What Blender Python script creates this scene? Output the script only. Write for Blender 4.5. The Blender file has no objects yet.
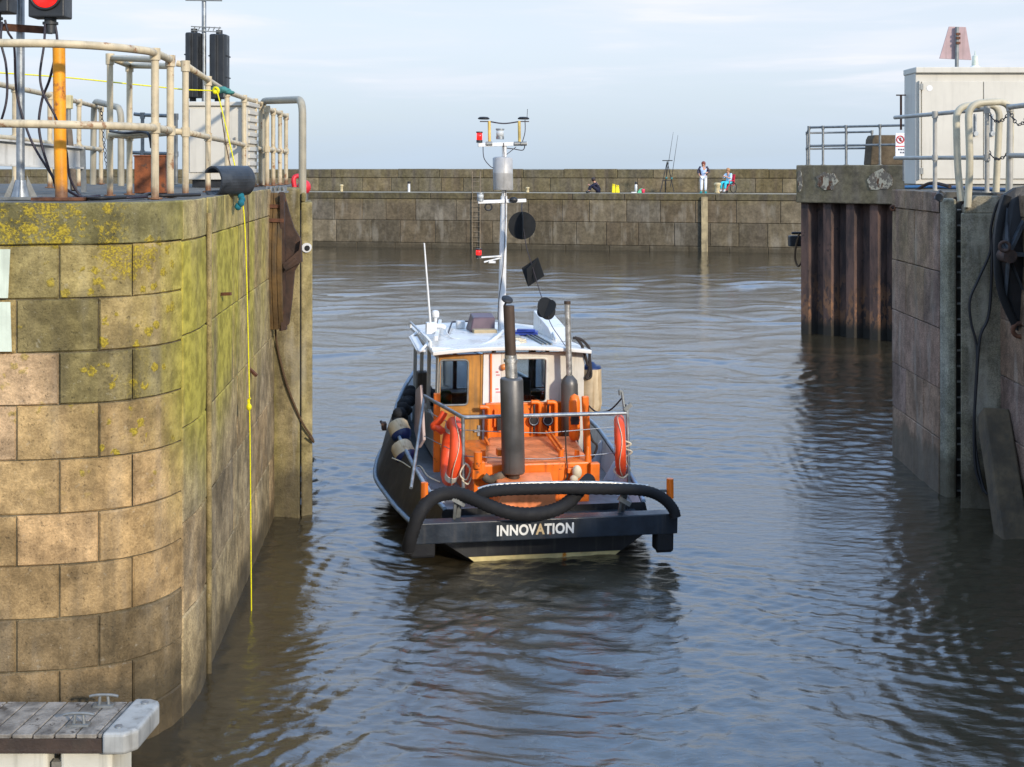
# Harbour entrance: a workboat leaving between two stone quays, breakwater behind
import bpy, math, random
import numpy as np
from mathutils import Vector, Matrix, noise as mnoise

R = math.radians
PI = math.pi
rnd = random.Random(11)
scene = bpy.context.scene
COL = scene.collection

CAM_Z, HOR, FPX = 4.5, 168.0, 1300.0


def P(px, py, Y):
    """photo pixel at a known distance Y -> point in the place (metres, water at z=0)"""
    return Vector(((px - 512.0) * Y / FPX, Y, CAM_Z - (py - HOR) * Y / FPX))


def lin(c):
    c = c / 255.0
    return c / 12.92 if c <= 0.04045 else ((c + 0.055) / 1.055) ** 2.4


def S(r, g, b, k=1.0):
    return (lin(r) * k, lin(g) * k, lin(b) * k, 1.0)


# ------------------------------------------------------------------ meshes
class MB:
    def __init__(self):
        self.v, self.f, self.s, self.m = [], [], [], []
        self.cur = 0

    def _add(self, vs, fs, smooth=False):
        o = len(self.v)
        self.v += [Vector(p) for p in vs]
        for f in fs:
            self.f.append(tuple(i + o for i in f))
            self.s.append(smooth)
            self.m.append(self.cur)
        return self

    def hexa(self, p):
        """8 points: bottom 4 ccw, top 4 ccw"""
        return self._add(p, [(3, 2, 1, 0), (4, 5, 6, 7), (0, 1, 5, 4), (1, 2, 6, 5), (2, 3, 7, 6), (3, 0, 4, 7)])

    def box(self, c, s, rot=None):
        c = Vector(c)
        x, y, z = s[0] / 2, s[1] / 2, s[2] / 2
        ps = [Vector(q) for q in ((-x, -y, -z), (x, -y, -z), (x, y, -z), (-x, y, -z), (-x, -y, z), (x, -y, z), (x, y, z), (-x, y, z))]
        if rot is not None:
            ps = [rot @ q for q in ps]
        return self.hexa([c + q for q in ps])

    def bar(self, a, b, w, h, up=(0, 0, 1)):
        a, b = Vector(a), Vector(b)
        d = (b - a).normalized()
        up = Vector(up)
        sx = d.cross(up)
        if sx.length < 1e-4:
            sx = d.cross(Vector((1, 0, 0)))
        sx.normalize()
        u = sx.cross(d).normalized()
        x, y = sx * w / 2, u * h / 2
        return self.hexa([a - x - y, b - x - y, b + x - y, a + x - y, a - x + y, b - x + y, b + x + y, a + x + y])

    def ring(self, c, d, r, n, ph=0.0):
        d = Vector(d).normalized()
        a = d.orthogonal().normalized() if abs(d.z) < 0.99 else Vector((1, 0, 0))
        b = d.cross(a).normalized()
        return [Vector(c) + a * (r * math.cos(2 * PI * i / n + ph)) + b * (r * math.sin(2 * PI * i / n + ph)) for i in range(n)]

    def cyl(self, a, b, r, r2=None, n=16, cap=True):
        r2 = r if r2 is None else r2
        a, b = Vector(a), Vector(b)
        d = b - a
        vs = self.ring(a, d, r, n) + self.ring(b, d, r2, n)
        self._add(vs, [(i, (i + 1) % n, n + (i + 1) % n, n + i) for i in range(n)], True)
        if cap:
            self._add(vs, [tuple(range(n - 1, -1, -1)), tuple(range(n, 2 * n))])
        return self

    def tube(self, pts, r, n=8, sm=0, closed=False, rib=None):
        pts = [Vector(p) for p in pts]
        if sm:
            pts = spline(pts, sm, closed)
        m = len(pts)
        vs = []
        na = None
        for i, p in enumerate(pts):
            if closed:
                d = (pts[(i + 1) % m] - pts[i - 1]).normalized()
            else:
                d = (pts[min(i + 1, m - 1)] - pts[max(i - 1, 0)]).normalized()
            if na is None:
                na = d.orthogonal().normalized()
            na = (na - d * na.dot(d))
            if na.length < 1e-5:
                na = d.orthogonal()
            na.normalize()
            nb = d.cross(na)
            rr = r if not callable(r) else r(i / (m - 1))
            if rib and i % 2:
                rr *= rib
            vs += [p + na * (rr * math.cos(2 * PI * k / n)) + nb * (rr * math.sin(2 * PI * k / n)) for k in range(n)]
        fs = []
        last = m if closed else m - 1
        for i in range(last):
            j = (i + 1) % m
            for k in range(n):
                fs.append((i * n + k, i * n + (k + 1) % n, j * n + (k + 1) % n, j * n + k))
        self._add(vs, fs, True)
        if not closed:
            self._add(vs, [tuple(range(n - 1, -1, -1)), tuple(range((m - 1) * n, m * n))])
        return self

    def lathe(self, prof, c=(0, 0, 0), axis=(0, 0, 1), n=20):
        c, ax = Vector(c), Vector(axis).normalized()
        vs, m = [], len(prof)
        for (r, h) in prof:
            vs += self.ring(c + ax * h, ax, max(r, 1e-4), n)
        fs = []
        for i in range(m - 1):
            for k in range(n):
                fs.append((i * n + k, i * n + (k + 1) % n, (i + 1) * n + (k + 1) % n, (i + 1) * n + k))
        self._add(vs, fs, True)
        return self

    def ball(self, c, r, sz=(1, 1, 1), n=14, rot=None):
        c = Vector(c)
        vs, fs, m = [], [], n // 2 + 1
        for i in range(m + 1):
            t = PI * i / m
            for k in range(n):
                q = Vector((math.sin(t) * math.cos(2 * PI * k / n) * sz[0], math.sin(t) * math.sin(2 * PI * k / n) * sz[1], -math.cos(t) * sz[2])) * r
                vs.append(c + (rot @ q if rot is not None else q))
        for i in range(m):
            for k in range(n):
                fs.append((i * n + k, i * n + (k + 1) % n, (i + 1) * n + (k + 1) % n, (i + 1) * n + k))
        return self._add(vs, fs, True)

    def torus(self, c, axis, r1, r2, n=28, k=10):
        c = Vector(c)
        return self.tube(self.ring(c, axis, r1, n), r2, k, closed=True)

    def prism(self, poly, ext):
        poly = [Vector(p) for p in poly]
        e = Vector(ext)
        n = len(poly)
        nor = Vector((0, 0, 0))
        for i in range(n):
            nor += poly[i].cross(poly[(i + 1) % n])
        if nor.dot(e) > 0:
            poly = poly[::-1]
        vs = poly + [p + e for p in poly]
        fs = [tuple(range(n)), tuple(range(2 * n - 1, n - 1, -1))] + [((i + 1) % n, i, n + i, n + (i + 1) % n) for i in range(n)]
        return self._add(vs, fs)

    def build(self, name, mat, parent=None, origin=None, bevel=0.0, seg=2):
        """parent given: vertices are in the parent's own space when it carries 'local', else in world space"""
        me = bpy.data.meshes.new(name)
        off = Vector((0, 0, 0))
        if parent is not None:
            if not parent.get('_loc'):
                off = Vector(parent['_o'])
        elif origin is not None:
            off = Vector(origin)
        me.from_pydata([p - off for p in self.v], [], self.f)
        for m in (mat if isinstance(mat, (list, tuple)) else [mat]):
            me.materials.append(m)
        me.polygons.foreach_set('use_smooth', self.s)
        me.polygons.foreach_set('material_index', self.m)
        me.update()
        o = bpy.data.objects.new(name, me)
        COL.objects.link(o)
        if parent is not None:
            o.parent = parent
            o['_o'] = list(parent['_o'])
            if parent.get('_loc'):
                o['_loc'] = 1
        else:
            o.location = off
            o['_o'] = list(off)
        if bevel > 0:
            b = o.modifiers.new('bevel', 'BEVEL')
            b.width, b.segments, b.limit_method, b.angle_limit = bevel, seg, 'ANGLE', R(40)
            b.harden_normals = False
        return o


def spline(pts, k, closed=False):
    out = []
    n = len(pts)
    rng = n if closed else n - 1
    for i in range(rng):
        if closed:
            p0, p1, p2, p3 = pts[i - 1], pts[i], pts[(i + 1) % n], pts[(i + 2) % n]
        else:
            p0, p1, p2, p3 = pts[max(i - 1, 0)], pts[i], pts[i + 1], pts[min(i + 2, n - 1)]
        for j in range(k):
            t = j / k
            out.append(0.5 * ((2 * p1) + (p2 - p0) * t + (2 * p0 - 5 * p1 + 4 * p2 - p3) * t * t + (3 * p1 - p0 - 3 * p2 + p3) * t ** 3))
    if not closed:
        out.append(pts[-1].copy())
    return out


def round_path(pts, r, k=6):
    """polyline with rounded corners"""
    pts = [Vector(p) for p in pts]
    out = [pts[0]]
    for i in range(1, len(pts) - 1):
        a, b, c = pts[i - 1], pts[i], pts[i + 1]
        d1, d2 = (a - b), (c - b)
        rr = min(r, d1.length * 0.49, d2.length * 0.49)
        s, e = b + d1.normalized() * rr, b + d2.normalized() * rr
        for j in range(k + 1):
            t = j / k
            out.append(s * (1 - t) ** 2 + b * 2 * t * (1 - t) + e * t * t)
    out.append(pts[-1])
    return out


def tag(o, label, cat, group=None, kind=None):
    if label:
        o['label'] = label
    if cat:
        o['category'] = cat
    if group:
        o['group'] = group
    if kind:
        o['kind'] = kind
    return o


def thing(name, label, cat, loc=(0, 0, 0), group=None):
    o = bpy.data.objects.new(name, None)
    o.empty_display_size = 0.2
    COL.objects.link(o)
    o.location = loc
    o['_o'] = list(loc)
    return tag(o, label, cat, group)


# ------------------------------------------------------------------ materials
class NT:
    def __init__(self, name):
        self.mat = bpy.data.materials.new(name)
        self.mat.use_nodes = True
        self.t = self.mat.node_tree
        self.bsdf = self.t.nodes['Principled BSDF']

    def n(self, typ, props=None, **ins):
        nd = self.t.nodes.new(typ)
        for k, v in (props or {}).items():
            setattr(nd, k, v)
        for k, v in ins.items():
            key = int(k[1:]) if k[0] == 'i' and k[1:].isdigit() else k.replace('_', ' ')
            self.put(nd.inputs[key], v)
        return nd

    def put(self, sock, v):
        if hasattr(v, 'is_output') or isinstance(v, bpy.types.NodeSocket):
            self.t.links.new(v, sock)
        else:
            sock.default_value = v

    def math(self, op, a, b=0.0, c=None, clamp=False):
        nd = self.t.nodes.new('ShaderNodeMath')
        nd.operation = op
        nd.use_clamp = clamp
        self.put(nd.inputs[0], a)
        self.put(nd.inputs[1], b)
        if c is not None:
            self.put(nd.inputs[2], c)
        return nd.outputs[0]

    def mix(self, f, a, b, mode='MIX'):
        nd = self.t.nodes.new('ShaderNodeMix')
        nd.data_type = 'RGBA'
        nd.blend_type = mode
        nd.clamp_factor = True
        self.put(nd.inputs[0], f)
        self.put(nd.inputs[6], a)
        self.put(nd.inputs[7], b)
        return nd.outputs[2]

    def ramp(self, x, lo, hi, a=0.0, b=1.0):
        nd = self.t.nodes.new('ShaderNodeMapRange')
        nd.interpolation_type = 'SMOOTHSTEP'
        self.put(nd.inputs[0], x)
        for i, v in enumerate((lo, hi, a, b)):
            nd.inputs[i + 1].default_value = v
        return nd.outputs[0]

    def noise(self, vec, scale, detail=4.0, rough=0.55, dist=0.0):
        nd = self.n('ShaderNodeTexNoise', None, Vector=vec, Scale=scale, Detail=detail, Roughness=rough, Distortion=dist)
        return nd.outputs['Fac']

    def coord(self, world=False, scale=(1, 1, 1)):
        if world:
            c = self.n('ShaderNodeNewGeometry').outputs['Position']
        else:
            c = self.n('ShaderNodeTexCoord').outputs['Object']
        if scale != (1, 1, 1):
            c = self.n('ShaderNodeMapping', None, Vector=c, Scale=scale).outputs[0]
        return c

    def out(self, color=None, rough=None, bump=None, bstr=0.3, bdist=0.02, metal=None):
        b = self.bsdf
        if color is not None:
            self.put(b.inputs['Base Color'], color)
        if rough is not None:
            self.put(b.inputs['Roughness'], rough)
        if metal is not None:
            self.put(b.inputs['Metallic'], metal)
        if bump is not None:
            nd = self.n('ShaderNodeBump', None, Strength=bstr, Distance=bdist, Height=bump)
            self.t.links.new(nd.outputs[0], b.inputs['Normal'])
        return self.mat


def paint(name, col, rough=0.45, metal=0.0, var=0.18, vs=6.0, rust=0.0, rustcol=(0.10, 0.035, 0.012, 1), rs=7.0, streak=0.0,
          dirt=(0.06, 0.05, 0.035, 1), bump=0.15, bs=70.0, coat=0.0, foot=None):
    """weathered paint / metal: mottled colour, rust breaking through, dirt running down"""
    t = NT(name)
    c = t.coord()
    n1 = t.noise(c, vs, 6)
    d = tuple(x * (1 - var) for x in col[:3]) + (1,)
    l = tuple(min(1, x * (1 + var)) for x in col[:3]) + (1,)
    cc = t.mix(t.ramp(n1, 0.3, 0.7), d, l)
    ro = t.ramp(n1, 0.25, 0.75, max(0.03, rough - 0.1), min(1, rough + 0.12))
    if streak > 0:
        cs = t.coord(scale=(14, 14, 0.9))
        sm = t.math('MULTIPLY', t.ramp(t.noise(cs, 1.0, 5), 0.5, 0.72), streak)
        cc = t.mix(sm, cc, dirt)
    h = t.noise(c, bs, 3)
    if rust > 0:
        n2 = t.noise(c, rs, 8, 0.65)
        m = t.ramp(n2, 0.72 - 0.3 * rust, 0.80 - 0.3 * rust)
        rc = t.mix(t.noise(c, rs * 6, 3), rustcol, tuple(min(1, x * 2.2) for x in rustcol[:3]) + (1,))
        cc = t.mix(m, cc, rc)
        ro = t.math('MAXIMUM', ro, t.math('MULTIPLY', m, 0.85))
    if foot is not None:
        wp = t.coord(world=True)
        z = t.n('ShaderNodeSeparateXYZ', None, Vector=wp).outputs[2]
        fz = t.math('ADD', z, t.math('MULTIPLY', t.math('SUBTRACT', t.noise(wp, 9, 5), 0.5), 0.22))
        fm = t.ramp(fz, foot + 0.13, foot + 0.0)
        cc = t.mix(fm, cc, t.mix(t.noise(wp, 40, 3), (0.10, 0.04, 0.018, 1), (0.26, 0.13, 0.06, 1)))
    t.out(cc, ro, h, bump, 0.01, metal)
    if coat:
        t.bsdf.inputs['Coat Weight'].default_value = coat
    return t.mat


def stone(name, spots=1.0, streak=0.45, wet=0.35, fine=1.0, bstr=0.6, sf=1.0, mott=1.0):
    """block stone / concrete. 'tint' colours each block, 'zone' says where lichen (r), algae (g), lime wash (b) grow"""
    t = NT(name)
    c = t.coord(world=True)
    tint = t.n('ShaderNodeVertexColor', {'layer_name': 'tint'}).outputs[0]
    zone = t.n('ShaderNodeVertexColor', {'layer_name': 'zone'}).outputs[0]
    zs = t.n('ShaderNodeSeparateColor', None, Color=zone)
    pz = t.n('ShaderNodeSeparateXYZ', None, Vector=c).outputs[2]
    big = t.noise(c, 1.7, 7, 0.6, 0.4)
    mid = t.noise(c, 7.0, 6, 0.65)
    fin = t.noise(c, 55.0, 4, 0.7)
    spk = t.n('ShaderNodeTexVoronoi', None, Vector=c, Scale=85.0).outputs['Distance']
    cc = t.mix(0.85 * mott, tint, t.mix(t.ramp(big, 0.32, 0.68), (0.48, 0.46, 0.42, 1), (1.32, 1.3, 1.25, 1)), 'MULTIPLY')
    cc = t.mix(0.75 * mott, cc, t.mix(t.ramp(mid, 0.34, 0.66), (0.58, 0.57, 0.55, 1), (1.3, 1.29, 1.26, 1)), 'MULTIPLY')
    cc = t.mix(0.7 * fine, cc, t.mix(t.ramp(fin, 0.36, 0.64), (0.52, 0.52, 0.52, 1), (1.4, 1.4, 1.4, 1)), 'MULTIPLY')
    # pits, dark aggregate
    cc = t.mix(t.math('MULTIPLY', t.ramp(t.noise(c, 30, 5, 0.7), 0.60, 0.70), 0.55 * spots), cc, (0.03, 0.028, 0.022, 1))
    pale = t.math('MULTIPLY', t.ramp(t.noise(c, 16.0, 6, 0.72), 0.60, 0.68), 0.5 * spots)
    cc = t.mix(pale, cc, t.mix(0.5, tint, (0.52, 0.48, 0.38, 1)))
    # run-off streaks
    st = t.noise(t.coord(world=True, scale=(5.5 * sf, 5.5 * sf, 0.28)), 1.0, 4, 0.5)
    cc = t.mix(t.math('MULTIPLY', t.ramp(st, 0.50, 0.72), streak), cc, (0.04, 0.036, 0.026, 1))
    lw = t.math('MULTIPLY', t.ramp(t.noise(t.coord(world=True, scale=(4 * sf, 4 * sf, 0.5)), 1.3, 4), 0.50, 0.72), zs.outputs[2])
    cc = t.mix(lw, cc, (0.50, 0.46, 0.38, 1))
    # algae: green film in vertical runs
    al = t.noise(t.coord(world=True, scale=(4.2 * sf, 4.2 * sf, 0.22)), 1.0, 4, 0.5)
    am = t.math('MULTIPLY', t.ramp(al, 0.30, 0.60), zs.outputs[1], clamp=True)
    gcol = t.mix(t.ramp(mid, 0.35, 0.65), (0.26, 0.220, 0.035, 1), (0.50, 0.42, 0.075, 1))
    cc = t.mix(am, cc, gcol)
    # lichen: ochre-yellow colonies
    l1 = t.noise(c, 2.6, 5, 0.6, 0.6)
    l2 = t.noise(c, 24.0, 5, 0.65)
    l3 = t.n('ShaderNodeTexVoronoi', None, Vector=t.n('ShaderNodeVectorMath', {'operation': 'ADD'}, i0=c, i1=t.n('ShaderNodeVectorMath', {'operation': 'SCALE'}, i0=t.n('ShaderNodeTexNoise', None, Vector=c, Scale=26.0, Detail=3.0).outputs['Color'], Scale=0.07).outputs[0]).outputs[0], Scale=8.0).outputs['Distance']
    lm = t.math('ADD', t.math('MULTIPLY', l1, 0.55), t.math('MULTIPLY', l2, 0.45))
    lm = t.math('ADD', lm, t.math('MULTIPLY', zs.outputs[0], 0.22))
    m1 = t.math('MULTIPLY', t.ramp(lm, 0.615, 0.68), t.math('MULTIPLY', t.ramp(fin, 0.40, 0.56, 0.25, 1.0), t.ramp(zs.outputs[0], 0.34, 0.56)))
    m2 = t.math('MULTIPLY', t.ramp(l3, 0.34, 0.26), t.ramp(t.math('ADD', t.noise(c, 3.7, 3), t.math('MULTIPLY', zs.outputs[0], 0.25)), 0.57, 0.61))
    lmask = t.math('MULTIPLY', t.math('MAXIMUM', m1, m2), t.ramp(zs.outputs[0], 0.02, 0.3), clamp=True)
    lcol = t.mix(t.ramp(fin, 0.38, 0.62), (0.20, 0.15, 0.022, 1), (0.46, 0.34, 0.03, 1))
    cc = t.mix(t.math('MULTIPLY', lmask, 0.9), cc, lcol)
    # tide band
    wz = t.math('ADD', pz, t.math('MULTIPLY', t.math('SUBTRACT', big, 0.5), 0.5))
    wm = t.math('MULTIPLY', t.ramp(wz, wet + 0.12, wet - 0.2), 0.75)
    cc = t.mix(wm, cc, t.mix(mid, (0.03, 0.026, 0.016, 1), (0.10, 0.08, 0.048, 1)))
    ro = t.math('SUBTRACT', 0.93, t.math('MULTIPLY', wm, 0.55))
    h = t.math('ADD', t.math('MULTIPLY', mid, 1.0), t.math('MULTIPLY', fin, 0.6))
    h = t.math('ADD', h, t.math('MULTIPLY', t.ramp(t.noise(c, 30, 5, 0.7), 0.60, 0.70), -0.5))
    h = t.math('ADD', h, t.math('MULTIPLY', lmask, 0.3))
    t.out(cc, ro, h, bstr, 0.022)
    t.bsdf.inputs['Specular IOR Level'].default_value = 0.25
    return t.mat


def set_point_colors(me, name, arr):
    a = me.color_attributes.new(name, 'FLOAT_COLOR', 'POINT')
    a.data.foreach_set('color', np.asarray(arr, dtype=np.float32).ravel())


class Blocks:
    """courses of dressed blocks with open joints following a plan path; normal = right of travel"""

    def __init__(self, path, step=0.16):
        pts = [Vector((p[0], p[1])) for p in path]
        self.pts = pts
        self.u = [0.0]
        for a, b in zip(pts, pts[1:]):
            self.u.append(self.u[-1] + (b - a).length)
        self.step = step
        self.v, self.f, self.tint, self.zone = [], [], [], []

    def at(self, u):
        u = max(0.0, min(self.u[-1], u))
        for i in range(len(self.pts) - 1):
            if u <= self.u[i + 1] or i == len(self.pts) - 2:
                k = (u - self.u[i]) / (self.u[i + 1] - self.u[i])
                p = self.pts[i].lerp(self.pts[i + 1], k)

                def nrm(j):
                    d = (self.pts[j + 1] - self.pts[j]).normalized()
                    return Vector((d.y, -d.x))
                n = nrm(i)
                if k < 0.5 and i > 0:
                    n = (nrm(i - 1).lerp(nrm(i), 0.5 + k))
                elif k >= 0.5 and i < len(self.pts) - 2:
                    n = (nrm(i).lerp(nrm(i + 1), k - 0.5))
                return p, n.normalized()

    def block(self, u0, u1, z0, z1, tint, zone, g=0.004, c=0.011, d=0.016, off=None):
        off = rnd.uniform(-0.004, 0.005) if off is None else off
        a, b = u0 + g, u1 - g
        if b - a < 3 * c:
            return
        n = max(1, int((b - a) / self.step))
        us = [a] + [a + c + (b - a - 2 * c) * i / n for i in range(n + 1)] + [b]
        zz = [z0 + g, z0 + g + c]
        m = max(1, int((z1 - z0) / 0.25))
        zz += [z0 + g + c + (z1 - z0 - 2 * g - 2 * c) * i / m for i in range(1, m + 1)] + [z1 - g]
        base = len(self.v)
        for j, z in enumerate(zz):
            for i, u in enumerate(us):
                p, nn = self.at(u)
                edge = i in (0, len(us) - 1) or j in (0, len(zz) - 1)
                o = off - (d if edge else 0.0)
                if not edge:
                    o += rnd.uniform(-0.003, 0.003)
                if not edge and (i in (1, len(us) - 2) or j in (1, len(zz) - 2)) and rnd.random() < 0.16:
                    o -= rnd.uniform(0.003, 0.008)
                jz = rnd.uniform(-0.004, 0.004) if not edge else rnd.uniform(-.003, .003)
                self.v.append((p.x + nn.x * o, p.y + nn.y * o, z + jz))
                self.tint.append(tuple(tint[:3]) + (1,))
                self.zone.append(tuple(zone(p.x, p.y, z)) + (1,))
        w = len(us)
        for j in range(len(zz) - 1):
            for i in range(w - 1):
                q = base + j * w + i
                self.f.append((q, q + 1, q + w + 1, q + w))

    def course(self, joints, z0, z1, tintf, zone, **k):
        for i, (a, b) in enumerate(zip(joints, joints[1:])):
            kk = dict(k)
            dz = rnd.uniform(-1, 1) * kk.pop('jag', 0.0)
            self.block(a, b, z0, z1 + dz, tintf(i, a, b), zone, **kk)

    def backing(self, z0, z1, tint, back=0.021, du=0.25):
        n = max(1, int(self.u[-1] / du))
        base = len(self.v)
        for j, z in enumerate((z0, z1)):
            for i in range(n + 1):
                p, nn = self.at(self.u[-1] * i / n)
                self.v.append((p.x - nn.x * back, p.y - nn.y * back, z))
                self.tint.append(tuple(tint[:3]) + (1,))
                self.zone.append((0, 0, 0, 1))
        for i in range(n):
            q = base + i
            self.f.append((q, q + 1, q + n + 2, q + n + 1))

    def build(self, name, mat, parent):
        off = Vector(parent['_o'])
        me = bpy.data.meshes.new(name)
        me.from_pydata([tuple(Vector(p) - off) for p in self.v], [], self.f)
        me.materials.append(mat)
        set_point_colors(me, 'tint', self.tint)
        set_point_colors(me, 'zone', self.zone)
        o = bpy.data.objects.new(name, me)
        COL.objects.link(o)
        o.parent = parent
        o['_o'] = list(off)
        return o


def plain_tint(o, tint, zone=(0, 0, 0)):
    me = o.data
    n = len(me.vertices)
    set_point_colors(me, 'tint', np.tile(np.array(tuple(tint[:3]) + (1,)), (n, 1)))
    if callable(zone):
        off = o['_o']
        arr = [tuple(zone(v.co.x + off[0], v.co.y + off[1], v.co.z + off[2])) + (1,) for v in me.vertices]
    else:
        arr = np.tile(np.array(tuple(zone) + (1,)), (n, 1))
    set_point_colors(me, 'zone', arr)
    return o


def sstep(a, b, x):
    t = max(0.0, min(1.0, (x - a) / (b - a)))
    return t * t * (3 - 2 * t)
EXPOSURE = 0.70
SUN_AZ, SUN_EL, SUN_E, SUN_ANG = 36.0, 21.0, 2.3, 3.0
SKY_STR = 0.10
SKY_LOW, SKY_HIGH, SKY_TOP, SKY_WISP = (3.65, 4.45, 5.45, 1), (4.95, 5.45, 6.25, 1), (4.3, 7.3, 12.6, 1), (5.9, 6.0, 6.4, 1)
# ================================================================== camera, light, sky
scene.render.engine = 'CYCLES'
vs_ = scene.view_settings
vs_.view_transform, vs_.look, vs_.exposure, vs_.gamma = 'Standard', 'None', EXPOSURE, 1.0
vs_.use_curve_mapping = False
scene.cycles.use_denoising = True
scene.cycles.max_bounces = 6
scene.cycles.glossy_bounces = 4
scene.cycles.caustics_reflective = False
scene.cycles.caustics_refractive = False

cam_d = bpy.data.cameras.new('camera')
cam_d.sensor_width = 36.0
cam_d.lens = FPX / 1024.0 * 36.0
cam_d.shift_y = -(383.5 - HOR) / 1024.0
cam_d.clip_start, cam_d.clip_end = 0.1, 20000.0
cam = bpy.data.objects.new('camera', cam_d)
cam.location = (0, 0, CAM_Z)
cam.rotation_euler = (R(90), 0, 0)
COL.objects.link(cam)
scene.camera = cam

to_sun = Vector((math.sin(R(SUN_AZ)), -math.cos(R(SUN_AZ)), math.tan(R(SUN_EL)))).normalized()
sd = bpy.data.lights.new('sun', 'SUN')
sd.energy, sd.angle, sd.color = SUN_E, R(SUN_ANG), (1.0, 0.89, 0.74)
so = bpy.data.objects.new('sun', sd)
so.rotation_euler = to_sun.to_track_quat('Z', 'Y').to_euler()
so.location = (20, -30, 30)
COL.objects.link(so)

w = bpy.data.worlds.new('World')
scene.world = w
w.use_nodes = True
nt = w.node_tree
nt.nodes.clear()


def wn(typ, props=None, **ins):
    nd = nt.nodes.new(typ)
    for k, v in (props or {}).items():
        setattr(nd, k, v)
    for k, v in ins.items():
        s = nd.inputs[int(k[1:])] if k[0] == 'i' and k[1:].isdigit() else nd.inputs[k.replace('_', ' ')]
        if isinstance(v, bpy.types.NodeSocket):
            nt.links.new(v, s)
        else:
            s.default_value = v
    return nd


sky = wn('ShaderNodeTexSky', {'sky_type': 'NISHITA', 'sun_disc': False, 'sun_elevation': R(SUN_EL),
                              'sun_rotation': math.atan2(to_sun.x, to_sun.y), 'air_density': 1.0, 'dust_density': 1.2, 'ozone_density': 1.5})
tc = wn('ShaderNodeTexCoord').outputs['Generated']
sep = wn('ShaderNodeSeparateXYZ', None, Vector=tc)
mp = wn('ShaderNodeMapping', None, Vector=tc, Scale=(2.4, 2.4, 19.0), Rotation=(0.0, R(1.5), R(20)))
c1 = wn('ShaderNodeTexNoise', None, Vector=mp.outputs[0], Scale=1.7, Detail=7.0, Roughness=0.55, Distortion=0.5).outputs['Fac']
mp2 = wn('ShaderNodeMapping', None, Vector=tc, Scale=(7.0, 7.0, 95.0), Rotation=(0.0, R(-1.0), 0.0), Location=(3, 1, 0))
c2 = wn('ShaderNodeTexNoise', None, Vector=mp2.outputs[0], Scale=1.0, Detail=5.0, Roughness=0.5).outputs['Fac']


def mr(x, lo, hi, a=0.0, b=1.0):
    nd = wn('ShaderNodeMapRange', {'interpolation_type': 'SMOOTHSTEP'}, i0=x)
    for i, v in enumerate((lo, hi, a, b)):
        nd.inputs[i + 1].default_value = v
    return nd.outputs[0]


def wm(op, a, b):
    return wn('ShaderNodeMath', {'operation': op, 'use_clamp': True}, i0=a, i1=b).outputs[0]


def wmix(f, a, b):
    nd = wn('ShaderNodeMix', {'data_type': 'RGBA'}, i0=f, i6=a, i7=b)
    return nd.outputs[2]


el = sep.outputs[2]
# thin high cloud: pale blue-lavender veil over the whole sky, thinner overhead, with brighter wisps
veil = wm('MULTIPLY', mr(el, 0.3, 0.9, 0.94, 0.80), mr(c1, 0.25, 0.75, 0.86, 1.0))
vcol = wmix(mr(el, 0.16, 0.42), wmix(mr(el, 0.0, 0.11), SKY_LOW, SKY_HIGH), SKY_TOP)
skyc = wmix(veil, sky.outputs[0], vcol)
wisp = wm('MULTIPLY', wm('MULTIPLY', mr(c2, 0.50, 0.70), mr(c1, 0.40, 0.62)), mr(el, 0.03, 0.08, 0.0, 0.75))
skyc = wmix(wisp, skyc, SKY_WISP)
band = wm('MULTIPLY', mr(c1, 0.42, 0.68), mr(el, 0.02, 0.08, 0.0, 0.45))
skyc = wmix(band, skyc, SKY_WISP)
bg = wn('ShaderNodeBackground', None, Color=skyc, Strength=SKY_STR)
nt.links.new(bg.outputs[0], wn('ShaderNodeOutputWorld').inputs[0])

# ================================================================== shared materials
M = {}
M['stone'] = stone('weathered_stone', fine=0.5, mott=0.85, wet=0.58, streak=0.38, spots=0.9)
M['stone_channel'] = stone('algae_streaked_stone', spots=0.4, streak=0.22, wet=0.3, fine=0.8, bstr=0.4, sf=0.42)
M['stone_far'] = stone('breakwater_stone', spots=0.25, streak=0.28, wet=0.30, fine=0.4, bstr=0.4, sf=0.5, mott=0.62)
M['stone_dark'] = stone('damp_stone', spots=0.5, streak=0.4, wet=0.6, sf=0.6, mott=0.7)
M['cream_rail'] = paint('cream_rail_paint', S(196, 180, 148), 0.5, var=0.14, rust=0.50, rs=5.0, rustcol=(0.17, 0.085, 0.04, 1), streak=0.35, vs=9, foot=4.25)
M['galv'] = paint('galvanised_steel', S(150, 155, 158), 0.42, 0.65, var=0.22, vs=14, bump=0.1)
M['galv_dull'] = paint('dull_galvanised_steel', S(128, 130, 128), 0.5, 0.4, var=0.22, vs=10, rust=0.25, bump=0.1)
M['yellow'] = paint('yellow_post_paint', S(232, 150, 8), 0.5, var=0.2, rust=0.66, rs=2.6, rustcol=(0.15, 0.045, 0.014, 1), streak=0.3, foot=4.30)
M['rust'] = paint('rusted_steel', (0.11, 0.045, 0.022, 1), 0.85, var=0.5, vs=9, bump=0.5, bs=40)
M['dark_rust'] = paint('dark_rusted_steel', (0.05, 0.028, 0.019, 1), 0.8, var=0.5, vs=6, bump=0.5, bs=30, rust=0.4, rustcol=(0.07, 0.028, 0.012, 1))
M['black'] = paint('black_rubber', (0.012, 0.012, 0.013, 1), 0.55, var=0.4, bump=0.3, vs=9)
M['black_plastic'] = paint('black_casing', (0.02, 0.022, 0.024, 1), 0.45, var=0.25)
M['cable'] = paint('dark_cable', (0.018, 0.012, 0.02, 1), 0.5, var=0.3)
M['cab_cream'] = paint('cream_cabinet_paint', S(200, 195, 182), 0.55, var=0.06, vs=2.5, streak=0.10, bump=0.05)
M['timber'] = paint('weathered_timber', S(96, 84, 70), 0.9, var=0.45, vs=5, streak=0.6, bump=0.8, bs=25)
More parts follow.
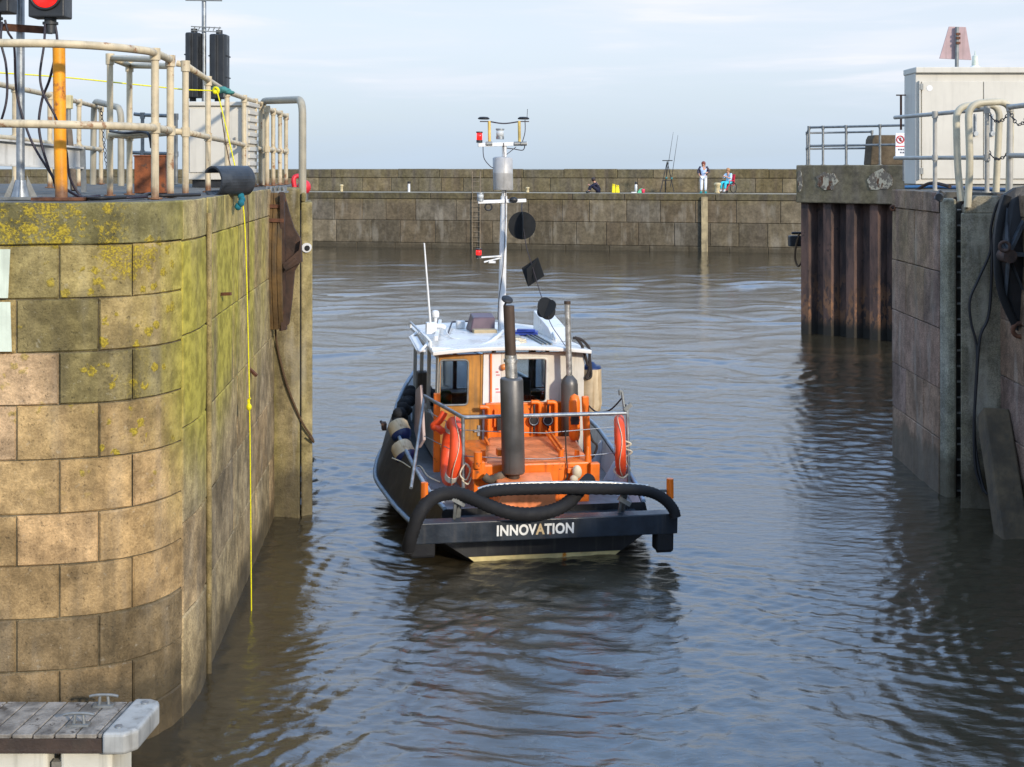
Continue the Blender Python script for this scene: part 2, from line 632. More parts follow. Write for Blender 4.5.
M['timber_face'] = paint('brown_rubbing_timber', S(98, 76, 44), 0.85, var=0.4, vs=5, streak=0.7, bump=0.8, bs=25)
M['timber_dark'] = paint('tarred_timber', S(78, 60, 36), 0.85, var=0.5, vs=5, streak=0.8, bump=0.8, bs=25)
M['white'] = paint('white_paint', S(222, 222, 220), 0.4, var=0.08, vs=3, streak=0.15, rust=0.12, bump=0.06)
M['asphalt'] = paint('quay_top_surface', (0.12, 0.11, 0.09, 1), 0.95, var=0.4, vs=4, bump=0.8, bs=30)
M['yrope'] = paint('yellow_rope', S(228, 218, 10), 0.7, var=0.15, vs=60, bump=0.6, bs=120)
M['rope'] = paint('brown_rope', S(86, 66, 44), 0.9, var=0.3, vs=60, bump=0.8, bs=120)
M['chain'] = paint('dull_chain', (0.05, 0.05, 0.055, 1), 0.5, 0.6, var=0.3)


def emit(name, col, s, base=(0.02, 0.0, 0.0, 1)):
    t = NT(name)
    t.out(base, 0.2)
    t.bsdf.inputs['Emission Color'].default_value = col
    t.bsdf.inputs['Emission Strength'].default_value = s
    return t.mat


M['lamp_red'] = emit('lit_red_lens', (1.0, 0.02, 0.015, 1), 0.85, (0.4, 0.01, 0.01, 1))
t = NT('dark_green_lens')
t.out((0.0, 0.07, 0.055, 1), 0.15)
M['lens_green'] = t.mat
t = NT('window_glass')
t.out((0.02, 0.025, 0.028, 1), 0.04)
t.bsdf.inputs['Transmission Weight'].default_value = 1.0
t.bsdf.inputs['IOR'].default_value = 1.4
t.bsdf.inputs['Base Color'].default_value = (0.86, 0.90, 0.90, 1)
M['glass'] = t.mat

# ================================================================== water: one sheet to the horizon
def water():
    rs = np.random.RandomState(5)
    rows_near = np.linspace(900.0, 171.2, 1150)
    Yn = 5850.0 / (rows_near - 168.0)
    Y = np.concatenate([[-60, -25, -8, 0, 4, 6.5], Yn[Yn > 7.9], [2600.0, 6000.0, 14000.0]])
    tcols = np.linspace(-1, 1, 620)
    tcols = np.sign(tcols) * (0.62 * np.abs(tcols) + 0.38 * np.abs(tcols) ** 5) * 1.0
    YY, TT = np.meshgrid(Y, tcols, indexing='ij')
    XX = TT * (0.62 * np.maximum(YY, 2) + 7.0)
    dY = np.gradient(Y)[:, None] * np.ones_like(YY)
    H = np.zeros_like(XX)
    WASH = np.zeros_like(XX)

    def patch(seed, sc, n=14):
        q = np.random.RandomState(seed)
        s = np.zeros_like(XX)
        for _ in range(n):
            a = q.uniform(0, 2 * PI)
            k = 2 * PI / (sc * q.uniform(0.6, 1.8))
            s += np.sin((XX * np.cos(a) + YY * np.sin(a)) * k + q.uniform(0, 6.28))
        return s / math.sqrt(n / 2.0)

    p1, p2 = patch(3, 9.0), patch(4, 5.0)
    wx, wy = patch(7, 3.5) * 0.30, patch(8, 3.5) * 0.30
    far = np.clip((YY - 19) / 22.0, 0, 1)
    _s = 14.6 - YY
    calm = 1 - 0.62 * np.exp(-((XX - 0.42 - 0.08 * _s) / (0.95 + 0.30 * np.clip(_s, 0, 30))) ** 2 * 0.8) * np.clip((_s + 0.3) / 0.6, 0, 1) * np.exp(-np.clip(_s, 0, 40) / 9.0)
    # wind ripples and a low harbour chop; crests mostly across the view
    for i in range(140):
        lam = math.exp(rs.uniform(math.log(0.095), math.log(3.6)))
        spread = 0.42 if lam > 0.7 else 0.95
        a = PI / 2 + rs.normal(0, spread if lam < 0.7 else 0.30)
        k = 2 * PI / lam
        slope = 0.0074 * (1.0 if lam > 0.5 else 0.95) * rs.uniform(0.5, 1.4)
        amp = slope / k
        att = np.clip((lam / dY - 2.0) / 2.0, 0, 1)
        mod = np.clip(0.75 + 0.38 * (p1 if i % 2 else p2), 0.12, 1.9)
        reg = (0.45 + (1.35 if lam < 2.0 else 0.5) * far) if lam > 0.7 else (3.6 - 2.0 * far) * (1.0 if lam < 0.30 else 0.55)
        ph = rs.uniform(0, 6.28)
        wq = 1.0 if lam > 0.6 else 0.35
        reg = reg * calm
        H += amp * att * mod * reg * np.sin(((XX + wx * wq) * math.cos(a) + (YY + wy * wq) * math.sin(a)) * k + ph)
    # the boat's wake: turbulent wash right behind the stern, curved crests spreading from it
    ax, ay = 0.42, 14.6
    s = ay - YY                         # metres behind the stern
    cx = ax + 0.08 * s
    wdt = 0.95 + 0.30 * np.clip(s, 0, 30)
    lat = (XX - cx) / wdt
    core = np.exp(-lat ** 2 * 0.8) * np.clip((s + 0.3) / 0.6, 0, 1) * np.exp(-np.clip(s, 0, 40) / 9.0)
    rr = np.sqrt((XX - cx) ** 2 * 0.6 + (s + 1.3) ** 2)
    for lam, am, sd_ in ((0.92, 0.005, 1), (0.61, 0.004, 2), (0.40, 0.003, 3)):
        H += am * core * np.clip(1.0 + 0.8 * patch(20 + sd_, 1.6), 0, 2) * np.sin(rr * 2 * PI / lam + 1.1 * patch(30 + sd_, 1.2))
    q = np.random.RandomState(77)
    for i in range(40):
        lam = math.exp(q.uniform(math.log(0.13), math.log(0.75)))
        a = q.uniform(0, 2 * PI)
        k = 2 * PI / lam
        att = np.clip((lam / dY - 2.0) / 2.0, 0, 1)
        H += 0.034 * q.uniform(0.4, 1.2) / k * att * core * np.sin((XX + wx * .7) * math.cos(a) * k + (YY + wy * .7) * math.sin(a) * k + q.uniform(0, 6.28))
    # diverging arms
    for sg in (-1, 1):
        d = np.abs(XX - cx) - (1.15 + 0.36 * np.clip(s, 0, 30))
        arm = np.exp(-(d / 0.5) ** 2) * np.clip((s + 2.0) / 2.0, 0, 1) * np.exp(-np.clip(s, 0, 40) / 6.0) * (np.sign(XX - cx) == sg)
        H += 0.008 * arm * np.sin((np.abs(XX - cx) * 0.92 - 0.36 * s) * 2 * PI / 0.62 + 0.8 * p2)
    H *= np.clip((900 - YY) / 600, 0, 1) * np.clip((YY + 5) / 8, 0, 1)
    WASH = core * np.clip(0.75 + 0.35 * patch(55, 0.9), 0, 1.4)
    nr, nc = XX.shape
    co = np.stack([XX, YY, H], -1).reshape(-1, 3)
    idx = np.arange(nr * nc).reshape(nr, nc)
    quads = np.stack([idx[:-1, :-1], idx[:-1, 1:], idx[1:, 1:], idx[1:, :-1]], -1).reshape(-1, 4)
    me = bpy.data.meshes.new('water')
    me.vertices.add(len(co))
    me.vertices.foreach_set('co', co.astype(np.float32).ravel())
    me.loops.add(quads.size)
    me.loops.foreach_set('vertex_index', quads.astype(np.int32).ravel())
    me.polygons.add(len(quads))
    me.polygons.foreach_set('loop_start', np.arange(0, quads.size, 4, dtype=np.int32))
    me.polygons.foreach_set('loop_total', np.full(len(quads), 4, dtype=np.int32))
    me.polygons.foreach_set('use_smooth', np.ones(len(quads), dtype=bool))
    me.update(calc_edges=True)
    wcol = np.zeros((nr * nc, 4), np.float32)
    wcol[:, 0] = np.clip(WASH.ravel(), 0, 1)
    wcol[:, 3] = 1
    set_point_colors(me, 'wash', wcol)
    t = NT('muddy_water')
    c = t.coord(world=True)
    wa = t.n('ShaderNodeSeparateColor', None, Color=t.n('ShaderNodeVertexColor', {'layer_name': 'wash'}).outputs[0]).outputs[0]
    mud = t.mix(t.noise(c, 0.35, 4), (0.032, 0.025, 0.014, 1), (0.047, 0.037, 0.021, 1))
    mud = t.mix(wa, mud, (0.095, 0.080, 0.057, 1))
    fo = t.math('MULTIPLY', t.math('MULTIPLY', t.ramp(t.noise(t.coord(world=True, scale=(9, 9, 9)), 1.0, 6, 0.7, 1.2), 0.56, 0.70), wa), 0.30)
    mud = t.mix(fo, mud, (0.34, 0.32, 0.27, 1))
    b1 = t.noise(t.coord(world=True, scale=(4.5, 12, 1)), 1.0, 5, 0.62, 0.7)
    b2 = t.noise(t.coord(world=True, scale=(14, 36, 1)), 1.0, 3, 0.55, 0.5)
    h = t.math('ADD', t.math('MULTIPLY', b1, 1.0), t.math('MULTIPLY', b2, 0.30))
    t.out(mud, t.math('ADD', 0.03, t.math('MULTIPLY', wa, 0.13)), h, 0.55, 0.012)
    t.bsdf.inputs['IOR'].default_value = 1.95
    me.materials.append(t.mat)
    o = bpy.data.objects.new('water', me)
    COL.objects.link(o)
    o['kind'] = 'structure'
    return o


water()

# ================================================================== the breakwater across the view
BW_A, BW_D = Vector((-11.5, 75.0)), Vector((26.7, -6.2)).normalized()
BW_N = Vector((BW_D.y, -BW_D.x))          # towards the harbour


def BW(px, z, back=0.0):
    """point on the breakwater seen in photo column px, 'back' metres behind its face"""
    k = (px - 512.0) / FPX
    a = BW_A - BW_N * back
    # a + d*s  with  x = k*y
    s_ = (k * a.y - a.x) / (BW_D.x - k * BW_D.y)
    p = a + BW_D * s_
    return Vector((p.x, p.y, z))


def build_breakwater():
    b = thing('breakwater', 'long brownish grey stone breakwater with a raised parapet closing off the harbour', 'breakwater', (BW_A.x, BW_A.y, 0))
    p0, p1 = BW_A - BW_D * 75, BW_A + BW_D * 75
    path = [(p0.x, p0.y), (p1.x, p1.y)]
    L = 150.0
    base = [S(112, 102, 86), S(108, 99, 85), S(116, 106, 89), S(104, 97, 86), S(111, 99, 82)]

    def zn(x, y, z):
        return (0, 0.10 if z > 2.5 else 0.02, 0.22 if z < 2.7 else 0.1)

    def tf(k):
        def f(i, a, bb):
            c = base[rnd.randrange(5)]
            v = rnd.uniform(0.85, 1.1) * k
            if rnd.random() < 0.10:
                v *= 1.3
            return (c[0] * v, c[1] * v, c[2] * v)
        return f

    def joints(w0, w1, st=0.0):
        js = [st]
        while js[-1] < L:
            js.append(js[-1] + rnd.uniform(w0, w1))
        js[-1] = L
        return js
    B = Blocks(path, step=0.8)
    kw = dict(g=0.010, c=0.025, d=0.03)
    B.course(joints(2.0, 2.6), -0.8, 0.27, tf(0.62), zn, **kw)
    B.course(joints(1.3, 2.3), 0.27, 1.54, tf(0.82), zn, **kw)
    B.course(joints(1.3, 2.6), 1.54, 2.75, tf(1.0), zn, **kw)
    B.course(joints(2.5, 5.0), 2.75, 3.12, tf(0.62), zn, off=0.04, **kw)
    B.backing(-0.8, 3.08, (0.07, 0.06, 0.045), 0.035, du=3)
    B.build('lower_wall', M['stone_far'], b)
    q0, q1 = p0 - BW_N * 3.6, p1 - BW_N * 3.6
    B2 = Blocks([(q0.x, q0.y), (q1.x, q1.y)], step=0.8)
    B2.course(joints(1.3, 1.9), 3.10, 3.92, tf(0.95), zn, **kw)
    B2.course(joints(1.8, 4.5), 3.92, 4.44, tf(0.74), zn, off=0.03, jag=0.035, **kw)
    B2.backing(3.0, 4.42, (0.07, 0.06, 0.045), 0.035, du=3)
    B2.build('parapet', M['stone_far'], b)
    m = MB()
    n3 = Vector((BW_N.x, BW_N.y, 0))
    a, c = Vector((p0.x, p0.y, -0.8)), Vector((p1.x, p1.y, -0.8))
    m.prism([a - n3 * 0.07, c - n3 * 0.07, c - n3 * 3.58, a - n3 * 3.58], (0, 0, 3.905))
    m.build('walkway', paint('walkway_concrete', S(150, 138, 116), 0.9, var=0.25, vs=1.5, bump=0.5), b)
    m = MB()
    m.prism([a - n3 * 3.68, c - n3 * 3.68, c - n3 * 6.5, a - n3 * 6.5], (0, 0, 5.19))
    o = m.build('parapet_core', M['stone_far'], b)
    plain_tint(o, S(100, 92, 74))
    return b


build_breakwater()

# ================================================================== left quay
LQ_TOP, RQ_TOP = 4.24, 4.17
LPATH = [(-15.0, 9.75), (-9.0, 9.80), (-5.0, 9.84), (-3.9, 9.87), (-3.45, 9.93), (-3.1, 10.04), (-2.90, 10.20), (-2.77, 10.40), (-2.70, 10.66)]
RPATH = [(-2.70, 10.66), (-2.675, 10.95), (-2.68, 11.25), (-2.71, 11.54)]
FPATH = [(-2.715, 11.60), (-3.065, 16.78)]


def build_left_quay():
    q = thing('stone_quay', 'lichen-stained stone quay on the left with a rounded corner and white railings', 'quay', (-4.5, 12.0, 0))
    top = [S(128, 122, 86), S(134, 126, 88), S(122, 116, 82)]
    mid = [S(140, 127, 86), S(152, 136, 92), S(132, 120, 84), S(162, 142, 98)]
    low = [S(180, 150, 106), S(170, 143, 102), S(188, 156, 114), S(162, 136, 97)]
    foot = [S(124, 106, 78), S(116, 100, 74), S(132, 112, 82)]

    def zn(x, y, z):
        cent = math.exp(-((x + 3.2) / 0.75) ** 2)
        if z > 3.9:
            l = (0.58 + 0.18 * math.sin(x * 5.1 + 1)) * sstep(-2.70, -3.05, x) + 0.05
        elif z > 2.05:
            l = (0.24 + 0.36 * math.exp(-((x + 2.95) / 0.33) ** 2)) * (0.7 + 0.5 * sstep(3.5, 3.9, z))
        else:
            l = 0.0
        l *= sstep(10.9, 10.2, y)
        g = sstep(10.15, 10.66, y) * sstep(1.3, 2.7, z) * (0.8 if z < 3.9 else 0.35) + 0.08 * cent * sstep(1.8, 2.5, z)
        return (l, g, 0.12)

    lp = [(p.x, p.y) for p in spline([Vector((a, b, 0)) for a, b in LPATH], 6)]
    B = Blocks(lp)
    xs = [p[0] for p in lp]

    def u_of(x):
        for i in range(len(xs) - 1):
            if x <= xs[i + 1]:
                return B.u[i] + (B.u[i + 1] - B.u[i]) * (x - xs[i]) / (xs[i + 1] - xs[i])
        return B.u[-1]
    U = B.u[-1]
    odd = [u_of(-3.46 - 0.59 * k) for k in range(18, -1, -1)] + [u_of(-2.955), U]
    even = [u_of(-3.77 - 0.59 * k) for k in range(18, -1, -1)] + [u_of(-3.18), U]
    zz = [LQ_TOP, 3.91, 3.50, 3.09, 2.69, 2.27, 1.855, 1.465, 1.06, 0.66, 0.28, -0.5]
    for r in range(len(zz) - 1):
        def tf(i, a, b, r=r):
            pal = top if r == 0 else mid if r < 4 else low if r < 8 else foot
            c = pal[rnd.randrange(len(pal))]
            v = rnd.uniform(0.86, 1.12)
            x = B.at((a + b) / 2)[0].x
            if r in (3, 4) and x < -3.6:
                c = S(178, 150, 118)
            return (c[0] * v, c[1] * v, c[2] * v)
        js = [0.0, U * .5, U] if r == 0 else (odd if r % 2 else even)
        B.course(js, zz[r + 1], zz[r], tf, zn, off=(0.012 if r == 0 else None))
    B.backing(-0.5, LQ_TOP - .02, (0.17, 0.145, 0.095))
    B.build('front_wall', M['stone'], q)
    # curved return and the face along the channel, in taller courses
    z2 = [LQ_TOP, 3.90, 3.12, 2.36, 1.58, 0.82, -0.5]
    C1 = Blocks([(p.x, p.y) for p in spline([Vector((a, b, 0)) for a, b in RPATH], 5)])
    C2 = Blocks(FPATH)

    def zn2(x, y, z):
        far = sstep(16.6, 13.5, y)
        g = 1.1 * sstep(1.5, 2.7, z + 0.25 * math.sin(y * 2.3)) * (0.3 + 0.7 * far)
        if z > 3.9:
            g *= 0.4
        return (0.0, g, 0.15)

    def tf2(i, a, b):
        c = rnd.choice([S(158, 142, 110), S(164, 146, 112), S(152, 136, 108), S(160, 138, 104)])
        v = rnd.uniform(0.9, 1.1)
        return (c[0] * v, c[1] * v, c[2] * v)
    for r in range(len(z2) - 1):
        C1.course([0, C1.u[-1]], z2[r + 1], z2[r], tf2, zn2, off=0.0)
        L = C2.u[-1]
        s0 = [0.0] + [x + 0.25 * (r % 2) for x in ((1.0, 2.2, 3.5, 4.5) if r == 0 else (1.6, 3.1, 4.4))] + [L]
        C2.course(s0, z2[r + 1], z2[r], tf2, zn2, off=0.0, g=0.003, c=0.01, d=0.011)
    C1.backing(-0.5, LQ_TOP - .02, (0.17, 0.145, 0.095))
    C2.backing(-0.5, LQ_TOP - .02, (0.17, 0.145, 0.095))
    C1.build('curved_return', M['stone_channel'], q)
    C2.build('channel_wall', M['stone_channel'], q)
    m = MB()
    m.cyl((-2.697, 11.57, -0.5), (-2.697, 11.57, 4.1), 0.026, n=10)
    o = m.build('joint_cover_strip', M['stone'], q)
    plain_tint(o, S(158, 140, 104), (0, 0.2, 0.2))
    # body
    pts = [(-15, 9.78), (-5, 9.87), (-3.9, 9.90), (-3.45, 9.96), (-3.12, 10.07), (-2.925, 10.225), (-2.80, 10.42), (-2.73, 10.66), (-2.71, 11.2),
           (-2.74, 11.54), (-3.09, 16.7), (-3.09, 17.1), (-3.45, 22.0), (-15, 22.0)]
    m = MB()
    m.prism([(x, y, -1.0) for x, y in pts], (0, 0, LQ_TOP + 1.0 - 0.006))
    m.build('quay_top', M['asphalt'], q)
    # paint mark near the left edge of the front wall
    m = MB()
    for (z0, z1) in ((3.515, 3.885), (3.11, 3.485)):
        m.prism([(-4.35, 9.833, z0), (-3.805 + rnd.uniform(-.02, .02), 9.850, z0), (-3.80, 9.850, z1), (-4.35, 9.833, z1)], (0, -0.006, 0))
    m.build('paint_mark', paint('pale_mint_paint', S(208, 216, 196), 0.7, var=0.1, vs=5, streak=0.2), q)
    # pier nib closing the channel wall
    m = MB()
    m.prism([(-3.09, 16.76, -0.8), (-2.735, 16.76, -0.8), (-2.875, 17.7, -0.8), (-3.09, 17.7, -0.8)], (0, 0, 5.04))
    o = m.build('gate_pier', M['stone'], q, bevel=0.02)
    plain_tint(o, S(140, 128, 98), lambda x, y, z: (0, 0.3, 0.4))
    m = MB()
    m.prism([(-2.725, 16.80, -0.8), (-2.585, 16.84, -0.8), (-2.73, 17.7, -0.8), (-2.86, 17.7, -0.8)], (0, 0, 4.86))
    m.prism([(-2.725, 16.81, 4.061), (-2.67, 16.82, 4.061), (-2.78, 17.6, 4.061), (-2.83, 17.6, 4.061)], (0, 0, 0.12))
    o = m.build('gate_pier_edge', M['stone'], q, bevel=0.02)
    plain_tint(o, S(150, 138, 108), lambda x, y, z: (0, 0.25, 0.4))
    m = MB()
    m.cyl((-2.655, 16.84, 3.47), (-2.655, 16.79, 3.47), 0.062, n=18)
    wd = m.build('white_disc', M['white'], q)
    m = MB()
    m.cyl((-2.645, 16.80, 3.465), (-2.645, 16.785, 3.465), 0.036, n=14)
    m.build('disc_bolt', M['black'], wd)
    # iron peg sticking out of the channel wall
    for a_, b_ in (((-2.79, 12.35, 3.3), (-2.66, 12.3, 3.31)), ((-2.92, 14.45, 2.27), (-2.83, 14.4, 2.2))):
        m = MB()
        m.bar(a_, b_, 0.03, 0.03)
        m.build('iron_peg', M['rust'], q)
    return q


build_left_quay()


# ================================================================== right quay
def build_right_quay():
    q = thing('stone_quay', 'dark shaded stone quay on the right below the cream cabinet', 'quay', (6.5, 18.0, 0))
    path = [(7.6, 20.75), (5.97, 20.42), (5.885, 17.92)]
    B = Blocks(path)
    zz = [RQ_TOP, 3.88, 3.07, 2.29, 1.46, 0.77, -0.6]

    def zn(x, y, z):
        return (0.0, 0.12 * sstep(2.0, 3.4, z), 0.30)

    def tf(i, a, b):
        c = rnd.choice([S(146, 120, 104), S(136, 112, 99), S(150, 124, 104), S(140, 117, 105)])
        v = rnd.uniform(0.85, 1.1)
        return (c[0] * v, c[1] * v, c[2] * v)
    Lr = B.u[-1]
    kn = B.u[1]
    for r in range(len(zz) - 1):
        js = [0, kn, kn + 1.25, Lr] if r % 2 else [0, kn, kn + 0.8, kn + 1.75, Lr]
        B.course(js, zz[r + 1], zz[r], tf, zn, off=0.012 if r == 0 else None)
    B.backing(-0.6, RQ_TOP - 0.02, (0.06, 0.05, 0.04))
    B.build('channel_wall', M['stone_dark'], q)
    # nearer wall beyond the pier
    path2 = [(6.46, 17.3), (6.25, 14.5), (6.25, 4.0), (6.25, -14.0)]
    B = Blocks(path2)
    zz = [RQ_TOP, 3.88, 3.27, 2.52, 1.77, 1.02, 0.3, -0.6]
    for r in range(len(zz) - 1):
        js = [0.0]
        while js[-1] < B.u[-1]:
            js.append(js[-1] + rnd.uniform(1.0, 1.9))
        js[-1] = B.u[-1]
        B.course(js, zz[r + 1], zz[r], tf, zn, off=0.012 if r == 0 else None)
    B.backing(-0.6, RQ_TOP - 0.02, (0.06, 0.05, 0.04))
    B.build('near_wall', M['stone_dark'], q)
    m = MB()
    m.prism([(6.0, 20.39, -1), (7.6, 20.72, -1), (14, 22.5, -1), (14, -14, -1), (6.28, -14, -1), (6.28, 14.5, -1), (6.47, 17.28, -1), (6.42, 18.12, -1), (5.93, 18.12, -1)], (0, 0, RQ_TOP + 1 - 0.006))
    m.build('quay_top', M['asphalt'], q)
    m = MB()
    z0 = -0.8
    m.prism([(5.945, 17.22, z0), (6.47, 17.16, z0), (6.47, 18.0, z0), (6.235, 18.0, z0)], (0, 0, 4.7))
    m.prism([(6.0, 17.23, 3.9), (6.468, 17.165, 3.9), (6.468, 17.165, 4.13), (6.15, 17.21, 4.13), (6.0, 17.23, 3.98)], (0.16, 0.6, 0))
    o = m.build('gate_pier', M['stone_dark'], q, bevel=0.015)
    plain_tint(o, S(128, 122, 112), (0, 0.10, 0.6))
    m = MB()
    m.prism([(5.895, 17.90, z0), (5.945, 17.74, z0), (6.065, 17.74, z0), (6.17, 18.13, z0), (5.97, 18.13, z0)], (0, 0, 4.88))
    o = m.build('rubbing_post', M['stone_dark'], q, bevel=0.035)
    plain_tint(o, S(146, 144, 134), (0, 0.12, 0.5))
    return q


build_right_quay()


def build_pile_jetty():
    j = thing('sheet_pile_jetty', 'rusty steel sheet pile jetty end with a thick concrete cap, right of the entrance', 'jetty', (8.8, 34.8, 0))
    a, b = Vector((7.86, 35.35, 0)), Vector((9.95, 33.45, 0))
    d = (b - a)
    L = d.length
    d.normalize()
    n = Vector((d.y, -d.x, 0))      # outward
    if n.y > 0:
        n = -n
    out = []
    per = L / 4.2
    for i in range(6):
        u = i * per
        for (du, o) in ((0, 0.0), (0.34 * per, 0.0), (0.50 * per, -0.30), (0.84 * per, -0.30)):
            out.append(a + d * (u + du) + n * o)
    prof = out + [out[-1] - n * 2.0, a - n * 2.0 + d * 0.3]
    # far return of the pile wall, going away
    m = MB()
    m.prism([(p.x, p.y, -1.0) for p in prof], (0, 0, 4.62))
    t = NT('rusted_piles')
    c = t.coord(world=True)
    z = t.n('ShaderNodeSeparateXYZ', None, Vector=c).outputs[2]
    n1 = t.noise(t.coord(world=True, scale=(4, 4, 0.8)), 1.0, 7, 0.62)
    n2 = t.noise(c, 5.0, 7, 0.65)
    cc = t.mix(t.ramp(n1, 0.35, 0.65), S(56, 46, 43), S(100, 77, 67))
    hi = t.math('MULTIPLY', t.ramp(t.math('ADD', z, t.math('MULTIPLY', n1, 1.4)), 2.5, 1.6), t.ramp(t.noise(t.coord(world=True, scale=(6, 6, 3)), 1.0, 8, 0.7), 0.49, 0.54))
    cc = t.mix(t.math('MULTIPLY', hi, 0.85), cc, t.mix(n2, S(84, 56, 40), S(160, 118, 84)))
    cc = t.mix(t.math('MULTIPLY', t.ramp(n2, 0.6, 0.68), 0.7), cc, (0.012, 0.011, 0.01, 1))
    cc = t.mix(t.ramp(z, 0.55, 0.2), cc, S(44, 40, 32))
    t.out(cc, 0.85, n2, 0.5, 0.03)
    m.build('pile_wall', t.mat, j)
    m = MB()
    A, Bp = a - d * 0.10 + n * 0.10, a + d * 4.6 + n * 0.10
    m.prism([(A.x, A.y, 3.56), (Bp.x, Bp.y, 3.56), (Bp.x - n.x * 3.2, Bp.y - n.y * 3.2, 3.56), (A.x - n.x * 3.2, A.y - n.y * 3.2, 3.56)], (0, 0, 1.02))
    o = m.build('concrete_cap', M['stone_far'], j, bevel=0.03)
    plain_tint(o, S(112, 104, 92), (0, 0.1, 0.2))
    # spalled patches with rust showing
    for (px0, px1, y0, y1) in ((816, 838, 171, 192), (866, 893, 168, 192), (797.5, 803, 170, 192)):
        def on(px, py):
            k = (px - 512) / FPX
            s_ = (k * A.y - A.x) / (d.x - k * d.y)
            p = A + d * s_
            return Vector((p.x, p.y, CAM_Z - (py - HOR) * p.y / FPX))
        pts = []
        for i in range(14):
            ang = 2 * PI * i / 14
            r_ = rnd.uniform(0.75, 1.1)
            pts.append(on((px0 + px1) / 2 + (px1 - px0) / 2 * r_ * math.cos(ang), (y0 + y1) / 2 + (y1 - y0) / 2 * min(1, r_) * math.sin(ang)))
        m = MB()
        m.prism([p + n * 0.002 for p in pts], n * 0.012)
        t = NT('spalled_patch')
        c = t.coord(world=True)
        nn = t.noise(t.coord(world=True, scale=(5, 5, 2.2)), 1.0, 6, 0.6)
        cc = t.mix(t.ramp(nn, 0.52, 0.58), S(176, 168, 146), S(92, 62, 42))
        cc = t.mix(t.ramp(t.noise(c, 5, 6, .7), 0.47, 0.52), cc, S(110, 102, 90))
        t.out(cc, 0.9, nn, 0.5, 0.02)
        m.build('spalled_patch', t.mat, j)
    return j, a, d, n


JET, JA, JD, JN = build_pile_jetty()
# ================================================================== furniture on the left quay
def V3(p, z=None):
    p = Vector(p)
    if z is not None:
        p.z = z
    return p


def fitting(m, p, r, axis=(0, 0, 1), h=0.09):
    a = Vector(axis).normalized()
    m.cyl(p - a * h / 2, p + a * h / 2, r, n=12)


def railing(name, label, posts, top_path, mid_path, base_z, r=0.027, mat='cream_rail', group=None, cat='railing', extra=None):
    o = V3(posts[0], base_z)
    t = thing(name, label, cat, o, group)
    for p in posts:
        m = MB()
        p = Vector(p)
        m.cyl((p.x, p.y, base_z - 0.01), p, r, n=12)
        m.cyl((p.x, p.y, base_z), (p.x, p.y, base_z + 0.015), r * 1.9, n=12)
        fitting(m, Vector((p.x, p.y, p.z - 0.01)), r * 1.38, h=0.1)
        if mid_path:
            zm = min(mid_path, key=lambda q: (Vector(q) - p).xy.length)
            fitting(m, Vector((p.x, p.y, Vector(zm).z)), r * 1.38, h=0.085)
        m.build('post', M[mat], t)
    if top_path:
        MB().tube(top_path, r, 12).build('top_rail', M[mat], t)
    if mid_path:
        MB().tube(mid_path, r, 12).build('mid_rail', M[mat], t)
    return t


